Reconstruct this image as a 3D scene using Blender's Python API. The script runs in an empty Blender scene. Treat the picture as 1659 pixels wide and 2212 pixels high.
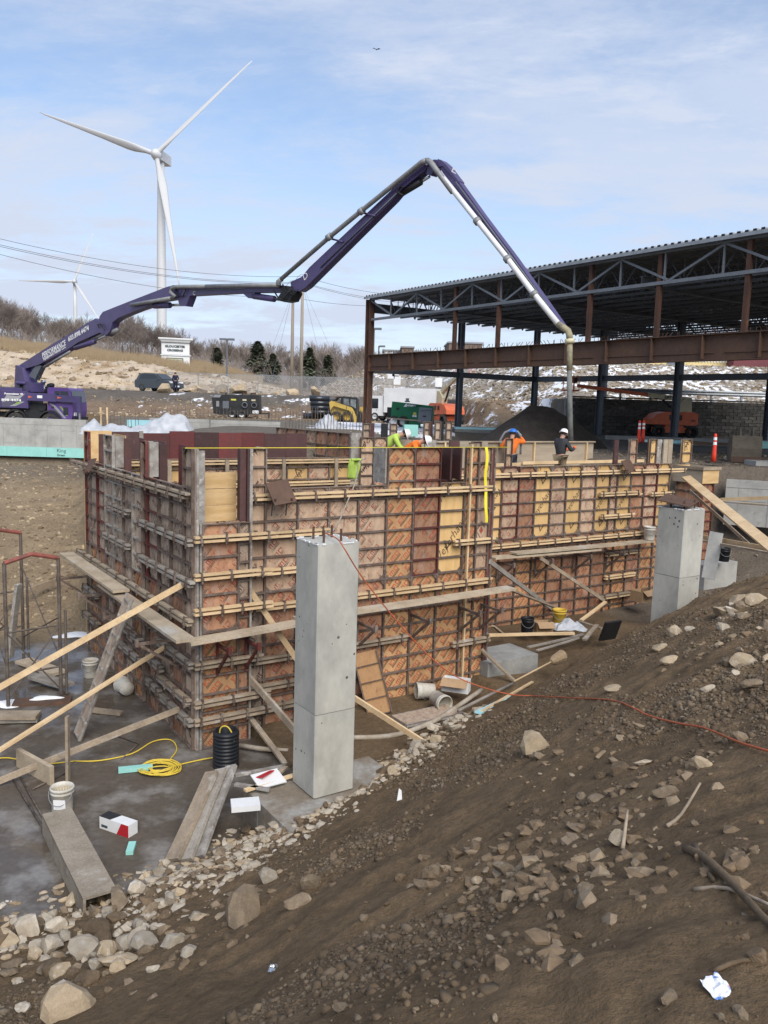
import bpy, bmesh, math, random
import numpy as np
from mathutils import Vector, Matrix, Euler
random.seed(7); rng = np.random.default_rng(7)
S = bpy.context.scene
COL = S.collection
rad = math.radians
# ---------------------------------------------------------------- camera
EYE = Vector((0, 0, 5.64)); FPX = 1780.0; PITCH = math.atan(231 / FPX); ROLL = 0.030
cam = bpy.data.cameras.new('camera'); camo = bpy.data.objects.new('camera', cam); COL.objects.link(camo)
cam.sensor_fit = 'HORIZONTAL'; cam.sensor_width = 36; cam.lens = 36 * FPX / 1659; cam.clip_start = 0.05; cam.clip_end = 6000
CM = Matrix.Rotation(math.pi / 2 - PITCH, 3, 'X') @ Matrix.Rotation(ROLL, 3, 'Z')
camo.matrix_world = Matrix.Translation(EYE) @ CM.to_4x4()
S.camera = camo
S.render.resolution_x = 768; S.render.resolution_y = 1024
# ---------------------------------------------------------------- sky, sun, exposure
SUN_EL, SUN_AZ = rad(42), rad(160)          # azimuth clockwise from +Y: the sun stands behind the camera, to the right
w = bpy.data.worlds.new('World'); S.world = w; w.use_nodes = True
wn, wl = w.node_tree.nodes, w.node_tree.links
wn.clear()
def WN(t, **k):
    n = wn.new(t)
    for a, b in k.items(): setattr(n, a, b)
    return n
out = WN('ShaderNodeOutputWorld'); bg = WN('ShaderNodeBackground'); sky = WN('ShaderNodeTexSky')
sky.sky_type = 'NISHITA'; sky.sun_disc = False; sky.sun_elevation = SUN_EL; sky.sun_rotation = SUN_AZ
sky.air_density = 1.0; sky.dust_density = 0.6; sky.ozone_density = 2.6; sky.altitude = 20
bg.inputs['Strength'].default_value = 0.098
tc = WN('ShaderNodeTexCoord'); sp = WN('ShaderNodeSeparateXYZ'); wl.new(tc.outputs['Generated'], sp.inputs[0])
def MATH(op, a, b=None, clamp=False):
    n = WN('ShaderNodeMath', operation=op, use_clamp=clamp)
    for i, v in enumerate((a, b)):
        if v is None: continue
        if isinstance(v, (int, float)): n.inputs[i].default_value = v
        else: wl.new(v, n.inputs[i])
    return n.outputs[0]
zz = MATH('ADD', MATH('MAXIMUM', sp.outputs[2], 0.0), 0.16)
cx = MATH('DIVIDE', sp.outputs[0], zz); cy = MATH('DIVIDE', sp.outputs[1], zz)
cb = WN('ShaderNodeCombineXYZ'); wl.new(cx, cb.inputs[0]); wl.new(cy, cb.inputs[1])
def cloud(scale, rot, sx, sy, detail, rough, lo, hi, off):
    mp = WN('ShaderNodeMapping'); wl.new(cb.outputs[0], mp.inputs[0])
    mp.inputs['Rotation'].default_value = (0, 0, rot); mp.inputs['Scale'].default_value = (sx, sy, 1); mp.inputs['Location'].default_value = off
    nz = WN('ShaderNodeTexNoise'); wl.new(mp.outputs[0], nz.inputs['Vector'])
    nz.inputs['Scale'].default_value = scale; nz.inputs['Detail'].default_value = detail; nz.inputs['Roughness'].default_value = rough; nz.inputs['Distortion'].default_value = 0.35
    mr = WN('ShaderNodeMapRange', interpolation_type='SMOOTHSTEP'); wl.new(nz.outputs[0], mr.inputs[0])
    mr.inputs[1].default_value = lo; mr.inputs[2].default_value = hi
    return mr.outputs[0]
c1 = cloud(0.7, 0.5, 1.0, 1.7, 8, 0.66, 0.40, 0.62, (3.1, 1.2, 0))
c2 = cloud(2.3, 0.35, 1.0, 2.2, 8, 0.68, 0.46, 0.74, (0.4, 7.7, 0))
cm = MATH('ADD', MATH('MULTIPLY', c1, 0.75), MATH('MULTIPLY', c2, 0.45), True)
hz = WN('ShaderNodeMapRange'); wl.new(sp.outputs[2], hz.inputs[0]); hz.inputs[1].default_value = 0.30; hz.inputs[2].default_value = 0.0; hz.inputs[3].default_value = 0.0; hz.inputs[4].default_value = 0.60
cm = MATH('ADD', MATH('ADD', MATH('MULTIPLY', cm, 0.78), 0.22), hz.outputs[0], True)
mx = WN('ShaderNodeMix', data_type='RGBA'); wl.new(cm, mx.inputs[0]); wl.new(sky.outputs[0], mx.inputs[6])
mx.inputs[7].default_value = (3.5, 3.9, 4.75, 1)
wl.new(mx.outputs[2], bg.inputs[0]); wl.new(bg.outputs[0], out.inputs[0])
sun = bpy.data.lights.new('sun', 'SUN'); suno = bpy.data.objects.new('sun', sun); COL.objects.link(suno)
sun.energy = 2.1; sun.angle = rad(45); sun.color = (1.0, 0.94, 0.86)
sdir = Vector((math.sin(SUN_AZ) * math.cos(SUN_EL), math.cos(SUN_AZ) * math.cos(SUN_EL), math.sin(SUN_EL)))
suno.rotation_euler = sdir.to_track_quat('Z', 'Y').to_euler(); suno.location = (30, -40, 60)
S.view_settings.view_transform = 'Standard'; S.view_settings.look = 'None'; S.view_settings.gamma = 1
S.view_settings.exposure = 0.95; S.view_settings.use_curve_mapping = False
S.render.engine = 'CYCLES'; S.cycles.max_bounces = 6; S.cycles.diffuse_bounces = 3; S.cycles.transparent_max_bounces = 12

# ---------------------------------------------------------------- survey helpers: a sight line met with a known plane
def ray(px, py): return CM @ Vector(((px - 829.5) / FPX, -(py - 1106.0) / FPX, -1))
def PD(px, py, d): r = ray(px, py); return EYE + r * (d / r.y)
def PZ(px, py, z): r = ray(px, py); return EYE + r * ((z - EYE.z) / r.z)
C0 = Vector((-2.95, 12.75, 0)); TH = rad(34)                 # corner of the formwork and the bearing of its front
UX = Vector((math.cos(TH), math.sin(TH), 0)); VX = Vector((-math.sin(TH), math.cos(TH), 0))
def FW(u, v, z=0): return C0 + UX * u + VX * v + Vector((0, 0, z))
def FI(p): q = p - C0; return Vector((q.dot(UX), q.dot(VX), p.z))
def PV(px, py, v): r = ray(px, py); return EYE + r * ((v - (EYE - C0).dot(VX)) / r.dot(VX))
def PU(px, py, u): r = ray(px, py); return EYE + r * ((u - (EYE - C0).dot(UX)) / r.dot(UX))
# ---------------------------------------------------------------- mesh builder
class MB:
    def __init__(s): s.v = []; s.f = []; s.m = []
    def add(s, vs, fs, mi=0):
        b = len(s.v); s.v += [tuple(p) for p in vs]; s.f += [tuple(b + i for i in f) for f in fs]; s.m += [mi] * len(fs); return s
    def box(s, c, d, R=None, mi=0, taper=None):
        hx, hy, hz = d[0] / 2, d[1] / 2, d[2] / 2; vs = []
        for sz in (-1, 1):
            t = 1 if (taper is None or sz < 0) else taper
            for sx, sy in ((-1, -1), (1, -1), (1, 1), (-1, 1)):
                p = Vector((sx * hx * t, sy * hy * t, sz * hz))
                if R is not None: p = R @ p
                vs.append(Vector(c) + p)
        return s.add(vs, [(3, 2, 1, 0), (4, 5, 6, 7), (0, 1, 5, 4), (1, 2, 6, 5), (2, 3, 7, 6), (3, 0, 4, 7)], mi)
    def frame(s, p0, p1, up=(0, 0, 1)):
        p0, p1 = Vector(p0), Vector(p1); d = (p1 - p0); L = d.length; d = d / L
        up = Vector(up); x = up.cross(d)
        if x.length < 1e-4: x = Vector((1, 0, 0)).cross(d)
        x.normalize(); y = d.cross(x)
        return p0, d, L, x, y
    def bar(s, p0, p1, w, h, up=(0, 0, 1), mi=0):
        p0, d, L, x, y = s.frame(p0, p1, up); R = Matrix((x, y, d)).transposed()
        return s.box(p0 + d * L / 2, (w, h, L), R, mi)
    def tube(s, pts, r, n=8, mi=0, cap=True):
        pts = [Vector(p) for p in pts]; vs = []; fs = []; px = None
        rr = r if isinstance(r, (list, tuple)) else [r] * len(pts)
        for i, p in enumerate(pts):
            d = (pts[min(i + 1, len(pts) - 1)] - pts[max(i - 1, 0)]).normalized()
            if px is None:
                px = Vector((0, 0, 1)).cross(d)
                if px.length < 1e-3: px = Vector((1, 0, 0)).cross(d)
            px = (px - d * px.dot(d)).normalized(); py = d.cross(px)
            vs += [p + (px * math.cos(2 * math.pi * k / n) + py * math.sin(2 * math.pi * k / n)) * rr[i] for k in range(n)]
        for i in range(len(pts) - 1):
            for k in range(n):
                a, b = i * n + k, i * n + (k + 1) % n; fs.append((a, b, b + n, a + n))
        if cap: fs.append(tuple(range(n))[::-1]); fs.append(tuple((len(pts) - 1) * n + k for k in range(n)))
        return s.add(vs, fs, mi)
    def lathe(s, prof, n=20, o=(0, 0, 0), R=None, mi=0, capb=True, capt=True):
        vs = []; fs = []; o = Vector(o)
        for r, z in prof:
            for k in range(n):
                p = Vector((r * math.cos(2 * math.pi * k / n), r * math.sin(2 * math.pi * k / n), z))
                vs.append(o + (R @ p if R is not None else p))
        for i in range(len(prof) - 1):
            for k in range(n):
                a, b = i * n + k, i * n + (k + 1) % n; fs.append((a, b, b + n, a + n))
        if capb: fs.append(tuple(range(n))[::-1])
        if capt: fs.append(tuple((len(prof) - 1) * n + k for k in range(n)))
        return s.add(vs, fs, mi)
    def prism(s, poly, p0, ax, ay, az, mi=0):
        """poly in the ax/ay plane from p0, thick along az (a vector with its length)."""
        p0, ax, ay, az = Vector(p0), Vector(ax), Vector(ay), Vector(az); n = len(poly)
        vs = [p0 + ax * a + ay * b for a, b in poly]; vs += [p + az for p in vs]
        fs = [tuple(range(n))[::-1], tuple(range(n, 2 * n))] + [(i, (i + 1) % n, (i + 1) % n + n, i + n) for i in range(n)]
        if ax.cross(ay).dot(az) < 0: fs = [f[::-1] for f in fs]
        return s.add(vs, fs, mi)
    def mesh(s, name, mats, smooth=False):
        me = bpy.data.meshes.new(name); me.from_pydata(s.v, [], s.f)
        if not isinstance(mats, (list, tuple)): mats = [mats]
        for m in mats: me.materials.append(m)
        if len(mats) > 1: me.polygons.foreach_set('material_index', s.m)
        if smooth: me.polygons.foreach_set('use_smooth', [True] * len(me.polygons))
        me.update(); return me
    def build(s, name, mats, parent=None, smooth=False, loc=None, rot=None):
        return OBJ(name, s.mesh(name, mats, smooth), parent, loc, rot)
def OBJ(name, me, parent=None, loc=None, rot=None, scale=None):
    o = bpy.data.objects.new(name, me); COL.objects.link(o)
    if parent is not None: o.parent = parent
    if loc is not None: o.location = loc
    if rot is not None: o.rotation_euler = rot
    if scale is not None: o.scale = scale
    return o
def tag(o, label, cat=None, group=None, kind=None):
    if label: o['label'] = label
    if cat:
        o['category'] = cat
        if not kind: o['kind'] = 'thing'
    if group: o['group'] = group
    if kind: o['kind'] = kind
    return o
def thing(name, label, cat, loc=(0, 0, 0), rz=0.0, group=None):
    o = bpy.data.objects.new(name, None); COL.objects.link(o); o.location = loc; o.rotation_euler = (0, 0, rz)
    o.empty_display_size = 0.2
    return tag(o, label, cat, group)
def struct(o): o['kind'] = 'structure'; return o
def dup(root, loc, rz=None, label=None, group=None, scale=None):
    def cp(o, par):
        c = o.copy(); COL.objects.link(c); c.parent = par
        for ch in o.children: cp(ch, c)
        return c
    r = cp(root, None); r.location = loc
    if rz is not None: r.rotation_euler = (0, 0, rz)
    if scale is not None: r.scale = (scale,) * 3 if isinstance(scale, (int, float)) else scale
    if label: r['label'] = label
    if group: r['group'] = group
    return r
def world_part(mb, name, mats, parent, smooth=False):
    """builds world-space geometry as a child of an unrotated, unscaled Empty"""
    o = mb.build(name, mats, parent, smooth); o.location = -parent.location; return o
# ---------------------------------------------------------------- materials
def MAT(name, col, c2=None, rough=0.85, scale=4.0, lo=0.35, hi=0.7, detail=5, stretch=(1, 1, 1), bump=0.0, bscale=None,
        metal=0.0, rnd=0.0, c3=None, s3=1.0, lo3=0.55, hi3=0.7, spec=0.3, coord='Object', alpha=None, fine=0.12):
    m = bpy.data.materials.new(name); m.use_nodes = True
    n, l = m.node_tree.nodes, m.node_tree.links
    b = n['Principled BSDF']; b.inputs['Roughness'].default_value = rough; b.inputs['Metallic'].default_value = metal
    b.inputs['Specular IOR Level'].default_value = spec
    tcn = n.new('ShaderNodeTexCoord'); mp = n.new('ShaderNodeMapping'); mp.inputs['Scale'].default_value = stretch
    if coord == 'World':
        g = n.new('ShaderNodeNewGeometry'); l.new(g.outputs['Position'], mp.inputs[0])
    else: l.new(tcn.outputs[coord], mp.inputs[0])
    oi = n.new('ShaderNodeObjectInfo')
    if coord == 'Object':
        ad = n.new('ShaderNodeVectorMath'); ad.operation = 'MULTIPLY_ADD'; l.new(oi.outputs['Random'], ad.inputs[0])
        ad.inputs[1].default_value = (37, 53, 71); l.new(mp.outputs[0], ad.inputs[2]); vec = ad.outputs[0]
    else: vec = mp.outputs[0]
    def noise(sc, det=detail):
        z = n.new('ShaderNodeTexNoise'); z.inputs['Scale'].default_value = sc; z.inputs['Detail'].default_value = det
        z.inputs['Roughness'].default_value = 0.6; l.new(vec, z.inputs['Vector']); return z.outputs[0]
    def rng_(x, a, bb):
        r = n.new('ShaderNodeMapRange'); r.interpolation_type = 'SMOOTHSTEP'; l.new(x, r.inputs[0]); r.inputs[1].default_value = a; r.inputs[2].default_value = bb; return r.outputs[0]
    def mix(f, a, bb, mode='MIX'):
        x = n.new('ShaderNodeMix'); x.data_type = 'RGBA'; x.blend_type = mode
        if isinstance(f, float): x.inputs[0].default_value = f
        else: l.new(f, x.inputs[0])
        for i, v in ((6, a), (7, bb)):
            if isinstance(v, tuple): x.inputs[i].default_value = (*v, 1)
            else: l.new(v, x.inputs[i])
        return x.outputs[2]
    n1 = noise(scale); cur = tuple(col)
    if c2: cur = mix(rng_(n1, lo, hi), tuple(col), tuple(c2))
    if c3: cur = mix(rng_(noise(s3), lo3, hi3), cur, tuple(c3))
    if fine:
        nf = noise(scale * 9, 3); fr = n.new('ShaderNodeMapRange'); l.new(nf, fr.inputs[0])
        fr.inputs[1].default_value = 0.25; fr.inputs[2].default_value = 0.75; fr.inputs[3].default_value = 1 - fine * 1.6; fr.inputs[4].default_value = 1 + fine
        hs = n.new('ShaderNodeVectorMath'); hs.operation = 'SCALE'
        if isinstance(cur, tuple): hs.inputs[0].default_value = cur
        else: l.new(cur, hs.inputs[0])
        l.new(fr.outputs[0], hs.inputs['Scale']); cur = hs.outputs[0]
    if rnd:
        r = n.new('ShaderNodeMapRange'); l.new(oi.outputs['Random'], r.inputs[0]); r.inputs[3].default_value = 1 - rnd; r.inputs[4].default_value = 1 + rnd
        hs = n.new('ShaderNodeVectorMath'); hs.operation = 'SCALE'
        if isinstance(cur, tuple): hs.inputs[0].default_value = cur
        else: l.new(cur, hs.inputs[0])
        l.new(r.outputs[0], hs.inputs['Scale']); cur = hs.outputs[0]
    if isinstance(cur, tuple): b.inputs['Base Color'].default_value = (*cur, 1)
    else: l.new(cur, b.inputs['Base Color'])
    if bump:
        bp = n.new('ShaderNodeBump'); bp.inputs['Strength'].default_value = bump; bp.inputs['Distance'].default_value = 0.02
        l.new(noise(bscale or scale * 4, 6), bp.inputs['Height']); l.new(bp.outputs[0], b.inputs['Normal'])
    if alpha is not None:
        l.new(rng_(noise(alpha[0]), alpha[1], alpha[2]), b.inputs['Alpha'])
    return m
K = {}
def lum(c, k): return tuple(x * k for x in c)
K['turbine'] = MAT('turbine_white', (.54, .55, .56), rough=.5, fine=0)
K['conc'] = MAT('concrete', (.40, .395, .37), (.30, .295, .275), 0.9, 1.6, bump=.12, c3=(.22, .215, .2), s3=5, lo3=.62, hi3=.8, fine=.06)
K['conc_dark'] = MAT('concrete_weathered', (.30, .30, .285), (.20, .2, .19), 0.9, 2.2, bump=.15, fine=.08, c3=(.38, .37, .34), s3=.9)
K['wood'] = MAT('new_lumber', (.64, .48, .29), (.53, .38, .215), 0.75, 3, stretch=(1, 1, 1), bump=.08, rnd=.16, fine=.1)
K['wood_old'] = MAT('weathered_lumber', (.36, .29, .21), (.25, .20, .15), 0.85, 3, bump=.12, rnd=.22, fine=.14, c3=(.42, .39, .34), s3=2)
K['wood_grey'] = MAT('grey_lumber', (.33, .30, .26), (.22, .195, .165), 0.9, 4, bump=.15, rnd=.15, fine=.15)
K['plank'] = MAT('scaffold_plank', (.47, .39, .285), (.34, .275, .195), 0.85, 2.5, bump=.1, rnd=.12, c3=(.46, .43, .38), s3=1.2, fine=.12)
K['frame'] = MAT('form_frame_steel', (.125, .088, .07), (.20, .16, .135), 0.8, 7, rnd=.2, c3=(.30, .28, .25), s3=9, lo3=.58, hi3=.72, metal=.1)
K['frame_red'] = MAT('form_frame_red', (.15, .035, .03), (.08, .045, .04), 0.7, 6, rnd=.2, c3=(.28, .25, .23), s3=8, lo3=.62, hi3=.75)
K['frame_grey'] = MAT('form_frame_concrete_caked', (.34, .32, .29), (.2, .175, .155), 0.9, 6, c3=(.48, .46, .43), s3=9, bump=.2, rnd=.1)
K['clamp'] = MAT('clamp_steel', (.10, .065, .05), (.2, .17, .145), 0.75, 12, rnd=.25)
K['ply_gold'] = MAT('plywood_gold', (.60, .40, .18), (.53, .345, .145), 0.75, 2, stretch=(6, 6, .7), rnd=.12, fine=.06, c3=(.30, .18, .09), s3=3, lo3=.66, hi3=.85)
K['ply_tan'] = MAT('plywood_print_tan', (.50, .30, .15), (.42, .24, .12), 0.8, 2.2, stretch=(3, 3, 1), rnd=.14, fine=.1, c3=(.20, .10, .07), s3=4, lo3=.62, hi3=.8)
K['ply_rust'] = MAT('plywood_worn_rust', (.41, .225, .13), (.30, .15, .09), 0.85, 3, stretch=(3, 3, .8), rnd=.2, fine=.16, c3=(.36, .255, .2), s3=3.4, lo3=.5, hi3=.68)
K['ply_pale'] = MAT('plywood_worn_pale', (.50, .365, .255), (.39, .26, .175), 0.85, 3, stretch=(3.4, 3.4, .9), rnd=.13, fine=.14, c3=(.2, .12, .10), s3=4, lo3=.58, hi3=.76)
K['ply_grey'] = MAT('plywood_worn_grey', (.45, .355, .27), (.32, .235, .175), 0.88, 3, stretch=(4, 4, .8), rnd=.16, fine=.16, c3=(.13, .085, .07), s3=3.5, lo3=.55, hi3=.74)
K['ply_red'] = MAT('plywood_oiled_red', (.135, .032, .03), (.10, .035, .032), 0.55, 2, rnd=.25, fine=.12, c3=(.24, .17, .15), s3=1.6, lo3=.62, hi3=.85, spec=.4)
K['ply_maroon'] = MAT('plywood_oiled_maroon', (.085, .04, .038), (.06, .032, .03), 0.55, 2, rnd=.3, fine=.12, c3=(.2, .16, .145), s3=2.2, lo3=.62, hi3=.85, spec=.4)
K['ply_new'] = MAT('plywood_fresh', (.60, .42, .22), (.50, .33, .15), 0.75, 2, stretch=(.6, 5, 5), fine=.08, rnd=.1)
K['ply_dull'] = MAT('plywood_dull', (.38, .32, .245), (.30, .25, .19), 0.85, 1.5, stretch=(.5, .5, 3), fine=.08, rnd=.1)
K['ink_red'] = MAT('print_red', (.44, .10, .05), rough=.8, alpha=(5, .20, .36), fine=.1)
K['ink_black'] = MAT('print_black', (.05, .035, .03), rough=.8, alpha=(5, .18, .34), fine=.1)
K['ink_red_worn'] = MAT('print_red_worn', (.36, .07, .045), rough=.8, alpha=(4, .45, .62), fine=.1)
K['ink_black_worn'] = MAT('print_black_worn', (.07, .05, .045), rough=.8, alpha=(4, .43, .62), fine=.1)
K['ink_brown'] = MAT('print_brown', (.11, .07, .045), rough=.8, alpha=(6, .25, .40), fine=.1)
K['rust'] = MAT('rusty_steel', (.105, .055, .038), (.07, .042, .034), 0.75, 1.2, c3=(.20, .095, .05), s3=2.6, bump=.08, stretch=(1, 1, .5), metal=.15)
K['rust_dark'] = MAT('dark_rusty_girder', (.10, .062, .046), (.13, .075, .05), 0.7, 0.9, c3=(.18, .09, .05), s3=1.7, lo3=.58, hi3=.8, metal=.2)
K['steel'] = MAT('primed_grey_steel', (.17, .19, .21), (.14, .155, .175), 0.6, 2, rnd=.1, metal=.15)
K['steel_dark'] = MAT('primed_dark_steel', (.125, .14, .16), (.14, .155, .175), 0.6, 2, rnd=.1, metal=.15)
K['deck'] = MAT('galvanised_deck', (.36, .385, .40), (.29, .31, .33), 0.5, 3, metal=.55)
K['white'] = MAT('white_paint', (.72, .73, .73), (.64, .65, .66), 0.5, 1, fine=.03)
K['black'] = MAT('black_paint', (.018, .019, .021), (.03, .031, .033), 0.5, 2, fine=.1)
K['rubber'] = MAT('tyre_rubber', (.03, .029, .028), (.06, .056, .05), 0.9, 8, bump=.2)
K['purple'] = MAT('purple_paint', (.072, .055, .155), (.06, .046, .125), 0.42, 1.5, spec=.5, fine=.04)
K['purple2'] = MAT('bright_purple_paint', (.12, .06, .27), (.10, .052, .22), 0.4, 1.5, spec=.5, fine=.04)
K['pipe'] = MAT('delivery_pipe_grey', (.30, .305, .31), (.22, .22, .22), 0.55, 3, fine=.08, metal=.3)
K['chrome'] = MAT('bright_steel', (.62, .63, .64), (.45, .46, .47), 0.25, 2, metal=.9, fine=.05)
K['glass'] = MAT('dark_glass', (.02, .025, .03), rough=.08, spec=.6, fine=0)
K['orange'] = MAT('orange_paint', (.70, .17, .075), (.58, .14, .065), 0.5, 2, fine=.06)
K['cream'] = MAT('cream_paint', (.58, .53, .35), (.48, .44, .3), 0.55, 2, fine=.06)
K['yellow'] = MAT('machine_yellow', (.52, .36, .085), (.42, .29, .075), 0.5, 2, fine=.08)
K['green'] = MAT('generator_green', (.018, .17, .075), (.015, .14, .06), 0.5, 2, fine=.04)
K['grey'] = MAT('grey_panel', (.24, .25, .265), (.21, .22, .235), 0.5, 2, fine=.04)
K['tarp'] = MAT('white_poly_sheet', (.50, .52, .55), (.38, .40, .43), 0.35, 2.5, bump=.5, bscale=5, fine=.04)
K['foam'] = MAT('foam_board_teal', (.30, .62, .56), (.27, .56, .51), 0.7, 2, fine=.04)
K['foam_blue'] = MAT('foam_board_blue', (.36, .66, .72), (.33, .6, .66), 0.7, 2, fine=.04)
K['letter'] = MAT('white_lettering', (.8, .8, .8), rough=.6, fine=0)
K['ink'] = MAT('dark_lettering', (.045, .07, .075), rough=.7, fine=0)
# ---------------------------------------------------------------- lettering as flat mesh
def text_mb(body, size, shear=0.0, outline=0.0, bold=0.0, align='LEFT', spacing=1.0):
    cu = bpy.data.curves.new('lettering', 'FONT'); cu.body = body; cu.size = size; cu.shear = shear; cu.align_x = align; cu.space_character = spacing
    cu.resolution_u = 2; cu.offset = bold
    if outline:
        cu.fill_mode = 'NONE'; cu.bevel_depth = outline; cu.bevel_resolution = 0
    o = bpy.data.objects.new('lettering', cu); COL.objects.link(o)
    dg = bpy.context.evaluated_depsgraph_get(); me = bpy.data.meshes.new_from_object(o.evaluated_get(dg))
    vs = [v.co.copy() for v in me.vertices]; fs = [tuple(p.vertices) for p in me.polygons]
    bpy.data.objects.remove(o); bpy.data.curves.remove(cu); bpy.data.meshes.remove(me)
    return vs, fs
def lettering(body, size, p, ax, ay, mat, parent, name='lettering', shear=0., bold=0., align='LEFT', width=None, spacing=1.0):
    """flat letters from p (parent space) along ax, upright ay"""
    vs, fs = text_mb(body, size, shear, 0, bold, align, spacing)
    ax, ay, p = Vector(ax).normalized(), Vector(ay).normalized(), Vector(p)
    k = 1.0
    if width and vs:
        xs = [v.x for v in vs]; k = width / (max(xs) - min(xs))
    mb = MB().add([p + ax * (v.x * k) + ay * v.y for v in vs], fs)
    return mb.build(name, mat, parent)
# ================================================================ terrain
def vnoise(x, y, seed=0):
    xi = np.floor(x).astype(np.int64); yi = np.floor(y).astype(np.int64); xf = x - xi; yf = y - yi
    def h(a, b):
        n = (a * 374761393 + b * 668265263 + seed * 1274126177) & 0xFFFFFFFF
        n = ((n ^ (n >> 13)) * 1274126177) & 0xFFFFFFFF
        return ((n ^ (n >> 16)) & 0xFFFF) / 65535.0
    u = xf * xf * (3 - 2 * xf); v = yf * yf * (3 - 2 * yf)
    return (h(xi, yi) * (1 - u) + h(xi + 1, yi) * u) * (1 - v) + (h(xi, yi + 1) * (1 - u) + h(xi + 1, yi + 1) * u) * v
def fbm(x, y, sc, oct_=4, seed=0, gain=.5):
    t = 0; a = 1; s = 0
    for i in range(oct_):
        t = t + a * (vnoise(x * sc + 11.3 * i, y * sc - 7.1 * i, seed + i) - .5); s += a; a *= gain; sc *= 2.03
    return t / s
def sst(a, b, x): t = np.clip((x - a) / (b - a), 0, 1); return t * t * (3 - 2 * t)
def lin(a, b, x): return np.clip((x - a) / (b - a), 0, 1)
edge = [(0, 2000, 0), (150, 1962, 0), (300, 1922, 0), (420, 1868, .03), (520, 1830, .15), (610, 1775, .42), (745, 1737, .48), (810, 1655, .3), (900, 1612, .32),
        (994, 1550, .42), (1040, 1530, .5), (1175, 1474, .85), (1235, 1432, 1.15), (1335, 1384, 1.6), (1395, 1352, 1.85), (1510, 1297, 2.35), (1560, 1276, 2.6), (1659, 1241, 3.0),
        (1000, 1700, 1.75), (1200, 1600, 2.35), (1400, 1600, 2.95), (1659, 1640, 3.5), (1659, 2212, 4.0), (829, 2212, 3.45), (400, 2212, 2.15), (0, 2212, .95),
        (200, 2090, .72), (600, 1950, 1.35), (1659, 1900, 3.85), (1659, 1450, 3.35), (1659, 1320, 3.2), (1500, 1400, 2.95), (1300, 1480, 2.15), (1100, 1560, 1.4), (829, 1900, 2.15), (1200, 1900, 3.1)]
cp = [tuple(PZ(a, b, z)) for a, b, z in edge]
cp += [(0, 0, 4.0), (1.5, .5, 4.05), (5, 0, 4.1), (-3, 0, 3.0), (-6, 1, 1.6), (-5, 4, 1.15), (-7, 6.5, .3), (-8, 9.5, -.8), (-4, 11.5, -1.0), (-1.5, 12.5, -.6), (.6, 14.6, -.4), (2.6, 16.2, -.4),
       (5.2, 18.0, .0), (7.6, 18.8, .5), (9.8, 19, 1.4), (12, 18, 3.0), (9.5, 12, 3.6), (9, 5, 4.1), (14, 10, 4.1), (0, -6, 4.1), (12, -5, 4.2), (-8, -4, 1.5), (7.2, 14.6, 2.9), (8.5, 16, 2.75)]
cp = np.array(cp)
def tps_fit(P):
    n = len(P); d = np.hypot(P[:, None, 0] - P[None, :, 0], P[:, None, 1] - P[None, :, 1])
    Kk = np.where(d > 0, d * d * np.log(d + 1e-9), 0) + np.eye(n) * .35
    Q = np.c_[np.ones(n), P[:, :2]]; A = np.block([[Kk, Q], [Q.T, np.zeros((3, 3))]])
    return np.linalg.solve(A, np.r_[P[:, 2], 0, 0, 0])
tw = tps_fit(cp)
def mound(x, y):
    r = tw[-3] + tw[-2] * x + tw[-1] * y
    for i in range(len(cp)):
        d = np.hypot(x - cp[i, 0], y - cp[i, 1]); r = r + tw[i] * d * d * np.log(d + 1e-9)
    return r
ct, st_ = math.cos(TH), math.sin(TH)
def uv(x, y): return (x - C0.x) * ct + (y - C0.y) * st_, -(x - C0.x) * st_ + (y - C0.y) * ct
def smax(a, b, k): h = np.clip(.5 + .5 * (a - b) / k, 0, 1); return b * (1 - h) + a * h + k * h * (1 - h)
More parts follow.
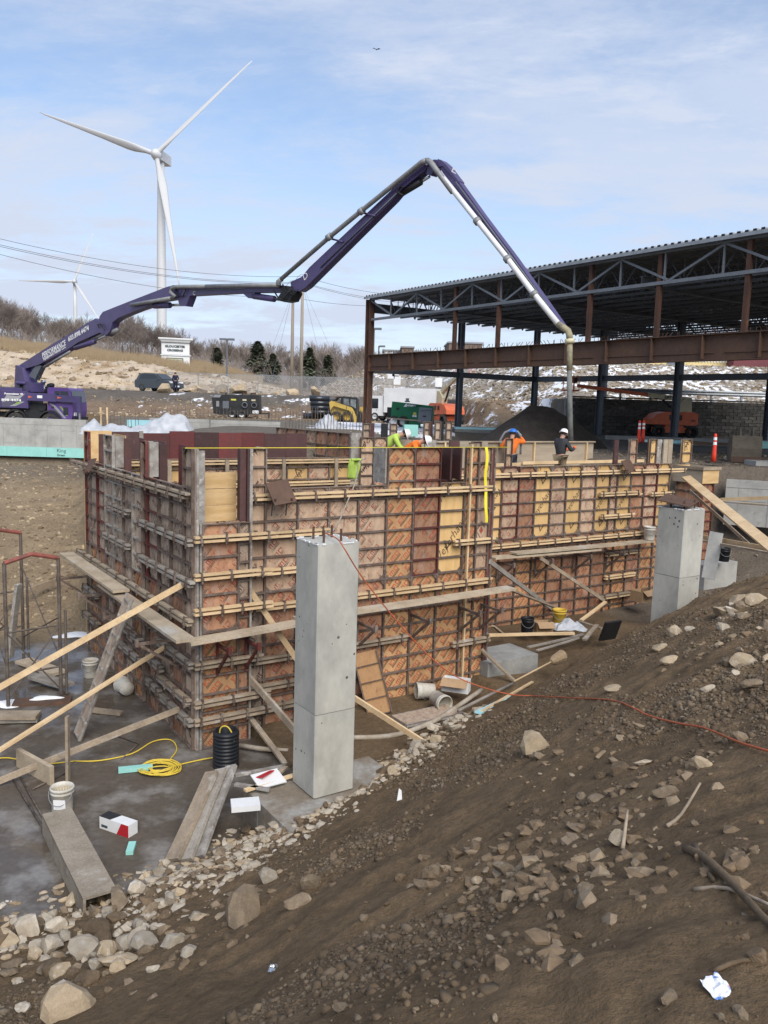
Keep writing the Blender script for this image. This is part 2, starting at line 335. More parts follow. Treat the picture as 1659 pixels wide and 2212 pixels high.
def base_h(x, y, fine=True):
    x = np.asarray(x, float); y = np.asarray(y, float)
    u, v = uv(x, y); s = x / np.maximum(y, 1.0)
    # pit floor: under the slab the soil lies lower, elsewhere it is rough fill
    floor = np.where(u < 1.0, -.25, .10 + .10 * fbm(x, y, .7, 3, 3))
    floor = np.where((u > 6) & (v > -3.5), .18 + .25 * fbm(x, y, .5, 3, 5), floor)
    # left bank behind the slab up to the bench by the far concrete wall
    leftb = -.2 + 2.15 * lin(20.5, 39.5, y) + .3 * sst(19.5, 22.5, y) + .35 * fbm(x, y, .25, 4, 9) * sst(20, 24, y)
    leftb = np.where(y > 41.7, 3.5, leftb)
    grade = 4.3 + .25 * fbm(x, y, .12, 4, 21) - .8 * sst(-8, -14, x) * sst(60, 50, y)
    wl_ = sst(-.335, -.372, s) * (y > 17)
    back = grade * (1 - wl_) + leftb * wl_
    # behind the forms the fill is up to grade; ground in the pit before them
    inb = sst(7.0, 8.2, v)
    right = sst(15.8, 17.5, u) * sst(-2.5, 0, v)
    rb = .35 + 2.1 * sst(16.2, 22.5, u) + .3 * fbm(x, y, .5, 4, 31); rb = np.where(y > 26.6, np.maximum(rb, 4.0), rb)
    h = floor * (1 - inb) + back * inb
    h = np.where(wl_ > 0, np.where(u < -.2, leftb * wl_ + h * (1 - wl_), h), h)
    h = h * (1 - right) + np.maximum(rb, np.where(v > 9, 4.0, -9)) * right
    # far ground: embankment, haul road, rock cut, riprap bank
    ye = 67.5 + 8 * sst(-6, -1, x) * (1 - sst(4.5, 6.5, x)) - 10.5 * sst(5, 8, x)
    emb = sst(ye, ye + 7, y); top = 6.25 + .01 * np.clip(y - 75, 0, 40)
    rw = sst(11.6, 12.0, x) * (1 - sst(50.2, 50.9, y)) ; front = x > 11.3
    far = grade * (1 - emb) + top * emb
    far = np.where(front & (y > 50.7), 6.4, far); far = np.where(front & (y <= 50.7), grade - .05, far)
    cut = np.interp(x, [-70, -46, -24, -16, -9, 60], [12.5, 11.4, 9.2, 7.7, 6.4, 6.3]) - 6.3
    far = far + cut * (sst(84, 93, y) * .8 + .2 * sst(91, 106, y)) + (1.3 * fbm(x, y, .22, 5, 41) + .9 * np.abs(fbm(x * 1.2, y * .8, .5, 4, 43))) * sst(82, 88, y) * sst(-8, -14, x)
    yb = np.interp(x, [2, 14], [86, 61]); bank = np.interp(x, [-10, -2, 60], [0, 3.4, 3.6])
    far = far + bank * lin(yb, yb + 13, y)
    far = far + .010 * np.clip(y - 110, 0, 300) + .5 * fbm(x, y, .3, 4, 51) * sst(ye - 2, ye + 3, y) * (1 - sst(ye + 6, ye + 9, y))
    t = sst(40, 44, y); h = np.where(y > 44, far, h * (1 - t) + far * t) if False else np.where(y > 42, far, h)
    h = np.where((wl_ > 0.5) & (y > 41.7) & (y < 62), 3.5 + .1 * fbm(x, y, .3, 3, 8), h)
    # the mound the photographer stands on
    m = np.minimum(mound(x, y), 4.25)
    m = m + .16 * fbm(x, y, .8, 4, 61) * sst(-.2, .6, m)
    if fine:
        m = m + .13 * fbm(x, y, 2.3, 5, 71) * sst(-.1, .5, m) - .05 * np.abs(fbm(x + .35 * y, y * .55 - .5 * x, 2.2, 3, 77)) * sst(.3, 1., m) + .07 * fbm(x, y, 7, 4, 81, .65) + .05 * np.clip(fbm(x, y, 4.2, 3, 83) - .04, 0, 1) - .045 * np.abs(np.sin(np.pi * (v + .5 * fbm(x, y, .6, 3, 85)) / .36)) * sst(.0, .12, fbm(x, y, .35, 3, 87)) * sst(.5, 1., m)
    near = sst(30, 20, y) * sst(7.5, 4.5, v - .0 * u)
    h = np.where(near > 0, smax(h, m * near + (1 - near) * -3, .12), h)
    return h
def H(x, y): return float(base_h(np.array([x]), np.array([y]))[0])
def axis(segs):
    r = []
    for a, b, st in segs: r += list(np.arange(a, b, st))
    return np.array(r + [segs[-1][1]])
gx = axis([(-900, -300, 60), (-300, -100, 20), (-100, -46, 4), (-46, -20, 1.0), (-20, -7, .4), (-7, 9, .05), (9, 16, .16), (16, 30, .5), (30, 60, 1.5), (60, 140, 8), (140, 900, 60)])
gy = axis([(-60, -8, 8), (-8, 1.5, .6), (1.5, 18, .05), (18, 30, .16), (30, 60, .5), (60, 112, .6), (112, 160, 4), (160, 400, 20), (400, 2600, 110)])
X, Y = np.meshgrid(gx, gy); Z = base_h(X, Y)
nx, ny = len(gx), len(gy)
vs = np.c_[X.ravel(), Y.ravel(), Z.ravel()]
idx = np.arange(nx * ny).reshape(ny, nx)
fs = np.c_[idx[:-1, :-1].ravel(), idx[:-1, 1:].ravel(), idx[1:, 1:].ravel(), idx[1:, :-1].ravel()]
gm = bpy.data.meshes.new('ground'); gm.vertices.add(len(vs)); gm.vertices.foreach_set('co', vs.ravel())
gm.loops.add(fs.size); gm.loops.foreach_set('vertex_index', fs.ravel()); gm.polygons.add(len(fs))
gm.polygons.foreach_set('loop_start', np.arange(0, fs.size, 4)); gm.update(calc_edges=True); gm.validate()
gm.polygons.foreach_set('use_smooth', [True] * len(fs))
# soil kinds, painted by place: dark fill, tan bank, gravel, rock cut, dry grass, riprap, asphalt
fx, fy, fz = vs.T; fu, fv = uv(fx, fy); fs_ = fx / np.maximum(fy, 1)
col = np.tile(np.array([.155, .108, .064]), (len(vs), 1)); snow = np.zeros(len(vs))
def paint(mask, c):
    global col
    m_ = np.clip(mask, 0, 1)[:, None]; col = col * (1 - m_) + np.array(c) * m_
n2 = fbm(fx, fy, .5, 4, 91)
leftz = sst(-.30, -.37, fs_) * sst(17, 20, fy)
paint(leftz * (fy < 42), (.27, .205, .13)); paint(leftz * sst(.02, .12, n2) * (fy < 42), (.20, .16, .11))
paint(leftz * sst(34, 38, fy) * (fy < 42), (.185, .15, .11))
paint(sst(7, 8, fv) * (fy < 60) * (1 - leftz), (.16, .14, .115))
paint(sst(7.5, 9, fv) * (fx > 6) * (fy > 20) * (fy < 50), (.18, .165, .145)); paint(sst(12, 14, fu) * (fv > -1) * (fy < 34), (.15, .125, .10))
paint(sst(62, 66, fy), (.185, .135, .095))
rd = sst(70, 72, fy) * (1 - sst(81, 83, fy)); paint(rd * (fx < 8), (.12, .105, .09))
rc = sst(83, 86, fy) * sst(-9, -13, fx); paint(rc, (.46, .37, .27)); paint(rc * sst(-.02, .1, fbm(fx, fy, .35, 4, 93)), (.30, .205, .115)); paint(rc * sst(.02, .10, fbm(fx, fy, .8, 3, 95)), (.47, .39, .30))
paint(rc * sst(94, 99, fy), (.23, .175, .115)); paint(sst(97, 104, fy), (.22, .165, .105))
rb_ = sst(84, 88, fy + (fx > 2) * np.interp(fx, [2, 14], [0, 25])) * sst(-6, 0, fx); paint(rb_, (.27, .235, .195))
snow = np.clip(rb_ * (.33 + .10 * sst(5, 15, fx)), 0, 1)
hs_ = (fx > 4.5) * sst(55, 58, fy) * (1 - sst(66, 70, fy)) * (fx < 13.5); paint(hs_, (.22, .16, .105)); snow = np.maximum(snow, hs_ * (.30 + .25 * sst(9, 12, fx)))
snow = np.maximum(snow, .62 * sst(-6, -2, fx) * sst(40, 44, fy) * (1 - sst(60, 63, fy)) * (fx < 3.5))
snow = np.maximum(snow, .24 * sst(66, 70, fy) * (1 - sst(80, 84, fy)) * (fx > -22) * (fx < 2))
at = gm.attributes.new('soil', 'FLOAT_COLOR', 'POINT'); at.data.foreach_set('color', np.c_[col, snow].ravel())
mg = bpy.data.materials.new('soil'); mg.use_nodes = True; n, l = mg.node_tree.nodes, mg.node_tree.links
b = n['Principled BSDF']; b.inputs['Roughness'].default_value = .95; b.inputs['Specular IOR Level'].default_value = .15
ga = n.new('ShaderNodeAttribute'); ga.attribute_name = 'soil'; ge = n.new('ShaderNodeNewGeometry')
def gn(sc, det=6, r=.65):
    z = n.new('ShaderNodeTexNoise'); z.inputs['Scale'].default_value = sc; z.inputs['Detail'].default_value = det; z.inputs['Roughness'].default_value = r; l.new(ge.outputs['Position'], z.inputs['Vector']); return z.outputs[0]
def gr(x, a, b_, c=0., d=1.):
    m = n.new('ShaderNodeMapRange'); l.new(x, m.inputs[0]); m.inputs[1].default_value = a; m.inputs[2].default_value = b_; m.inputs[3].default_value = c; m.inputs[4].default_value = d; return m.outputs[0]
def gmath(op, a, b_):
    m = n.new('ShaderNodeMath'); m.operation = op
    for i, v in enumerate((a, b_)):
        if isinstance(v, (int, float)): m.inputs[i].default_value = v
        else: l.new(v, m.inputs[i])
    return m.outputs[0]
k = gmath('MULTIPLY', gr(gn(.9), .3, .7, .78, 1.22), gr(gn(14, 5), .3, .7, .72, 1.25))
sc_ = n.new('ShaderNodeVectorMath'); sc_.operation = 'SCALE'; l.new(ga.outputs['Color'], sc_.inputs[0]); l.new(k, sc_.inputs['Scale'])
mxs = n.new('ShaderNodeMix'); mxs.data_type = 'RGBA'
sn = gmath('MULTIPLY', gr(gmath('ADD', gn(.55, 7, .72), gmath('MULTIPLY', ga.outputs['Alpha'], .42)), .66, .70), gmath('GREATER_THAN', ga.outputs['Alpha'], .02))
l.new(sn, mxs.inputs[0]); l.new(sc_.outputs[0], mxs.inputs[6]); mxs.inputs[7].default_value = (.78, .80, .84, 1)
l.new(mxs.outputs[2], b.inputs['Base Color'])
bp = n.new('ShaderNodeBump'); bp.inputs['Strength'].default_value = 1.0; bp.inputs['Distance'].default_value = .05
l.new(gmath('ADD', gn(6, 8, .7), gmath('MULTIPLY', gn(42, 5), .5)), bp.inputs['Height']); l.new(bp.outputs[0], b.inputs['Normal'])
gm.materials.append(mg)
ground = struct(OBJ('ground', gm))
# concrete working slab on the pit floor, stained, wet and icy
ms = MAT('slab_concrete', (.095, .077, .059), (.205, .19, .172), .55, 1.4, lo=.46, hi=.66, detail=8, c3=(.07, .052, .036), s3=.55, lo3=.52, hi3=.68, bump=.1, bscale=9, coord='World', fine=.14, spec=.35)
nn, ll = ms.node_tree.nodes, ms.node_tree.links
pb = nn['Principled BSDF']; g2 = nn.new('ShaderNodeNewGeometry'); z2 = nn.new('ShaderNodeTexNoise'); z2.inputs['Scale'].default_value = .42; z2.inputs['Detail'].default_value = 5
ll.new(g2.outputs['Position'], z2.inputs['Vector']); r2 = nn.new('ShaderNodeMapRange'); ll.new(z2.outputs[0], r2.inputs[0]); r2.inputs[1].default_value = .50; r2.inputs[2].default_value = .58; r2.inputs[3].default_value = .78; r2.inputs[4].default_value = .10; 
pw_ = PZ(70, 1850, 0); dv = nn.new('ShaderNodeVectorMath'); dv.operation = 'DISTANCE'; ll.new(g2.outputs['Position'], dv.inputs[0]); dv.inputs[1].default_value = pw_
dn_ = nn.new('ShaderNodeMath'); dn_.operation = 'MULTIPLY_ADD'; ll.new(z2.outputs[0], dn_.inputs[0]); dn_.inputs[1].default_value = 1.6; ll.new(dv.outputs['Value'], dn_.inputs[2])
pr_ = nn.new('ShaderNodeMapRange'); ll.new(dn_.outputs[0], pr_.inputs[0]); pr_.inputs[1].default_value = 1.35; pr_.inputs[2].default_value = 1.9; pr_.inputs[3].default_value = .05; pr_.inputs[4].default_value = 1.0
mn_ = nn.new('ShaderNodeMath'); mn_.operation = 'MINIMUM'; ll.new(r2.outputs[0], mn_.inputs[0]); ll.new(pr_.outputs[0], mn_.inputs[1]); ll.new(mn_.outputs[0], pb.inputs['Roughness'])
sl = MB(); poly = [(-14, -12), (1.15, -12), (1.3, -3), (1.3, 7.2), (-3.2, 7.4), (-3.6, 6.2), (-6, 6.5), (-14, 6.0)]
sl.prism(poly, FW(0, 0, -.2), UX, VX, (0, 0, .2)); struct(sl.build('slab', ms))
# ================================================================ formwork
FT = .305
def clip_rect(vs, fs, w, h):
    """clips flat print (x, z) to the panel face"""
    bm = bmesh.new(); bv = [bm.verts.new((p[0], 0, p[1])) for p in vs]
    for f in fs:
        try: bm.faces.new([bv[i] for i in f])
        except ValueError: pass
    for co, no in (((0, 0, 0), (-1, 0, 0)), ((w, 0, 0), (1, 0, 0)), ((0, 0, 0), (0, 0, -1)), ((0, 0, h), (0, 0, 1))):
        bmesh.ops.bisect_plane(bm, geom=bm.verts[:] + bm.edges[:] + bm.faces[:], plane_co=co, plane_no=no, clear_outer=True)
    bm.verts.ensure_lookup_table(); bm.verts.index_update()
    r = [v.co.copy() for v in bm.verts], [tuple(v.index for v in f.verts) for f in bm.faces]
    bm.free(); return r
_glyph = {}
def print_mesh(kind, w, h, var, mats):
    """the printed face of a panel: 'em' red block outlines with black bars on the diagonal, 'wy' long diagonal brand word and triangle, 'di' diamonds, 'ol' plain word"""
    key = (kind, round(w, 2), round(h, 2), var, mats[0].name)
    if key in _glyph: return _glyph[key]
    R = random.Random(hash((kind, var)) % 999 + var * 7); red = ([], []); blk = ([], [])
    def put(dst, vs, fs):
        b = len(dst[0]); dst[0].extend(vs); dst[1].extend([tuple(b + i for i in f) for f in fs])
    def rect(dst, o, ex, ey, x0, y0, x1, y1): put(dst, [o + ex * a + ey * c for a, c in ((x0, y0), (x1, y0), (x1, y1), (x0, y1))], [(0, 1, 2, 3)])
    if kind == 'em':
        a = rad(47 + var * 1.5); ex = Vector((math.cos(a), math.sin(a))); ey = Vector((-math.sin(a), math.cos(a)))
        row = 0; c = -h * .75
        while c < w + h:
            off = R.uniform(-.5, 0); o = Vector((0, 0)) + ey * c - Vector((0, 0))
            t = off - .3
            while t < (w + h) * 1.1:
                # bar with a light core, block letters as outlines above it
                L = .34
                rect(blk, o, ex, ey, t, 0, t + L, .012); rect(blk, o, ex, ey, t, .022, t + L, .034)
                x = t + .02; g = .016; hh = .085; y0 = .045
                for ch in 'EMD':
                    wd = .085
                    if ch == 'E':
                        rect(red, o, ex, ey, x, y0, x + g, y0 + hh)
                        for yy in (0, hh - g): rect(red, o, ex, ey, x, y0 + yy, x + wd, y0 + yy + g)
                        rect(red, o, ex, ey, x, y0 + hh * .42, x + wd * .7, y0 + hh * .42 + g * .8)
                    elif ch == 'M':
                        for xx in (0, .042, .084): rect(red, o, ex, ey, x + xx, y0, x + xx + g, y0 + hh)
                        rect(red, o, ex, ey, x, y0 + hh - g, x + .1, y0 + hh)
                        wd = .105
                    else:
                        for xx in (0, wd - g): rect(red, o, ex, ey, x + xx, y0, x + xx + g, y0 + hh)
                        for yy in (0, hh - g): rect(red, o, ex, ey, x, y0 + yy, x + wd, y0 + yy + g)
                    x += wd + .02
                t += L + .09
            c += .185
    elif kind == 'wy':
        vs, fs = text_mb('Weyerhaeuser', .235, .28)
        a = rad(52); up = var % 2 == 0
        for i in range(4):
            aa = a if up else a
            ex = Vector((math.cos(aa), math.sin(aa))); ey = Vector((-math.sin(aa), math.cos(aa)))
            if var % 3 == 1: ex, ey = -ex, -ey
            o = Vector((R.uniform(-.25, .1), -1.0 + i * 1.12 + (var * .27) % .6)) if var % 3 != 1 else Vector((w + R.uniform(-.1, .25), .3 + i * 1.12))
            put(blk, [o + ex * p.x + ey * p.y for p in vs], fs)
        for zc in ((.55 + var * .23) % 1.0, (.55 + var * .23) % 1.0 + 1.22):
            s = .13; o = Vector((w * (.42 + .12 * (var % 2)), zc)); t_ = rad(20)
            tri = [Vector((math.cos(t_ + k * 2.094), math.sin(t_ + k * 2.094))) for k in range(3)]
            for k in range(3):
                if k == 1 and False: continue
                p, q = tri[k], tri[(k + 1) % 3]; put(blk, [o + p * s, o + q * s, o + q * s * .55, o + p * s * .55], [(0, 1, 2, 3)])
    elif kind == 'di':
        for k in range(8):
            o = Vector((w / 2, .16 + k * .61 / 1.0))
            if o.y > h: break
            for s0, s1 in ((.19, .165),):
                q = [Vector((0, .2)), Vector((.13, 0)), Vector((0, -.2)), Vector((-.13, 0))]
                for i in range(4):
                    p, r_ = q[i], q[(i + 1) % 4]; put(blk, [o + p, o + r_, o + r_ * .84, o + p * .84], [(0, 1, 2, 3)])
                put(red, [o + p * .4 for p in q], [(0, 1, 2, 3)])
    elif kind == 'ol':
        vs, fs = text_mb('OLYMPIC', .15, .1); a = rad(48); ex = Vector((math.cos(a), math.sin(a))); ey = Vector((-math.sin(a), math.cos(a)))
        for zc in (.1, .75, 1.45, 2.05):
            put(blk, [Vector((-.1, zc + R.uniform(-.05, .05))) + ex * p.x + ey * p.y for p in vs], fs)
    mb = MB()
    for d, mi in ((red, 0), (blk, 1)):
        if d[1]:
            v_, f_ = clip_rect(d[0], d[1], w, h); mb.add(v_, f_, mi)
    mb.v = [(x, -.0025, z) for x, _, z in mb.v]
    me = mb.mesh('print', mats) if mb.f else None
    _glyph[key] = me; return me
_frm = {}
def frame_mesh(w, h, mat, gus=True):
    key = (round(w, 3), round(h, 3), mat.name)
    if key in _frm: return _frm[key]
    mb = MB(); d = .058; t = .016 if w > .25 else .013
    for x in (t / 2, w - t / 2): mb.box((x, -d / 2, h / 2), (t, d, h))
    for z in (.008, h - .008): mb.box((w / 2, -d / 2 + .001, z), (w - 2 * t, d - .004, .015))
    k = 1
    while k * FT < h - .12:
        z = k * FT; mb.box((w / 2, -d * .43, z), (w - 2 * t, d * .86, .012)); mb.box((w / 2, -d * .86 + .005, z - .013), (w - 2 * t, .006, .026)); k += 1
    if gus and w > .4:
        for s in (0, 1):
            for z, sg in ((h - .016, -1), (.016, 1)):
                x0 = t if s == 0 else w - t; sx = 1 if s == 0 else -1
                mb.prism([(0, 0), (sx * .09, 0), (0, sg * .09)], (x0, -.028, z), (1, 0, 0), (0, 0, 1), (0, -.01, 0))
    _frm[key] = mb.mesh('frame', mat); return _frm[key]
_ply = {}
def ply_mesh(w, h, mat, th=.015):
    key = (round(w, 3), round(h, 3), mat.name)
    if key not in _ply: _ply[key] = MB().box((w / 2, th / 2, h / 2), (w, th, h)).mesh('form_panel', mat)
    return _ply[key]
KIND = {'G': ('ply_tan', 'em', ('ink_red', 'ink_black')), 'R': ('ply_rust', 'em', ('ink_red_worn', 'ink_black_worn')), 'P': ('ply_pale', 'em', ('ink_red_worn', 'ink_black_worn')),
        'W': ('ply_gold', 'wy', ('ink_brown', 'ink_brown')), 'D': ('ply_pale', 'di', ('ink_red_worn', 'ink_black_worn')), 'O': ('ply_pale', 'ol', ('ink_brown', 'ink_black_worn')),
        'Y': ('ply_grey', 'em', ('ink_black_worn', 'ink_black_worn')), 'w': ('ply_grey', 'wy', ('ink_brown', 'ink_brown')), 'B': ('ply_rust', None, None), 'N': ('ply_grey', None, None),
        'T': ('ply_tan', None, None)}
cnt = [0]
def panel(root, x, z, w, h, kind, fr='frame'):
    cnt[0] += 1; ply, pk, inks = KIND[kind]; g = .004
    o = OBJ('form_panel', ply_mesh(w - g, h - g, K[ply]), root, (x + g / 2, 0, z + g / 2))
    OBJ('frame', frame_mesh(w - g, h - g, K[fr]), o)
    if pk:
        me = print_mesh(pk, round(w - g, 3), round(h - g, 3), cnt[0] % 4, [K[inks[0]], K[inks[1]]])
        if me: OBJ('print', me, o)['kind'] = 'stuff'
    return o
_clampm = MB().box((0, -.10, 0), (.028, .022, .19)).box((0, -.055, .075), (.022, .09, .016)).box((0, -.055, -.075), (.022, .09, .016)).box((0, -.118, -.02), (.05, .018, .04)).mesh('clamp', K['clamp'])
_wale = {}
def wale(root, x0, x1, z, mat='wood', out=.062, clamps=True, dx=.61, tilt=0.0):
    L = round(x1 - x0, 2)
    for k, dz in ((0, .035), (1, -.033)):
        ext = random.uniform(-.05, .10) if L > 1 else random.uniform(-.02, .03)
        mb = MB().box((0, 0, 0), (L + ext, .086, .037))
        mb.build('wale', K[mat if (k or random.random() < .7) else 'wood_old'], root, loc=((x0 + x1) / 2 + ext / 2, -out - .045 - k * .004, z + dz), rot=(0, tilt, 0))
    if clamps:
        n_ = max(2, int(round(L / dx)) + 1)
        for i in range(n_):
            xx = x0 + .08 + (L - .16) * i / (n_ - 1) + random.uniform(-.04, .04)
            OBJ('clamp', _clampm, root, (xx, -out, z + random.uniform(-.01, .01)), (random.uniform(-.05, .05), random.uniform(-.12, .12), 0))
def bracket(root, x, z, d=.62, mat='frame'):
    mb = MB(); mb.box((x, -.06 - d / 2, z), (.045, d, .045)); mb.bar((x, -.06, z - .48), (x, -.06 - d * .92, z - .02), .035, .045); mb.box((x, -.07, z - .25), (.04, .02, .55)); mb.box((x, -.06 - d, z + .02), (.06, .05, .12))
    return mb.build('scaffold_bracket', K[mat], root)
# ---- front wall ------------------------------------------------------------
FWALL_V = .22
fr_root = thing('wall_formwork', 'long front formwork wall of printed plywood panels behind the near concrete column', 'formwork', FW(1.0, FWALL_V), TH)
cols = [(.30, 'O', 0), (.61, 'P', 1), (.61, 'P', 1), (.61, 'P', 1), (.61, 'P', 1), (.61, 'G', 0), (.61, 'R', 0), (.61, 'W', 2), (.33, 'G', 0), (.33, 'D', 0)]
x = 0.0
for i, (w, kd, pocket) in enumerate(cols):
    top = 4.88 if pocket == 0 else 4.20
    low = ['Y', 'R', 'R', 'R', 'R', 'G', 'G', 'G', 'G', 'G'][i]
    panel(fr_root, x, 0, w, 2.44, low, 'frame')
    panel(fr_root, x, 2.44, w, top - 2.44, kd, 'frame_red' if i == 6 else 'frame'); x += w
FL = x
for xx in (0.0, FL - .04, 2.72, 4.56 + .0):                       # steel end posts and fillers
    pass
MB().box((FL + .03, .01, 2.44), (.055, .10, 4.88)).build('corner_post', K['frame_red'], fr_root)
MB().box((FL + .085, -.02, 2.44), (.04, .06, 4.86)).build('corner_post', K['frame'], fr_root)
MB().box((4.66 + .0, -.085, 2.46), (.038, .05, 4.95)).build('strongback', K['wood'], fr_root)
for a, b_, z in ((0, FL + .05, 4.07), (0, 1.45, 3.43), (0, 1.6, 2.80), (0, FL + .02, 2.20), (4.3, FL + .1, 3.02), (0, 1.35, 1.28), (0, 1.5, .80), (0, 1.2, .42), (4.35, FL + .1, .98), (1.9, 3.2, 1.28)):
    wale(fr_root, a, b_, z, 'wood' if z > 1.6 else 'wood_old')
for xx in (.9, 2.15, 3.35, 4.55, 5.1): bracket(fr_root, xx, 1.70)
# inner form of the front wall, its smooth oiled face showing in the pockets
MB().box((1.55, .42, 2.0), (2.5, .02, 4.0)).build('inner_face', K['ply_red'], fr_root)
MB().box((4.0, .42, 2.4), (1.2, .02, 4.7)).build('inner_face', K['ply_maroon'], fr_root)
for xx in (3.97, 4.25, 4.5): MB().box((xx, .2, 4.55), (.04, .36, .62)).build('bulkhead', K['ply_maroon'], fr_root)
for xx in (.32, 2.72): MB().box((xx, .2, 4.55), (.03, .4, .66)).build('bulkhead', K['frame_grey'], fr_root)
# ---- corner pilaster ---------------------------------------------------------
pl_root = thing('formwork_pilaster', 'corner pilaster form with an open top pocket of fresh boards', 'formwork', FW(0, 0), TH)
panel(pl_root, .10, 0, .62, 1.95, 'G'); panel(pl_root, .10, 1.95, .62, 1.75, 'R')
panel(pl_root, .72, 0, .20, 2.44, 'R', 'frame'); panel(pl_root, .72, 2.44, .20, 1.26, 'Y', 'frame')
for xx, t in ((.03, 4.88), (.085, 3.7)): MB().box((xx, .0, t / 2), (.04, .07, t)).build('corner_post', K['frame_grey'], pl_root)
MB().box((.935, .0, 2.44), (.05, .08, 4.88)).build('corner_post', K['frame_grey'], pl_root)
MB().box((.885, .17, 4.29), (.03, .40, 1.18)).build('bulkhead', K['ply_maroon'], pl_root)
MB().box((.815, .03, 4.29), (.10, .03, 1.18)).build('bulkhead', K['ply_maroon'], pl_root)
for k in range(3): MB().box((.46, .40 + .004 * k, 3.80 + k * .27), (.80, .03, .262)).build('board', K['ply_new'], pl_root)
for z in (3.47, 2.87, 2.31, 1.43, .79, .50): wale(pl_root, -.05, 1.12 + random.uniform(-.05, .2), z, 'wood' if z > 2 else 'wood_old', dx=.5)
for xx in (.35, .85): bracket(pl_root, xx, 1.74, .5, 'frame_red')
# ---- left wall -----------------------------------------------------------------
LL = 6.47
lf_root = thing('wall_formwork', 'left formwork wall of grey concrete-stained panels with a plank walkway', 'formwork', FW(0, LL), TH - math.pi / 2)
lw = [.32, .61, .61, .61, .61, .61, .61, .25, .61, .61, .61, .41]; x = 0
kin = ['N', 'w', 'Y', 'Y', 'Y', 'Y', 'w', 'N', 'Y', 'Y', 'Y', 'w']; lowk = ['Y', 'G', 'R', 'Y', 'R', 'Y', 'G', 'N', 'R', 'Y', 'R', 'w']
tops = [4.88, 4.25, 4.25, 4.88, 4.25, 4.25, 4.25, 4.88, 4.25, 4.25, 4.25, 4.88]
for w, a, b_, t in zip(lw, kin, lowk, tops):
    panel(lf_root, x, 0, w, 2.44, b_, 'frame'); panel(lf_root, x, 2.44, w, t - 2.44, a, random.choice(['frame', 'frame', 'frame_red', 'frame_grey'])); x += w
for xx, mt in ((.30, 'ply_new'), (1.54, 'frame_grey'), (2.16, 'frame_grey'), (3.98, 'frame_grey'), (4.26, 'frame_grey')):
    MB().box((xx, .08, 4.56), (.05, .16, .62)).build('bulkhead', K[mt], lf_root); MB().box((xx + .03, .24, 4.5), (.03, .14, .66)).build('bulkhead', K['ply_maroon'], lf_root)
MB().box((6.45, .09, 4.2), (.05, .14, 1.3)).build('bulkhead', K['frame_grey'], lf_root)
MB().box((4.02, -.05, 2.44), (.05, .06, 4.8)).build('corner_post', K['frame'], lf_root)
wale(lf_root, -.9, 6.35, 4.14, 'wood_old'); wale(lf_root, -.5, 6.5, 2.14, 'plank')
for a, b_, z in ((4.0, 6.55, 3.42), (4.0, 6.6, 2.77), (2.0, 3.3, 3.50), (1.6, 3.3, 2.84), (4.9, 6.55, 1.45), (4.9, 6.5, .82), (5.1, 6.5, .50), (2.6, 4.0, 1.2), (2.6, 4.0, .8), (.0, 1.1, 1.4), (0, 1.1, .8), (4.3, 5.2, 1.0), (4.3, 5.1, .55)):
    wale(lf_root, a, b_, z, 'wood_grey', dx=.5)
for xx in (.4, 2.2, 4.0, 5.9): bracket(lf_root, xx, 1.72, .7)
# inner form boards seen over the left wall's dips
for a, b_, mt in ((.6, 1.45, 'ply_new'), (2.4, 2.7, 'ply_maroon'), (3.2, 3.9, 'ply_maroon'), (4.6, 5.0, 'ply_red')):
    MB().box(((a + b_) / 2, .42, 4.2), (b_ - a, .02, 1.3)).build('inner_face', K[mt], lf_root)
# ---- back wall: smooth oiled sheets facing the room, ribbed inner form before it ------
bk_root = thing('wall_formwork', 'back formwork wall of dark red and maroon oiled sheets', 'formwork', FW(0, 6.75), TH)
x = .0
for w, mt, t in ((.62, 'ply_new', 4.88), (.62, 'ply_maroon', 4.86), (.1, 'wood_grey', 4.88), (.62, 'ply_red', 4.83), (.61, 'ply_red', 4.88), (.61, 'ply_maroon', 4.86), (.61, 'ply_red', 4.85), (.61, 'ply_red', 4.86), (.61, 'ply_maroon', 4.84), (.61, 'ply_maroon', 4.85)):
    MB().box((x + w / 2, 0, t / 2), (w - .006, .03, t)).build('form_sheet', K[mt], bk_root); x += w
ib_root = thing('wall_formwork', 'low inner formwork of gold and pale panels inside the enclosure, with rails across', 'formwork', FW(.5, 6.2), TH)
x = 0
for i, kd in enumerate('NWNWPPWPWPWPW'):
    panel(ib_root, x, 1.9, .61 if kd != 'N' else .3, 2.37, kd); x += .61 if kd != 'N' else .3
wale(ib_root, .2, x + .1, 4.18, 'wood', clamps=False); wale(ib_root, .2, x - .2, 3.62, 'wood', clamps=False)
for xx in (1.2, 2.6, 4.1, 5.6): MB().box((xx, -.18, 3.3), (.089, .04, 1.9)).build('stud', K['wood_old'], ib_root)
fb_root = thing('wall_formwork', 'far formwork wall of brown printed panels beside the plastic sheeting', 'formwork', FW(6.6, 10.4), TH - math.pi / 2)
for i in range(7):
    panel(fb_root, i * .61, 3.0, .61, 1.88, random.choice('RPR'), 'frame')
    panel(fb_root, i * .61, 1.0, .61, 2.0, 'R', 'frame')
wale(fb_root, 0, 4.3, 3.55, 'wood_old'); MB().box((4.32, .1, 3.0), (.06, .3, 3.8)).build('corner_post', K['frame_grey'], fb_root)
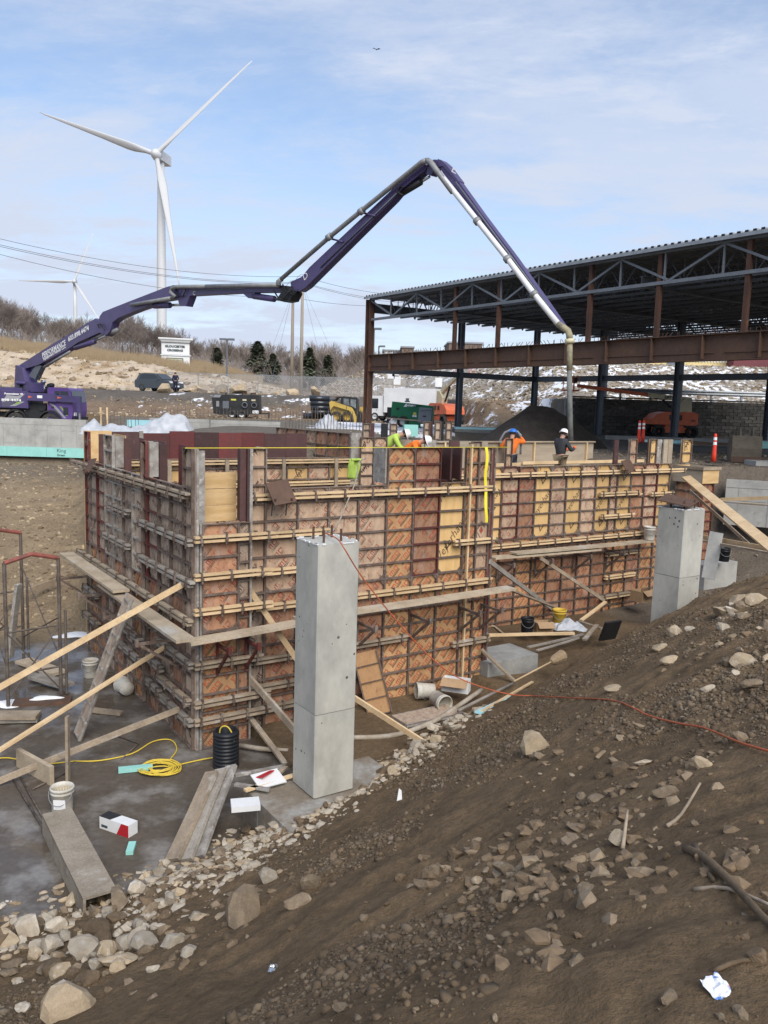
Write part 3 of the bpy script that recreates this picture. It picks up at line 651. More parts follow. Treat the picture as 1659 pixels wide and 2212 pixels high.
# ---- right wall -----------------------------------------------------------------
RWV = 2.95
rt_root = thing('wall_formwork', 'right formwork wall of gold branded panels behind the far concrete column', 'formwork', FW(6.35, RWV), TH)
x = 0; rk = 'PWPGWPRWPWPWpWRPW'; up6 = 4.22; fins = {5: 0, 12: 1, 14: 0}
RX = []
for i, kd in enumerate(rk):
    w = .30 if kd == 'p' else (.42 if i == 3 else .56); kk = 'P' if kd == 'p' else kd
    panel(rt_root, x, 0, w, 2.40, random.choice('GRRG') if i < 15 else 'G', 'frame')
    panel(rt_root, x, 2.40, w, up6 - 2.40, kk, 'frame_red' if kk in 'PR' and i % 2 else 'frame'); RX.append((x, w)); x += w
RL = x
def fin(x, w, kd, dy=0): panel(rt_root, x, up6, w, .70, kd)
def rx_(px): return FI(PV(px, 985, RWV)).x - 6.35
for a_, b_, kd in ((1357, 1373, 'P'), (1401, 1415, 'W'), (1470, 1491, 'W'), (1090, 1104, 'P')): fin(rx_(a_), rx_(b_) - rx_(a_), kd)
for a_, b_, mt, dy in ((1328, 1337, 'ply_maroon', .05), (1375, 1388, 'ply_new', .25), (1417, 1434, 'ply_maroon', .3), (1436, 1445, 'frame_grey', .3), (1447, 1456, 'ply_dull', .25), (1457, 1466, 'ply_dull', .25), (1110, 1118, 'frame_grey', .3)):
    MB().box(((rx_(a_) + rx_(b_)) / 2, dy, 4.5), (rx_(b_) - rx_(a_), .05, .78)).build('bulkhead', K[mt], rt_root)
wale(rt_root, .9, RL + .55, 4.02, 'wood'); wale(rt_root, .7, RL - .9, 2.26, 'wood')
for a, b_, z in ((RL - 3.0, RL - 1.4, 3.42), (RL - 2.9, RL - 1.6, 2.8), (RL - .9, RL + .1, 3.35), (RL - 2.6, RL - 1.2, 1.75), (RL - 2.6, RL - 1.3, 1.1), (RL - 2.7, RL - 1.4, .55)):
    wale(rt_root, a, b_, z, 'wood', dx=.55)
for xx in (1.0, 2.6, 3.9, 5.3, 6.6): bracket(rt_root, xx, 1.86, .6)
MB().box((.3, .5, 2.0), (.02, .9, 4.0)).build('end_board', K['ply_dull'], rt_root)
# long plywood back form behind the workers, studs on its near side
bw_root = thing('plywood_formwork', 'low dull plywood form behind the two standing workers', 'formwork', FW(10.2, 7.8), TH)
MB().box((3.3, 0, 3.75), (8.2, .03, 1.7)).build('plywood_sheet', K['ply_dull'], bw_root)
MB().box((3.3, -.06, 4.58), (8.2, .089, .04)).build('top_plate', K['wood_old'], bw_root)
for k in range(7): MB().box((-.5 + k * 1.25, -.06, 3.75), (.05, .085, 1.62)).build('stud', K['wood'], bw_root)
MB().box((2.6, -2.2, 4.02), (7.0, .04, .09)).build('rail', K['wood'], bw_root, rot=(0, -.01, 0)); MB().box((4.6, -2.3, 4.08), (5.4, .04, .09)).build('rail', K['wood'], bw_root)
MB().box((3.0, -1.35, 3.25), (8.5, 2.5, .05)).build('work_platform', K['plank'], bw_root)
for xx in (-1.1, 1.6, 4.4, 7.1):
    for yy in (-2.5, -.2): MB().box((xx, yy, 1.6), (.09, .09, 3.25)).build('post', K['wood_old'], bw_root)
# small far box forms in the middle distance around the kneeling workers
def boxform(px, py_top, d, wpx, hm, kinds, label, rz=TH, dep=.35):
    p = PD(px, py_top, d); root = thing('box_form', label, 'formwork', (p.x, p.y, p.z - hm), rz)
    g_ = H(p.x, p.y); n_ = len(kinds); wm = wpx / FPX * d / n_ / math.cos(rz) * .92
    for i, kd in enumerate(kinds):
        if kd in KIND: panel(root, i * wm, 0, wm, hm, kd)
        elif kd == '-': continue
        else: MB().box((i * wm + wm / 2, .1, hm / 2), (wm * .9, .05, hm)).build('board', K[{'m': 'ply_maroon', 'n': 'ply_dull', 'k': 'black', 'g': 'frame_grey'}[kd]], root)
    zb = p.z - hm - min(g_, p.z - hm - .05)
    if zb > .1:
        for xx in (.06, wm * n_ - .06): MB().box((xx, .04, -zb / 2), (.09, .06, zb)).build('support_post', K['wood_old'], root)
    return root
boxform(783, 914, 24.5, 80, 1.1, 'Nm-kN', 'row of short form posts left of the bending worker in lime')
boxform(778, 944, 21.5, 62, 1.3, 'OP', 'short pale panel pair under the bending lime worker')
boxform(915, 910, 25.5, 68, 1.15, 'NmNkN', 'row of short form posts right of the bending worker in lime')
boxform(866, 951, 23.5, 92, 1.2, 'nng', 'open box form in front of the crouching orange worker')
boxform(975, 953, 22.0, 100, 1.2, 'mnNn', 'dark box form with a tilted brace beyond the front wall')
# ---- end pier form beyond the right wall, capped with boards ------------------------
pr = FI(PV(1507, 1010, 3.4)); pier = thing('formwork_pier', 'square pier form with a plywood collar at the end of the right wall', 'formwork', FW(pr.x, 3.2, .25), TH)
for k in range(1): panel(pier, 0, 0, .55, 3.3, 'R', 'frame_red')
pside = OBJ('form_panel', ply_mesh(.9, 3.3, K['ply_rust']), pier, (0, .9, 0), (0, 0, -math.pi / 2)); OBJ('frame', frame_mesh(.9, 3.3, K['frame']), pside)
MB().box((.0, .0, 1.65), (.07, .08, 3.3)).build('corner_post', K['frame_red'], pier)
for c, d in (((.275, -.08, 3.55), (.8, .03, .5)), ((-.11, .44, 3.55), (.03, 1.05, .5)), ((.66, .44, 3.55), (.03, 1.05, .5)), ((.275, .96, 3.55), (.8, .03, .5))):
    MB().box(c, d).build('collar_board', K['ply_dull'] if d[0] < .1 else K['ply_new'], pier)
for c, d in (((.275, -.115, 3.76), (.9, .04, .09)), ((-.145, .44, 3.76), (.04, 1.1, .09))): MB().box(c, d).build('collar_rail', K['wood_old'], pier)
# ================================================================ concrete columns and footings
def column(label, u, v, z0, z1, joint, pins):
    t = thing('concrete_column', label, 'column', FW(u, v, z0), TH); s = .61
    def shaft(z_a, z_b, nm):
        bm = bmesh.new(); bmesh.ops.create_cube(bm, size=1)
        for q in bm.verts: q.co = Vector(((q.co.x + .5) * s, (q.co.y + .5) * s, z_a + (q.co.z + .5) * (z_b - z_a)))
        bmesh.ops.bevel(bm, geom=[e for e in bm.edges if abs(e.verts[0].co.z - e.verts[1].co.z) > .1], offset=.018, segments=1, affect='EDGES')
        me = bpy.data.meshes.new(nm); bm.to_mesh(me); bm.free(); me.materials.append(KC); return OBJ(nm, me, t)
    shaft(0, joint - .006, 'lower_pour'); up = shaft(joint + .006, z1 - z0, 'upper_pour')
    MB().box((s / 2, s / 2, joint), (s - .02, s - .02, .02)).build('pour_joint', K['conc_dark'], t)
    lum_ = MB()
    for k in range(22):                                      # broken fins of laitance round the top edge
        a = random.random(); e = k % 4; q = [(a * s, 0), (s, a * s), (a * s, s), (0, a * s)][e]
        lum_.box((q[0], q[1], z1 - z0 + .002), (random.uniform(.03, .12) if e % 2 == 0 else .02, .02 if e % 2 == 0 else random.uniform(.03, .12), .02), Matrix.Rotation(random.uniform(-.1, .1), 3, 'Z'))
    lum_.build('rough_edge', K['white'], t)['kind'] = 'stuff'
    for a, b_ in pins: MB().tube([(a, b_, z1 - z0 - .05), (a, b_, z1 - z0 + .16)], .016, 8).build('anchor_bolt', K['rust'], t)
    return t
KC = MAT('column_concrete', (.46, .45, .40), (.335, .33, .295), .88, 1.5, detail=7, lo=.35, hi=.65, stretch=(1, 1, .6), bump=.06, bscale=7, c3=(.53, .515, .465), s3=1.0, lo3=.55, hi3=.75, fine=.05)
nn, ll = KC.node_tree.nodes, KC.node_tree.links; pb = nn['Principled BSDF']     # air-bubble pits scattered through the faces
g2 = nn.new('ShaderNodeNewGeometry'); vo = nn.new('ShaderNodeTexVoronoi'); vo.inputs['Scale'].default_value = 8; ll.new(g2.outputs['Position'], vo.inputs['Vector'])
zn = nn.new('ShaderNodeTexNoise'); zn.inputs['Scale'].default_value = 1.3; ll.new(g2.outputs['Position'], zn.inputs['Vector'])
mr = nn.new('ShaderNodeMapRange'); ll.new(zn.outputs[0], mr.inputs[0]); mr.inputs[1].default_value = .42; mr.inputs[2].default_value = .70; mr.inputs[3].default_value = .03; mr.inputs[4].default_value = .22
lt = nn.new('ShaderNodeMath'); lt.operation = 'LESS_THAN'; ll.new(vo.outputs['Distance'], lt.inputs[0]); ll.new(mr.outputs[0], lt.inputs[1])
bc = pb.inputs['Base Color'].links[0].from_socket; mm = nn.new('ShaderNodeMix'); mm.data_type = 'RGBA'; ll.new(lt.outputs[0], mm.inputs[0]); ll.new(bc, mm.inputs[6]); mm.inputs[7].default_value = (.10, .10, .095, 1); ll.new(mm.outputs[2], pb.inputs['Base Color'])
column('near square concrete column with a red cord over its top', .36, -3.3, .5, 3.87, 1.13, ((.15, .14), (.42, .16), (.17, .45), (.46, .47)))
rcol = column('far square concrete column with a steel plate lying on top', 8.45, -2.75, .3, 3.87, 2.28, ((.15, .14), (.46, .14), (.17, .45)))
ft = thing('column_footing', 'concrete footing block under the near column', 'footing', FW(-.28, -4.75), TH)
MB().box((1.0, 1.12, .23), (2.0, 2.25, .5)).build('footing_block', MAT('muddy_concrete', (.20, .165, .125), (.32, .31, .285), .92, 1.8, lo=.42, hi=.66, bump=.2, fine=.14), ft)
for k in range(3): MB().box((-.001, .4 + k * .7, .24), (.006, .012, .49)).build('form_seam', K['conc_dark'], ft)
pp = FW(8.45, -2.75, 3.87); plate = MB().box((0, 0, 0), (.62, .62, .02)).build('steel_plate', K['rust_dark'], None, loc=pp + UX * .25 + VX * .36 + Vector((0, 0, .13)), rot=(rad(8), rad(-6), TH + .35)); tag(plate, 'loose square steel plate resting on the far column bolts', 'steel plate')
f2 = MB(); f2.box((0, 0, .3), (1.4, .9, .6)); o = f2.build('footing_block', K['conc_dark'], None, loc=tuple(PZ(1045 + 0, 1, .0)) if False else tuple(PD(1010 + 20, 1410, 17.9).to_2d()) + (0.1,), rot=(0, 0, TH)); tag(o, 'small wet concrete footing block in the trench behind the mound', 'footing')
o.location = PZ(1065 + 12, 1440, .2); o.location.z = -.1
# ================================================================ steel-framed building under construction
KP = PD(793, 917, 46.0); KP.z = 4.3; WX = -VX
def alongW(px, off=0.0):
    o = KP + UX * off; r = ray(px, 800); n_ = Vector((-r.y, r.x, 0)); return -(o - EYE).dot(n_) / WX.dot(n_)
def alongU(px, off=0.0):
    o = KP + WX * off; r = ray(px, 800); n_ = Vector((-r.y, r.x, 0)); return -(o - EYE).dot(n_) / UX.dot(n_)
bl = thing('steel_frame_building', 'unfinished steel-framed building with corrugated roof deck and rusty front girder', 'building', KP, TH)
def bp_(u, w_, z): return Vector((u, -w_, z - 4.3))        # local: x = depth of the building, -y = along its front
ROOF, TB, GB, GT = 11.42, 10.22, 7.44, 8.33; LEN = 33.0; DEP = 20.0
def ibeam(name, p0, p1, h, fw, mat, tf=.025):
    mb = MB(); p0, p1 = Vector(p0), Vector(p1); e = Vector((0, 0, h / 2 - tf / 2))
    if abs((p1 - p0).normalized().z) > .9:
        mb.bar(p0, p1, .02, h - .02, (0, 1, 0)); mb.bar(p0 + Vector((0, h / 2, 0)), p1 + Vector((0, h / 2, 0)), fw, tf, (0, 1, 0)); mb.bar(p0 - Vector((0, h / 2, 0)), p1 - Vector((0, h / 2, 0)), fw, tf, (0, 1, 0))
    else:
        mb.bar(p0, p1, .025, h - tf * 2); mb.bar(p0 + e, p1 + e, fw, tf); mb.bar(p0 - e, p1 - e, fw, tf)
    return mb.build(name, mat, bl)
ibeam('girder', bp_(0, .1, (GB + GT) / 2), bp_(0, LEN, (GB + GT) / 2), GT - GB, .36, K['rust_dark'])
for a, b_ in ((.3, 4.3), (4.6, 9.0), (9.4, 16.2), (16.6, 21.5), (21.9, 30)):         # welded cover plates along the web
    MB().bar(bp_(-.03, a, GB + .27), bp_(-.03, b_, GB + .27), .03, .025).build('cover_plate', K['rust_dark'], bl)
for k in range(14): MB().box(bp_(-.10, 2.2 + k * 2.1, (GB + GT) / 2 + .02), (.17, .02, GT - GB - .08)).build('stiffener', K['rust_dark'], bl)
ss = MB()
for k in range(150): ss.tube([bp_(random.choice((-.08, .08)), .5 + k * .2, GT), bp_(random.choice((-.08, .08)), .5 + k * .2 + random.uniform(-.02, .02), GT + .16)], .012, 5)
ss.build('shear_studs', K['rust'], bl)['kind'] = 'stuff'
ibeam('column', bp_(0, 0, 4.3), bp_(0, 0, ROOF - .1), .36, .34, K['rust'])
for px in (979, 1072, 1266, 1412, 1600): w_ = alongW(px); MB().box(bp_(0, w_, (GT + ROOF) / 2), (.16, .16, ROOF - GT)).build('post', K['rust'], bl)
ua = alongU(994); ub = alongU(1157)
cols_ = [(ua, 0), (ub, 0), (19.0, 0)]
for px in (1300, 1466): cols_.append((ub, alongW(px, ub)))
cols_ += [(ub, 17.0), (ub, 23), (19, 6), (19, 12), (19, 18)]
for u_, w_ in cols_: ibeam('column', bp_(u_, w_, 4.3), bp_(u_, w_, TB + .4), .30, .28, K['steel_dark'])
ibeam('girt', bp_(.2, 0, GB + .1), bp_(ub, 0, GB + .1), .32, .2, K['steel_dark'], .02); ibeam('girt', bp_(ub, .1, GB + .1), bp_(ub, 30, GB + .1), .32, .2, K['steel_dark'], .02)
ibeam('edge_beam', bp_(.2, 0, ROOF - .55), bp_(DEP, 0, ROOF - .55), .5, .22, K['steel_dark'], .02)
for w_ in (6, 12, 18, 24, 30): ibeam('tie_beam', bp_(.3, w_, TB + .2), bp_(DEP, w_, TB + .2), .4, .2, K['steel_dark'], .02)
# front truss: every member a part
MB().bar(bp_(-.05, .1, ROOF - .12), bp_(-.05, LEN, ROOF - .12), .14, .12).build('top_chord', K['steel'], bl)
MB().bar(bp_(-.05, .3, TB), bp_(-.05, LEN, TB), .14, .12).build('bottom_chord', K['steel'], bl)
step = 2.15; k = 0; w_ = .15
while w_ < LEN - 1:
    a, m_, e = bp_(-.05, w_, ROOF - .18), bp_(-.05, w_ + step, TB + .06), bp_(-.05, min(w_ + 2 * step, LEN), ROOF - .18)
    MB().bar(a, m_, .08, .08).build('web_member', K['steel'], bl); MB().bar(m_, e, .08, .08).build('web_member', K['steel'], bl)
    for q in (step * .9, step * 1.98): MB().bar(bp_(-.05, w_ + q, TB + .06), bp_(-.05, w_ + q, ROOF - .18), .06, .06).build('web_member', K['steel'], bl)
    w_ += 2 * step
# joists behind it, each one part
jm = MB(); jl = LEN - .4
for o_ in (0, -.0): pass
def joist_mesh(start, mat):
    mb = MB(); mb.bar((0, -start, 1.02), (0, -jl, 1.02), .1, .1); mb.bar((0, -start - 1.0, .05), (0, -jl, .05), .1, .1); q = start
    while q < jl - 1.5:
        mb.bar((0, -q, 1.0), (0, -q - .7, .07), .04, .04); mb.bar((0, -q - .7, .07), (0, -q - 1.4, 1.0), .04, .04); mb.bar((0, -q - .7, .07), (0, -q - .7, 1.0), .03, .03); q += 1.4
    return mb.mesh('roof_joist', mat)
jA = joist_mesh(.3, K['steel_dark'])
k = 1
while k * 1.15 < DEP: OBJ('roof_joist', jA, bl, bp_(k * 1.15, 0, ROOF - 1.12)); k += 1
# corrugated deck
dk = MB(); prof = []; y = -.05
while y < LEN: prof += [(y, 0), (y + .11, 0), (y + .14, .075), (y + .25, .075)]; y += .28
vs_ = [(-.35, -a, ROOF - 4.3 + z) for a, z in prof] + [(DEP + .2, -a, ROOF - 4.3 + z) for a, z in prof]; n_ = len(prof)
vs_ += [(-.35, -a, ROOF - 4.3 + z - .012) for a, z in prof] + [(DEP + .2, -a, ROOF - 4.3 + z - .012) for a, z in prof]
dk.add(vs_, [(i, i + 1, i + 1 + n_, i + n_) for i in range(n_ - 1)] + [(2 * n_ + i, 3 * n_ + i, 3 * n_ + i + 1, 2 * n_ + i + 1) for i in range(n_ - 1)] + [(i, 2 * n_ + i, 2 * n_ + i + 1, i + 1) for i in range(n_ - 1)])
dk.build('roof_deck', K['deck'], bl)
MB().bar(bp_(-.36, -.1, ROOF - .06), bp_(-.36, LEN, ROOF - .06), .012, .12).build('roof_edge_angle', K['deck'], bl)
# ================================================================ dark stockpile
def heap(px, d, rx_, ry_, h, mat, name, label, cat, seed):
    c = PD(px, 930, d); nr, na = 26, 64; vs = []; fs = []
    z0 = min(H(c.x, c.y), 4.4) - .15
    for i in range(nr + 1):
        r = i / nr
        for a in range(na):
            t = 2 * math.pi * a / na; x, y = math.cos(t) * r * rx_, math.sin(t) * r * ry_
            vs.append((x, y, 0)); 
    V_ = np.array(vs); rr = np.hypot(V_[:, 0] / rx_, V_[:, 1] / ry_)
    zz_ = h * (np.clip(1 - rr, 0, 1) ** .92) * (1 - .18 * np.exp(-(rr / .12) ** 2)) + .22 * h * fbm(V_[:, 0] + seed, V_[:, 1], .5, 5, seed) * (rr < .98)
    V_[:, 2] = zz_
    for i in range(nr):
        for a in range(na): fs.append((i * na + a, i * na + (a + 1) % na, (i + 1) * na + (a + 1) % na, (i + 1) * na + a)[::-1])
    o = MB().add([tuple(p) for p in V_], fs).build(name, mat, None, True, loc=(c.x, c.y, z0)); return tag(o, label, cat)
K['darksoil'] = MAT('dark_loam', (.034, .028, .024), (.05, .042, .036), .95, 3, bump=.8, bscale=14, fine=.3)
heap(1168, 38, 3.1, 3.1, 2.35, K['darksoil'], 'soil_heap', 'tall dark soil stockpile behind the two standing workers', 'soil heap', 3)
heap(1060, 35, 3.6, 2.0, .45, K['darksoil'], 'soil_heap', 'low dark spread of soil at the foot of the tall stockpile', 'soil heap', 5)
K['gravel'] = MAT('grey_gravel', (.2, .19, .175), (.12, .11, .1), .95, 9, bump=.9, bscale=20, fine=.35)
heap(1195, 33.0, 2.6, 1.4, .42, K['gravel'], 'gravel_heap', 'small grey gravel heap between the two standing workers', 'gravel heap', 9)
# ================================================================ block retaining wall and guard rail
x0w = 11.2; nrow, bw_, bh_ = 11, .47, .205
rw_ = thing('retaining_wall', 'dark block retaining wall behind the orange boom lift', 'wall', (x0w, 50.6, 4.15))
KB = MAT('wall_block', (.12, .112, .10), (.08, .075, .068), .95, 5, bump=.5, bscale=10, rnd=.28, c3=(.16, .15, .13), s3=2, fine=.2)
MB().box((9, .35, 1.1), (18.6, .5, 2.3)).build('backing', K['conc_dark'], rw_)
bms = []
for q in range(4):
    bm = bmesh.new(); bmesh.ops.create_cube(bm, size=1)
    for v_ in bm.verts: v_.co = Vector((v_.co.x * (bw_ - .012), v_.co.y * .3 + (random.uniform(-.02, .03) if v_.co.y < 0 else 0), v_.co.z * (bh_ - .01)))
    bmesh.ops.bevel(bm, geom=bm.edges[:], offset=.018, segments=1, affect='EDGES'); me = bpy.data.meshes.new('block'); bm.to_mesh(me); bm.free(); me.materials.append(KB); bms.append(me)
nb = 0
for r in range(nrow):
    for c in range(27):
        OBJ('block', random.choice(bms), rw_, (.23 + c * bw_ + (r % 2) * bw_ / 2, random.uniform(-.02, .02) + r * .012, .12 + r * bh_), (0, 0, random.uniform(-.02, .02))); nb += 1
for c in range(27): MB().box((.25 + c * .47, .15, .12 + nrow * bh_ - .03), (.45, .38, .08)).build('cap_stone', KB, rw_) if nb + c < 330 else None
gr_ = thing('guard_rail', 'galvanised road guard rail above the block retaining wall', 'guard rail', (x0w + 3, 52.2, 6.4))
MB().prism([(0, .42), (-.05, .5), (0, .58), (-.05, .66), (0, .74), (.02, .74), (-.02, .66), (.02, .58), (-.02, .5), (.02, .42)], (0, 0, 0), (0, 1, 0), (0, 0, 1), (14, 0, 0)).build('rail', K['deck'], gr_)
for k in range(8): MB().box((k * 1.9 + .4, .08, .36), (.12, .12, .74)).build('post', K['deck'], gr_)
# ================================================================ wind turbines
def turbine(px, py, d, blade, angs, label, yaw, base_r=2.15):
    p = PD(px, py, d); gz = H(p.x, p.y) - 1; t = thing('wind_turbine', label, 'wind turbine', (p.x, p.y, gz))
    hz = p.z - gz; bk = Vector((math.sin(yaw), math.cos(yaw), 0)); sd = Vector((math.cos(yaw), -math.sin(yaw), 0)); off = bk * 5.0
    MB().lathe([(base_r, 0), (base_r * .96, hz * .3), (base_r * .8, hz * .75), (base_r * .66, hz - 1.5)], 28, off, capb=False).build('tower', K['turbine'], t, True)
    na = MB(); R = Matrix((sd, bk, Vector((0, 0, 1)))).transposed()
    na.box(off + Vector((0, 0, hz + .2)) + bk * 1.6, (3.6, 10.5, 3.9), R); na.build('nacelle', K['turbine'], t)
    Rh = Matrix((sd, Vector((0, 0, 1)), -bk)).transposed()
    MB().lathe([(2.1, -1.8), (2.2, 0), (1.9, 1.2), (1.1, 2.2), (.2, 2.6)], 20, (0, 0, hz), Rh).build('hub', K['turbine'], t, True)
    for a in angs:
        a = rad(a); dr = sd * math.cos(a) + Vector((0, 0, 1)) * math.sin(a); ch = dr.cross(bk); vs = []; fs = []
        st = [(0, 1.0, 1.0), (.05, 1.0, .9), (.16, 1.75, .45), (.22, 1.8, .4), (.45, 1.2, .26), (.75, .68, .15), (.95, .34, .08), (1, .1, .04)]; n_ = 10
        for q, c_, th_ in st:
            tw_ = .5 * (1 - q) + .25; cx = ch * math.cos(tw_) + bk * math.sin(tw_); cy = bk * math.cos(tw_) - ch * math.sin(tw_)
            for k in range(n_):
                g = 2 * math.pi * k / n_; vs.append(Vector((0, 0, hz)) + dr * (1.6 + q * (blade - 1.6)) + cx * (math.cos(g) * c_ + (c_ - 1.0) * .5 * (q > .1)) + cy * math.sin(g) * th_)
        for i in range(len(st) - 1):
            for k in range(n_): fs.append((i * n_ + k, i * n_ + (k + 1) % n_, (i + 1) * n_ + (k + 1) % n_, (i + 1) * n_ + k))
        fs.append(tuple((len(st) - 1) * n_ + k for k in range(n_)))
        MB().add(vs, fs).build('blade', K['turbine'], t, True)
    return t
turbine(337, 333, 360, 54.5, (160.0 + 1.7, 39.6 + 1.7, -80.5 + 1.7), 'tall white wind turbine rising behind the roadside sign', rad(8))
turbine(160, 608, 850, 52, (183, 69, -57), 'small distant white wind turbine above the bare trees at left', rad(-14), 2.3)
# ================================================================ roadside sign
sg = PD(379, 800, 104); sz = H(sg.x, sg.y) - .3; sgn = thing('roadside_sign', 'white pylon sign with a flared cap standing in dry grass', 'sign', (sg.x, sg.y, sz), rad(16))
k0 = 104 / FPX; sw = 58 * k0
ztop = PD(379, 731, 104).z - sz; zmid = PD(379, 768, 104).z - sz
MB().box((0, 0, zmid / 2), (sw, sw * .42, zmid)).build('base', K['white'], sgn); MB().box((0, 0, (zmid + ztop - .45) / 2 + .05), (sw * .99, sw * .41, ztop - .55 - zmid)).build('header', K['white'], sgn)
MB().box((0, 0, zmid), (sw + .22, sw * .42 + .22, .13)).build('moulding', K['white'], sgn)
MB().lathe([(sw * .70, 0), (sw * .76, .18), (sw * .86, .34), (sw * .86, .5)], 4, (0, 0, ztop - .52), Matrix.Diagonal((1, .55, 1)) @ Matrix.Rotation(math.pi / 4, 3, 'Z')).build('cap', K['white'], sgn)
fy_ = -sw * .21 - .02
navy = MAT('navy_panel', (.02, .03, .12), rough=.5, fine=0); cream2 = MAT('sign_cream', (.45, .47, .36), rough=.5, fine=0); dgr = MAT('sign_green', (.02, .05, .03), rough=.5, fine=0)
lettering('GLOUCESTER', .36, (-sw * .02, fy_ - .02, zmid + .95), (1, 0, 0), (0, 0, 1), K['ink'], sgn, align='CENTER', width=sw * .72, bold=.018)
lettering('CROSSING', .36, (-sw * .02, fy_ - .02, zmid + .48), (1, 0, 0), (0, 0, 1), K['ink'], sgn, align='CENTER', width=sw * .56, bold=.018)
MB().box((-sw * .03, fy_ - .01, zmid - .66), (sw * .6, .05, .66)).build('panel', dgr, sgn); MB().box((-sw * .03, fy_ - .03, zmid - .66), (sw * .55, .05, .48)).build('panel', cream2, sgn)
lettering('MARKET BASKET', .25, (-sw * .03, fy_ - .07, zmid - .74), (1, 0, 0), (0, 0, 1), dgr, sgn, align='CENTER', width=sw * .5, shear=.2)
MB().box((-sw * .03, fy_ - .01, zmid - 1.36), (sw * .6, .05, .66)).build('panel', navy, sgn)
lettering('Marshalls', .46, (-sw * .03, fy_ - .05, zmid - 1.48), (1, 0, 0), (0, 0, 1), K['letter'], sgn, align='CENTER', width=sw * .5, shear=.2, bold=.01)
MB().box((-sw * .03, fy_ - .01, zmid - 2.05), (sw * .6, .05, .6)).build('panel', navy, sgn); lettering('GO', .42, (sw * .08, fy_ - .05, zmid - 2.2), (1, 0, 0), (0, 0, 1), K['letter'], sgn, align='CENTER')
# ================================================================ poles, wires, lamps
K['polewood'] = MAT('pole_wood', (.36, .31, .25), (.28, .235, .185), .9, 1, stretch=(6, 6, .4), fine=.1)
poles = []
for px, d, pt, nm in ((630, 92, 610, 'left of the two tall wooden utility poles'), (650, 90, 597, 'right of the two tall wooden utility poles')):
    b_ = PD(px, 835, d); gz = H(b_.x, b_.y) - .4; tp = PD(px + 2, pt, d).z; t = thing('utility_pole', nm, 'utility pole', (b_.x, b_.y, gz)); hh = tp - gz
    MB().tube([(0, 0, 0), (0, 0, hh)], [.21, .14], 10).build('shaft', K['polewood'], t, True); MB().box((0, 0, hh - .75), (1.7, .1, .12)).build('crossarm', K['polewood'], t)
    for xx in (-.75, -.25, .25, .75): MB().tube([(xx, 0, hh - .7), (xx, 0, hh - .35)], [.05, .035], 6).build('insulator', K['grey'], t)
    hoop = [(.75 * math.cos(math.pi * k / 8), 0, hh - .7 + .9 * math.sin(math.pi * k / 8)) for k in range(9)]; MB().tube(hoop, .025, 5).build('hoop', K['grey'], t); poles.append(Vector((b_.x, b_.y, tp)))
def wire(a, b_, sag, label, r=.018, grp='overhead power lines'):
    pts = []
    for k in range(25): t = k / 24; p = a.lerp(b_, t); p.z -= sag * 4 * t * (1 - t); pts.append(p)
    o = MB().tube(pts, r, 4).build('power_line', K['steel_dark']); return tag(o, label, 'power line', grp)
for i, (yl, pole, dz, yr) in enumerate(((503, 1, .0, 628), (516, 1, -.6, 640), (520, 1, -.7, 645), (533, 0, -1.6, 641))):
    a = PD(-160, yl - 28, 62); m_ = poles[pole] + Vector((0, 0, dz))
    nm = ['topmost', 'second', 'third', 'lowest'][i]; wire(a, m_, 1.2, nm + ' power line from the left edge to the utility poles'); wire(m_, PD(960, yr + 6, 118), .9, nm + ' power line from the utility poles to behind the steel roof', .02)
for i, (x1, y1, pl) in enumerate(((552, 742, 0), (580, 740, 0), (760, 806, 1), (712, 770, 1))):
    a = poles[pl] + Vector((0, 0, -.9)); b_ = PD(x1, y1 + 60, 84); b_.z = H(b_.x, b_.y); wire(a, b_, 0, ['leftmost guy wire slanting down from the left utility pole', 'inner guy wire slanting down from the left utility pole', 'outermost guy wire slanting right from the right utility pole', 'inner guy wire slanting right from the right utility pole'][i], .014, 'pole guy wires')
def lamp(px, ptop, pbot, d, label, two=False):
    b_ = PD(px, pbot, d); gz = min(H(b_.x, b_.y), b_.z); h = PD(px, ptop, d).z - gz; t = thing('street_lamp', label, 'street lamp', (b_.x, b_.y, gz))
    MB().tube([(0, 0, 0), (0, 0, h)], .09, 8).build('pole', K['steel_dark'], t)
    for s in ((-1, 1) if two else (1,)): MB().box((s * .45, 0, h - .05), (.75, .4, .22)).build('lamp_head', K['steel_dark'], t); MB().box((s * .1, 0, h - .06), (.3, .08, .08)).build('arm', K['steel_dark'], t)
lamp(490, 732, 806, 95, 'dark lamp post with two heads among the conifers', True); lamp(806, 709, 790, 92, 'taller dark lamp post just right of the rusty corner column'); lamp(817, 747, 800, 110, 'shorter dark lamp post right of the rusty corner column')
# ================================================================ fence along the road
fn = thing('chain_link_fence', 'chain link fence along the road edge below the riprap bank', 'fence', (0, 83.5, 0)); FP = [(x_, 83.5 + .0 * x_) for x_ in np.arange(-22, 14, 3.0)]
wirem = MAT('fence_wire', (.42, .43, .44), rough=.5, metal=.5, fine=0)
nn, ll = wirem.node_tree.nodes, wirem.node_tree.links; g2 = nn.new('ShaderNodeTexCoord')
def wv(ang):
    mp = nn.new('ShaderNodeMapping'); mp.inputs['Rotation'].default_value = (0, ang, 0); ll.new(g2.outputs['Object'], mp.inputs[0]); wq = nn.new('ShaderNodeTexWave'); wq.inputs['Scale'].default_value = 2.6; ll.new(mp.outputs[0], wq.inputs[0])
    mt = nn.new('ShaderNodeMath'); mt.operation = 'GREATER_THAN'; ll.new(wq.outputs['Fac'], mt.inputs[0]); mt.inputs[1].default_value = .93; return mt.outputs[0]
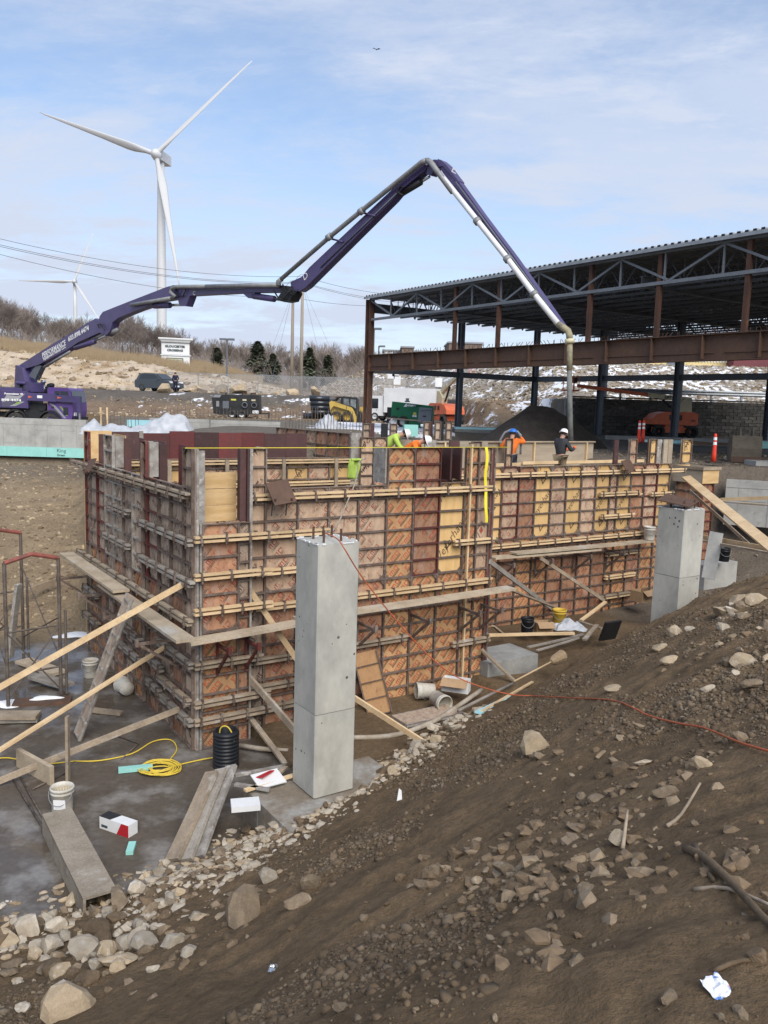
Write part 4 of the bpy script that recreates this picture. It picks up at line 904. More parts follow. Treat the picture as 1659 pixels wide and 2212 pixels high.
mq = nn.new('ShaderNodeMath'); mq.operation = 'MAXIMUM'; ll.new(wv(.78), mq.inputs[0]); ll.new(wv(-.78), mq.inputs[1]); ll.new(mq.outputs[0], nn['Principled BSDF'].inputs['Alpha'])
for i, (a, b_) in enumerate(FP):
    z = H(a, b_); MB().tube([(a, 0, z - .2), (a, 0, z + 1.9)], .04, 6).build('post', K['deck'], fn)
    if i + 1 < len(FP):
        a2 = FP[i + 1][0]; z2 = H(a2, b_); MB().tube([(a, 0, z + 1.88), (a2, 0, z2 + 1.88)], .025, 5).build('top_rail', K['deck'], fn)
        MB().add([(a, 0, z + .05), (a2, 0, z2 + .05), (a2, 0, z2 + 1.86), (a, 0, z + 1.86)], [(0, 1, 2, 3)]).build('wire_mesh', wirem, fn)
for px, py in ((858 * .6636 / .6636, 815), (948, 820), (855, 797), (845, 802)):
    p = PD(px, py + 6, 83.2); MB().box((p.x, -.06, p.z), (.7, .02, .9)).build('notice', K['white'], fn)
# ================================================================ far buildings
def block(label, px0, px1, py0, py1, d, mat, name='far_building', roofm=None, dep=12):
    a, b_ = PD(px0, py0, d), PD(px1, py0, d); zb = PD(px0, py1, d).z; t = thing(name, label, 'building', ((a.x + b_.x) / 2, d + dep / 2, zb - 1))
    w_ = b_.x - a.x; h = a.z - zb + 1
    MB().box((0, 0, h / 2), (w_, dep, h)).build('wall', mat, t); MB().box((0, 0, h + .15), (w_ + .5, dep + .5, .3)).build('roof', roofm or K['grey'], t); return t, w_, h
K['brick'] = MAT('brown_brick', (.17, .13, .105), (.14, .105, .085), .9, 6, fine=.1); K['ybld'] = MAT('yellow_siding', (.62, .5, .25), (.56, .45, .22), .8, .4, fine=.04); K['mbld'] = MAT('maroon_siding', (.14, .045, .05), (.12, .04, .045), .8, .5, fine=.05)
t, w_, h = block('small brown block roof building seen over the girder, left one', 868, 893, 751, 775, 165, K['brick']); MB().box((-w_ * .6, 0, h - .9), (3, 4, .5)).build('roof_unit', K['steel_dark'], t)
block('wider brown block roof building seen over the girder, right one', 970, 1042, 741, 775, 165, K['brick']); block('low white store parapet behind the brown blocks', 828, 1010, 758, 790, 172, K['white'])
t, w_, h = block('pale yellow store building seen below the girder at right', 1325, 1588, 706 + 40, 806, 96, K['ybld'], roofm=K['deck'], dep=20)
for k in range(40): MB().box((-w_ / 2 + .2 + k * w_ / 40, -10.06, h - .8), (.14, .1, 1.6)).build('siding_rib', K['white'], t)
MB().box((.1, -10.05, h * .36), (1.6, .1, 3.0)).build('doorway', K['steel_dark'], t)
block('dark maroon store wing right of the yellow building', 1588, 1900, 744, 810, 94, K['mbld'], dep=20)
# ================================================================ vegetation
K['bark'] = MAT('bare_bark', (.165, .135, .115), (.12, .098, .085), .95, 2, rnd=.2, fine=.1); K['twig'] = MAT('bare_twigs', (.24, .20, .175), (.18, .15, .13), .95, 2, rnd=.22, fine=.1)
K['needle'] = MAT('pine_needles', (.15, .17, .11), (.10, .12, .08), .9, 2, rnd=.2, fine=.2)
def tri_bar(mb, a, b_, r0, r1):
    d = (b_ - a).normalized(); x = Vector((.3, .9, .2)).cross(d); x.normalize(); y = d.cross(x); vs = []
    for p, r in ((a, r0), (b_, r1)): vs += [p + (x * math.cos(t) + y * math.sin(t)) * r for t in (0, 2.09, 4.19)]
    mb.add(vs, [(0, 1, 4, 3), (1, 2, 5, 4), (2, 0, 3, 5)])
def bare_tree(seed, h, spread):
    R = random.Random(seed); tr, cr = MB(), MB()
    def grow(p, d, L, r, lev, mb):
        if lev > 5 or L < .18: return
        n_ = 2 if lev < 2 else 1; q = p
        for s in range(n_):
            dd = (d + Vector((R.uniform(-.16, .16), R.uniform(-.16, .16), R.uniform(0, .1)))).normalized(); e = q + dd * (L / n_); r1 = r * (.82 if s + 1 < n_ else .66); tri_bar(mb, q, e, max(r, .017), max(r1, .014)); q, d, r = e, dd, r1
        for k in range(3 if lev < 5 else 0):
            ax = Vector((R.uniform(-1, 1), R.uniform(-1, 1), R.uniform(-.2, .4))); nd = (d + ax * spread).normalized(); nd.z = nd.z * .9 + .1
            grow(p.lerp(q, R.uniform(.45, 1.0)), nd, L * R.uniform(.58, .82), r * .72, lev + 1, cr)
        if lev < 5: grow(q, (d + Vector((R.uniform(-.2, .2), R.uniform(-.2, .2), .15))).normalized(), L * .75, r * .8, lev + 1, cr)
    grow(Vector((0, 0, -.4)), Vector((R.uniform(-.1, .1), R.uniform(-.1, .1), 1)).normalized(), h * .36, h * .017, 0, tr)
    return tr.mesh('trunk', K['bark']), cr.mesh('crown', K['twig'])
TV = [bare_tree(s, 8.0, sp_) for s, sp_ in ((1, .75), (2, .85), (3, .65), (4, .95), (5, .8), (6, .7))]
def plant(px, d, htop, label, grp, var, rz):
    p = PD(px, 800, d); gz = H(p.x, p.y); t = thing('bare_tree', label, 'tree', (p.x, p.y, gz - .1), rz, grp); s = htop / 8.2; t.scale = (s * 1.1, s * 1.1, s)
    tr, cr = TV[var % 6]; OBJ('trunk', tr, t); OBJ('crown', cr, t)
R2 = random.Random(5)
for i in range(74):
    px = -60 + i * 6.6 + R2.uniform(-6, 6); d = R2.uniform(112, 140); topy = np.interp(px, [-60, 10, 60, 110, 200, 300, 400, 440], [630, 640, 668, 690, 676, 690, 712, 736]) + R2.uniform(-6, 26)
    gz = H(PD(px, 800, d).x, d); plant(px, d, max(2.5, PD(px, topy, d).z - gz), 'bare grey tree in the wood on the hilltop at left', 'bare trees of the hilltop wood', i, R2.uniform(0, 6))
for i in range(64):
    px = 425 + i * 6.4 + R2.uniform(-5, 5); d = R2.uniform(128, 165); topy = np.interp(px, [425, 480, 560, 640, 720, 800, 840], [738, 736, 742, 748, 742, 752, 762]) + R2.uniform(-5, 26)
    gz = H(PD(px, 800, d).x, d); plant(px, d, max(3, PD(px, topy, d).z - gz), 'bare grey tree in the wood behind the utility poles', 'bare trees behind the poles', i + 2, R2.uniform(0, 6))
for px, ty, d in ((265, 672, 104), (284, 690, 103), (370, 706, 106), (233, 700, 104)):
    gz = H(PD(px, 800, d).x, d); plant(px, d, PD(px, ty, d).z - gz, {265: 'bare tree with branches against the tower, left of the sign', 284: 'slim bare tree just behind the boom elbow', 370: 'bare tree rising over the sign cap', 233: 'bare tree left of the boom elbow'}[px], None, px, px)
def conifer(px, ty, d, wpx, label, seed):
    p = PD(px, 800, d); gz = H(p.x, p.y); h = PD(px, ty, d).z - gz; R = random.Random(seed); t = thing('pine_tree', label, 'tree', (p.x, p.y, gz)); rad_ = wpx / FPX * d / 2
    MB().tube([(0, 0, 0), (0, 0, h * .95)], [.18, .03], 6).build('trunk', K['bark'], t); mb = MB()
    for k in range(1700):
        q = R.random() ** .75; z = h * (.12 + .88 * q); rr = rad_ * 1.5 * (1 - q) ** .7 * (.3 + .7 * R.random()) * (.8 + .3 * math.sin(z * 3.1 + 2 * R.random())) ; a = R.uniform(0, 6.283); c = Vector((math.cos(a) * rr, math.sin(a) * rr, z - rr * .15)); L = R.uniform(.25, .55)
        o_ = Vector((math.cos(a), math.sin(a), R.uniform(-.3, .25))) * L; s_ = Vector((-math.sin(a), math.cos(a), R.uniform(-.3, .3))) * L * .5; mb.add([c - s_, c + o_, c + s_, c - o_ * .3 + Vector((0, 0, .12))], [(0, 1, 2), (0, 2, 3)])
    mb.build('crown', K['needle'], t)
conifer(556, 738, 112, 52, 'largest dark pine, centre of the wood behind the black trailer', 1); conifer(468, 752, 112, 26, 'narrow dark pine right of the roadside sign', 2); conifer(668, 752, 114, 44, 'dark pine right of the utility poles', 3); conifer(708, 768, 116, 34, 'low dark pine by the far end of the wood', 4); conifer(590, 765, 110, 30, 'small pine beside the largest pine', 5)
# undergrowth and dry grass on the hilltop
ug = MB(); R3 = random.Random(9)
upx = rng.uniform(-60, 840, 3000); ud = rng.uniform(108, 150, 3000); ux_ = (upx - 829.5) / FPX * ud; uz_ = base_h(ux_, ud)
for x_, d, z in zip(ux_.tolist(), ud.tolist(), uz_.tolist()):
    a = Vector((x_, d, z)); L = R3.uniform(1.2, 3.6); dd = Vector((R3.uniform(-.5, .5), R3.uniform(-.3, .3), 1)); tri_bar(ug, a, a + dd * L * .6, .02, .012)
    for s in range(2): tri_bar(ug, a + dd * L * .4, a + (dd + Vector((R3.uniform(-.7, .7), 0, R3.uniform(-.2, .3)))) * L * .8, .014, .01)
tag(ug.build('undergrowth', K['twig']), 'bare brown undergrowth below the trees along the hilltop', 'undergrowth', kind='stuff')
K['straw'] = MAT('dry_grass', (.36, .28, .175), (.28, .205, .125), .9, 3, fine=.2); gs = MB()
pxs = np.array([R3.uniform(-60, 560) for _ in range(26000)]); ds = np.array([R3.uniform(93, 111) for _ in range(26000)]); xs = (pxs - 829.5) / FPX * ds; zs = base_h(xs, ds); gk = fbm(xs, ds, .4, 2, 5) > -.12
for x_, d, z in zip(xs[gk].tolist(), ds[gk].tolist(), zs[gk].tolist()):
    h_ = R3.uniform(.35, 1.1); w_ = R3.uniform(.02, .05); e = R3.uniform(-.25, .25); gs.add([(x_ - w_, d, z - .05), (x_ + w_, d, z - .05), (x_ + e, d + R3.uniform(-.1, .1), z + h_)], [(0, 1, 2)])
tag(gs.build('dry_grass', K['straw']), 'tall straw coloured grass along the top of the rock cut', 'grass', kind='stuff')
# ================================================================ rocks
def rock_mesh(seed, mat, sub=2, flat=1.0, jag=.35):
    R = np.random.default_rng(seed); bm = bmesh.new(); bmesh.ops.create_icosphere(bm, subdivisions=max(sub, 1), radius=1)
    P = np.array([v_.co[:] for v_ in bm.verts]); 
    for k in range(9):                                         # broken faces: planes cut the ball
        nrm = R.normal(size=3); nrm /= np.linalg.norm(nrm); c = R.uniform(.38, .82); dd = P @ nrm; P = P - np.outer(np.clip(dd - c, 0, None), nrm)
    P += R.normal(size=P.shape) * .03 * jag; P *= np.array([R.uniform(.85, 1.3), R.uniform(.7, 1.05), R.uniform(.5, .85) * flat])
    for v_, p in zip(bm.verts, P): v_.co = p
    me = bpy.data.meshes.new('rock'); bm.to_mesh(me); bm.free(); me.materials.append(mat); return me
K['stone_grey'] = MAT('broken_granite_pale', (.40, .35, .275), (.31, .262, .20), .9, 2.2, rnd=.25, bump=.35, bscale=5, c3=(.46, .43, .385), s3=1.5, fine=.12)
K['stone_tan'] = MAT('broken_granite_tan', (.40, .32, .215), (.33, .255, .17), .9, 2.2, rnd=.22, bump=.35, bscale=5, c3=(.5, .45, .37), s3=1.5, fine=.12)
K['stone_dirt'] = MAT('soil_coated_stone', (.165, .118, .073), (.125, .089, .056), .95, 2.5, rnd=.25, bump=.5, bscale=6, c3=(.22, .175, .125), s3=1.3, lo3=.58, hi3=.75, fine=.2)
K['stone_brown'] = MAT('brown_stone', (.23, .175, .115), (.17, .13, .09), .9, 2.5, rnd=.25, bump=.4, bscale=6, c3=(.33, .28, .21), s3=1.4, lo3=.55, hi3=.75, fine=.15)
RK = {k: [rock_mesh(i * 17 + s, K[k]) for s in range(9)] for i, k in enumerate(('stone_grey', 'stone_tan', 'stone_dirt', 'stone_brown'))}
LR = {k: [rock_mesh(i * 31 + s + 500, K[k], 1) for s in range(6)] for i, k in enumerate(('stone_grey', 'stone_tan', 'stone_dirt', 'stone_brown'))}
def put_rock(p, size, kind, label, grp, sink=.3, cat='rock', R=random):
    o = OBJ('rock', R.choice(RK[kind]), None, (p[0], p[1], p[2] + size * (.42 - sink)), (R.uniform(-.4, .4), R.uniform(-.4, .4), R.uniform(0, 6.28)), (size, size * R.uniform(.8, 1.1), size * R.uniform(.75, 1.1)))
    return tag(o, label, cat, grp)
def ground_hit(px, py, near=1.2, far=60.):
    """where a sight line meets the mound or pit floor"""
    r = ray(px, py); r = r / r.y; ts = np.linspace(near, far, 500) if far > 30 else np.linspace(near, far, 260)
    P = np.array([[EYE.x + r.x * t, EYE.y + r.y * t, EYE.z + r.z * t] for t in ts]); g = np.maximum(base_h(P[:, 0], P[:, 1]), np.where(uv(P[:, 0], P[:, 1])[0] < 1.15, 0, -9)); below = np.where(P[:, 2] <= g)[0]
    if len(below) == 0: return None
    i = below[0]; return Vector((P[i, 0], P[i, 1], g[i]))
RS = random.Random(21)
# named big ones: (px, py, width px, kind, label)
big = [(530, 1985, 100, 'stone_brown', 'largest brown slab of rock in the stones at the mound foot'), (256, 2085, 70, 'stone_tan', 'large pale rounded rock at lower left'), (150, 2196, 100, 'stone_tan', 'tan boulder cut by the bottom edge of the picture'),
       (1155, 1628, 70, 'stone_tan', 'long pale rock lying alone in mid mound'), (1443, 1436, 40, 'stone_tan', 'square pale rock high on the right of the mound'), (1422, 1406, 36, 'stone_tan', 'pale rounded rock above the square pale rock'), (1324, 1492, 34, 'stone_tan', 'pale rock just above the orange cord'),
       (1517, 1660, 40, 'stone_tan', 'yellowish rock at the right below the cord'), (1340, 1830, 50, 'stone_tan', 'flat pale rock beside the stick'), (1600, 1440, 60, 'stone_tan', 'pale wedge rock at the right edge'), (1620, 1500, 50, 'stone_brown', 'brown rounded rock at the right edge'),
       (1185, 1915, 40, 'stone_dirt', 'dirty grey rock with a white tip in the mid slope'), (1030, 1916, 34, 'stone_tan', 'small yellow rock low on the slope'), (1025, 1850, 48, 'stone_dirt', 'soil coated rock left of the rock cluster'), (670, 1925, 52, 'stone_brown', 'egg shaped brown rock above the largest slab'),
       (585, 1905, 60, 'stone_grey', 'grey split rock uphill of the largest slab'), (632, 1745, 52, 'stone_grey', 'grey rock leaning against the near column foot'), (1388, 1660, 36, 'stone_tan', 'pale tipped rock in the dirt cluster'), (1260, 1870, 44, 'stone_dirt', 'rounded soil coated rock in the cluster'), (1600, 1600, 40, 'stone_brown', 'brown rock at the right edge under the cord')]
for px, py, wp, kd, lb in big:
    p = ground_hit(px, py)
    if p is None: continue
    d = (p - EYE).length; put_rock(p, wp / FPX * d / 1.9, kd, lb, None, .22, R=RS)
def pt_on(poly, R):
    t = R.random() * (len(poly) - 1); i = int(t); f = t - i; return [poly[i][k] * (1 - f) + poly[i + 1][k] * f for k in range(3)]
band = [(0, 2020, 62), (150, 1985, 50), (300, 1938, 42), (420, 1890, 36), (520, 1838, 30), (620, 1782, 24), (745, 1722, 20), (850, 1660, 18), (930, 1604, 16), (1000, 1545, 14)]
cntr = 0; RC = []
for i in range(158):
    px, py, w_ = pt_on(band, RS) if i < 96 else (RS.uniform(-10, 430), 0, 0)
    if i >= 96: py = RS.uniform(np.interp(px, [0, 430], [2010, 1930]), np.interp(px, [0, 200, 430], [2215, 2200, 2060]))
    else: pass
    py += RS.gauss(0, w_ * .8) + (RS.random() ** 2) * w_ * 2.2 * (px < 420); p = ground_hit(px, py)
    if p is None or p.z > 1.9 and px > 500: continue
    d = (p - EYE).length; s_ = (14 + 40 * RS.random() ** 1.8) * (1.3 if px < 400 else .75) / FPX * d / 1.9; put_rock(p, s_, RS.choice(['stone_grey', 'stone_grey', 'stone_tan', 'stone_brown', 'stone_dirt']), 'pale broken stone in the band at the foot of the mound', 'pale broken stones along the mound foot', .25, R=RS); cntr += 1
cl = [(1080, 1880, 120, 60), (1300, 1800, 150, 90), (1180, 1880, 90, 60), (1330, 1850, 120, 80), (1200, 2020, 200, 60), (1570, 1400, 90, 60), (1600, 1320, 60, 50), (1240, 1650, 120, 50), (560, 1960, 130, 60), (800, 1950, 120, 70), (1560, 1520, 90, 60), (400, 2050, 150, 80), (1000, 1900, 110, 60), (1620, 2080, 40, 80), (1430, 1700, 100, 60), (1500, 2190, 160, 14), (900, 2190, 200, 14), (1600, 1300, 50, 30), (1560, 1330, 80, 40), (1590, 1440, 60, 60)]
for i in range(128):
    cx_, cy_, sx_, sy_ = cl[i % len(cl)]; px, py = RS.gauss(cx_, sx_ * .6), RS.gauss(cy_, sy_ * .6)
    if not (-20 < px < 1680 and 1300 < py < 2212): continue
    p = ground_hit(px, py)
    if p is None: continue
    d = (p - EYE).length; s_ = (12 + 40 * RS.random() ** 1.6) / FPX * d / 1.9; kd = RS.choice(['stone_dirt', 'stone_dirt', 'stone_brown', 'stone_dirt', 'stone_brown']) if cy_ > 1560 or cx_ < 1500 else RS.choice(['stone_tan', 'stone_tan', 'stone_grey', 'stone_brown'])
    put_rock(p, s_, kd, 'soil stained brown stone half sunk in the mound slope', 'brown stones on the mound slope', .32, R=RS)
# the uncountable rest: chips, clods and small stones
LC = {k: [rock_mesh(i * 41 + s + 900, K[k], 0, 1.0, 3.0) for s in range(6)] for i, k in enumerate(('stone_dirt', 'stone_brown'))}
def scatter(name, n_, where, size, kinds, label, seed, LR=LR):
    R = np.random.default_rng(seed); allv, allf, mi = [], [], []; base = 0; mats = [K[k] for k in kinds]
    src = [[(np.array([v_.co[:] for v_ in m_.vertices]), np.array([p.vertices[:] for p in m_.polygons])) for m_ in LR[k]] for k in kinds]
    PP = where(R, n_)
    for (x_, y_, z_) in PP:
        ki = R.integers(len(kinds)); v_, f_ = src[ki][R.integers(6)]; s_ = size(R); a = R.uniform(0, 6.28); c, s = math.cos(a), math.sin(a); M_ = np.array([[c, -s, 0], [s, c, 0], [0, 0, 1]]) * s_ * R.uniform(.7, 1.2, (1, 3))
        allv.append(v_ @ M_.T + np.array([x_, y_, z_ - s_ * .05])); allf.append(f_ + base); mi += [ki] * len(f_); base += len(v_)
    me = bpy.data.meshes.new(name); me.from_pydata(np.vstack(allv).tolist(), [], np.vstack(allf).tolist())
    for m_ in mats: me.materials.append(m_)
    me.polygons.foreach_set('material_index', mi); o = OBJ(name, me); tag(o, label, 'stones', kind='stuff'); return o
def on_mound(R, n_):
    pts = []
    while len(pts) < n_:
        d = 1.6 + 14 * R.random(n_) ** 1.0; x_ = R.uniform(-.52, .52, n_) * d; z = base_h(x_, d); m = (mound(x_, d) > .05) & (R.random(n_) < .12 + .88 * sst(2.2, 6.0, d)) & (fbm(x_, d, .7, 3, 4) + R.uniform(-.12, .12, n_) > .09); pts += list(zip(x_[m], d[m], z[m]))
    return pts[:n_]
clo = scatter('clods', 38000, on_mound, lambda R: min(.06, .005 + R.exponential(.009)), ('stone_dirt', 'stone_dirt', 'stone_dirt', 'stone_brown'), 'small soil clods and chips strewn over the mound', 3, LC)
clo.data.polygons.foreach_set('use_smooth', [True] * len(clo.data.polygons))
def on_clusters(R, n_):
    pts = []; cc = [(1080, 1870, 60, 50), (1300, 1790, 90, 60), (1190, 1880, 70, 55), (1330, 1850, 80, 60), (1120, 1930, 90, 40), (1230, 1660, 90, 35), (620, 1930, 110, 50), (1570, 1390, 60, 50), (1590, 1310, 50, 35), (1000, 1880, 60, 50), (1250, 2020, 120, 50), (760, 1860, 80, 50), (1420, 1690, 80, 45), (1600, 1880, 50, 60), (350, 2080, 100, 60)]
    for a, b_, c, d in cc:
        q = ground_hit(a, b_)
        if q is None: continue
        m = n_ // len(cc); dist = (q - EYE).length; x_ = R.normal(q.x, c / FPX * dist, m); y_ = R.normal(q.y, d / FPX * dist * 2.0, m); y_ = np.maximum(y_, 1.7); z_ = base_h(x_, y_); pts += list(zip(x_, y_, z_))
    return pts
scatter('slope_stones', 620, on_clusters, lambda R: .012 + .075 * R.random() ** 2.2, ('stone_dirt', 'stone_brown', 'stone_dirt', 'stone_dirt'), 'smaller soil stained stones in clusters on the mound slope', 15)
def on_band(R, n_):
    pts = []; B = np.array([tuple(p) if p else (0, 0, -9) for p in (ground_hit(a, b_) for a, b_, c in band)])
    while len(pts) < n_:
        t = R.random(n_) * (len(B) - 1); i = t.astype(int); f = (t - i)[:, None]; q = B[i] * (1 - f) + B[i + 1] * f; wq = np.interp(t, [0, 2, 4, 9], [.95, .7, .4, .28]); x_ = q[:, 0] + R.normal(0, 1, n_) * wq; y_ = q[:, 1] + R.normal(0, 1, n_) * wq; z = base_h(x_, y_); m = z > -.15; pts += list(zip(x_[m], y_[m], np.maximum(z[m], 0)))
    return pts[:n_]
scatter('crushed_stone', 2300, on_band, lambda R: .018 + .085 * R.random() ** 2, ('stone_grey', 'stone_tan', 'stone_brown', 'stone_dirt', 'stone_grey'), 'pale crushed stone filling the band along the mound foot', 5)
def on_left(R, n_):
    y_ = R.uniform(20, 41, n_); x_ = -R.uniform(.37, .56, n_) * y_; return list(zip(x_, y_, base_h(x_, y_)))
scatter('bank_stones', 2600, on_left, lambda R: min(.22, .03 + R.exponential(.035)), ('stone_tan', 'stone_brown', 'stone_dirt'), 'loose stones over the tan bank left of the formwork', 6)
def on_emb(R, n_):
    x_ = R.uniform(-34, 13, n_); y_ = R.uniform(60, 72, n_); return list(zip(x_, y_, base_h(x_, y_)))
scatter('embankment_stones', 3600, on_emb, lambda R: min(.4, .05 + R.exponential(.06)), ('stone_tan', 'stone_brown', 'stone_dirt'), 'rubble on the dirt embankment below the road', 7)
def on_bank(R, n_):
    x_ = R.uniform(-8, 48, n_); yb = np.interp(x_, [2, 14], [86, 61]); y_ = yb + R.uniform(0, 14, n_); return list(zip(x_, y_, base_h(x_, y_)))
scatter('riprap', 6500, on_bank, lambda R: R.uniform(.1, .32), ('stone_grey', 'stone_brown', 'stone_grey'), 'riprap stones with snow between them on the far bank', 8)
def on_cut(R, n_):
    x_ = R.uniform(-56, -10, n_); y_ = R.uniform(82, 94, n_); return list(zip(x_, y_, base_h(x_, y_)))
scatter('rock_cut_rubble', 1700, on_cut, lambda R: min(.9, .06 + R.exponential(.18)), ('stone_tan', 'stone_grey', 'stone_brown'), 'blasted ledge rubble on the cut face at left', 10)
def on_grav(R, n_):
    x_ = R.uniform(8, 26, n_); y_ = R.uniform(20, 36, n_); return list(zip(x_, y_, base_h(x_, y_)))
scatter('gravel', 6000, on_grav, lambda R: min(.14, .02 + R.exponential(.025)), ('stone_grey', 'stone_brown', 'stone_dirt'), 'loose gravel on the yard right of the formwork', 11)
for px, py, wp, d, lb in ((221, 850, 20, 77, 'boulder at the road edge under the rock cut, far left'), (355, 846, 44, 74.5, 'cut boulder in front of the parked car'), (480, 822, 34, 84, 'big boulder at the bend, right of the person'), (512, 838, 40, 80, 'low rock slab beside the snow patch'), (630, 849, 32, 75, 'boulder at the road edge left of the poles'), (680, 848, 36, 75, 'pale boulder under the utility poles'), (757, 843, 34, 75, 'peaked boulder above the skid steer'), (822, 845, 28, 75, 'small boulder left of the rusty column'), (866, 842, 30, 74, 'boulder right of the rusty column'), (410, 822, 30, 83, 'upright broken rock behind the person'), (435, 815, 36, 84, 'tilted rock slab in the rubble pile')):
    p = PD(px, py + 6, d); g = H(p.x, p.y); put_rock((p.x, p.y, g), wp / FPX * d / 1.7, 'stone_tan', lb, None, .15, 'boulder', R=RS)
# ================================================================ concrete pump truck with its boom
TR = PD(62, 932, 50.0); TR.z = 3.5
pt_ = thing('concrete_pump_truck', 'purple concrete pump truck with its long folded boom raised over the site', 'pump truck', TR)
def part(mb, nm, mt, par=pt_, sm=False): return mb.build(nm, mt, par, sm)
def wheel(root, x, y, r, w_, rim='chrome', ny=-1, z=None):
    Rx = Matrix.Rotation(math.pi / 2, 3, 'X'); z = r if z is None else z
    t = MB().lathe([(r * .60, -w_ / 2), (r * .93, -w_ / 2), (r, -w_ * .36), (r, w_ * .36), (r * .93, w_ / 2), (r * .60, w_ / 2)], 26, (x, y, z), Rx, capb=False, capt=False).build('wheel', K['rubber'], root, True)
    MB().lathe([(r * .61, -w_ * .42), (r * .55, -w_ * .1), (r * .3, .0), (r * .28, w_ * .3), (r * .12, w_ * .34), (.01, w_ * .34)][::1] if False else [(.01, -w_ * .3), (r * .3, -w_ * .3), (r * .34, -w_ * .05), (r * .56, -w_ * .12), (r * .61, -w_ * .46), (r * .61, w_ * .46)], 22, (x, y, z), Matrix.Rotation(-math.pi / 2, 3, 'X') @ Matrix.Rotation(math.pi, 3, 'X') if False else Rx.inverted() @ Matrix.Rotation(math.pi, 3, 'X'), capt=False).build('rim', K[rim], t, True)
    return t
for x in (-.24, 1.78, -4.6, -6.0, -3.1): wheel(pt_, x, -1.05, .54, .34); wheel(pt_, x, 1.05, .54, .34)
part(MB().box((-2.2, -.42, .92), (10.2, .1, .3)).box((-2.2, .42, .92), (10.2, .1, .3)), 'chassis_rail', K['black'])
part(MB().box((-2.6, -.9, .62), (1.1, .5, .5)), 'fuel_tank', K['chrome']); part(MB().box((.75, -.6, 1.2), (1.0, .8, .9)), 'pump_unit', K['black']); part(MB().lathe([(.24, -.05), (.24, .05)], 18, (1.28, -1.02, 1.42), Matrix.Rotation(math.pi / 2, 3, 'X')), 'filter_drum', K['black'])
for x in (-.24, 1.78):
    arc = [(math.cos(a) * .62, math.sin(a) * .62 + .54) for a in np.linspace(.15, math.pi - .15, 12)]; arc2 = [(math.cos(a) * .72, math.sin(a) * .72 + .54) for a in np.linspace(math.pi - .15, .15, 12)]
    part(MB().prism(arc + arc2, (x, -1.27, 0), (1, 0, 0), (0, 0, 1), (0, .5, 0)), 'fender', K['black'])
part(MB().box((-2.62, -1.1, 1.83), (6.36, .3, 1.0)), 'side_panel', K['purple']); part(MB().box((-2.62, 0, 1.6), (6.3, 1.9, .8)), 'deck', K['black']); part(MB().box((-2.7, -.9, 2.42), (5.6, .12, .16)), 'deck_rail', K['purple'])
gfx = MAT('panel_graphics', (.30, .31, .32), rough=.5, fine=0); gfx2 = MAT('panel_graphics_green', (.22, .34, .08), rough=.5, fine=0); gfx3 = MAT('panel_graphics_dark', (.09, .085, .13), rough=.5, fine=0)
for i, (x0, z0, pl, mt) in enumerate(((-1.75, 1.4, [(0, 0), (.6, .1), (.66, .85), (.3, .75), (0, .9)], gfx), (-1.02, 1.38, [(0, 0), (.5, .02), (.8, .3), (.4, .35), (0, .2)], gfx3), (-1.0, 1.62, [(0, 0), (.3, .1), (1.0, .2), (1.4, .55), (.9, .4), (.3, .45)], gfx), (-.55, 1.42, [(0, 0), (.35, .02), (.9, .28), (.6, .3)], gfx), (-1.7, 1.75, [(0, 0), (.45, .12), (.5, .22), (.05, .12)], gfx2), (-.3, 1.52, [(0, 0), (.3, .05), (.5, .2), (.2, .15)], gfx2), (-1.5, 1.95, [(0, 0), (.5, .3), (.4, .32), (-.05, .1)], gfx3))):
    part(MB().prism(pl, (x0, -1.252 - i * .002, z0), (1, 0, 0), (0, 0, 1), (0, -.002, 0)), 'graphic', mt)
part(MB().box((-1.06, -1.26, 1.83), (.04, .03, 1.0)), 'panel_post', K['purple']); part(MB().box((-1.78, -1.26, 1.83), (.08, .03, 1.02)), 'panel_post', K['purple']); part(MB().box((.52, -1.26, 1.83), (.07, .04, 1.04)), 'panel_post', K['purple'])
lettering('603 898 4474', .19, (-1.55, -1.275, 1.72), (1, 0, 0), (0, 0, 1), K['letter'], pt_, bold=.006, width=1.7); lettering('Putzmeister 42', .14, (-.82, -1.275, 2.1), (1, 0, 0), (0, 0, 1), K['letter'], pt_, bold=.006, width=1.1)
part(MB().bar((.56, -1.28, 2.02), (2.25, -1.28, 1.98), .28, .46), 'outrigger_beam', K['purple']); part(MB().bar((2.2, -1.28, 1.97), (3.66, -1.28, 1.92), .22, .38), 'outrigger_beam', K['purple'])
lg = part(MB().box((3.58, -1.28, 1.62), (.2, .2, .95)), 'outrigger_leg', K['purple']); part(MB().tube([(3.58, -1.28, 1.2), (3.58, -1.28, .25)], .07, 10), 'ram', K['chrome'], lg); part(MB().box((3.58, -1.28, .2), (.5, .5, .08)), 'foot_pad', K['purple'], lg)
for x in (.65, 2.35): part(MB().prism([(0, 0), (.26, .06), (0, .13)], (x, -1.435, 1.93), (1, 0, 0), (0, 0, 1), (0, -.004, 0)), 'warning_flag', K['orange'])
part(MB().box((1.32, -1.44, 2.02), (.3, .01, .16)), 'decal', K['letter'])
cb_ = part(MB().prism([(1.65, .75), (3.05, .72), (3.13, 1.2), (3.12, 1.75), (2.96, 2.48), (2.85, 2.58), (1.75, 2.6), (1.66, 2.5)], (0, -1.15, 0), (1, 0, 0), (0, 0, 1), (0, 2.3, 0)), 'cab', K['purple2'])
part(MB().prism([(2.03, 1.75), (2.98, 1.68), (2.86, 2.38), (2.08, 2.38)], (0, -1.16, 0), (1, 0, 0), (0, 0, 1), (0, -.012, 0)), 'side_window', K['glass'], cb_); part(MB().box((2.42, -1.18, 2.08), (.04, .02, .7)), 'window_bar', K['purple2'], cb_)
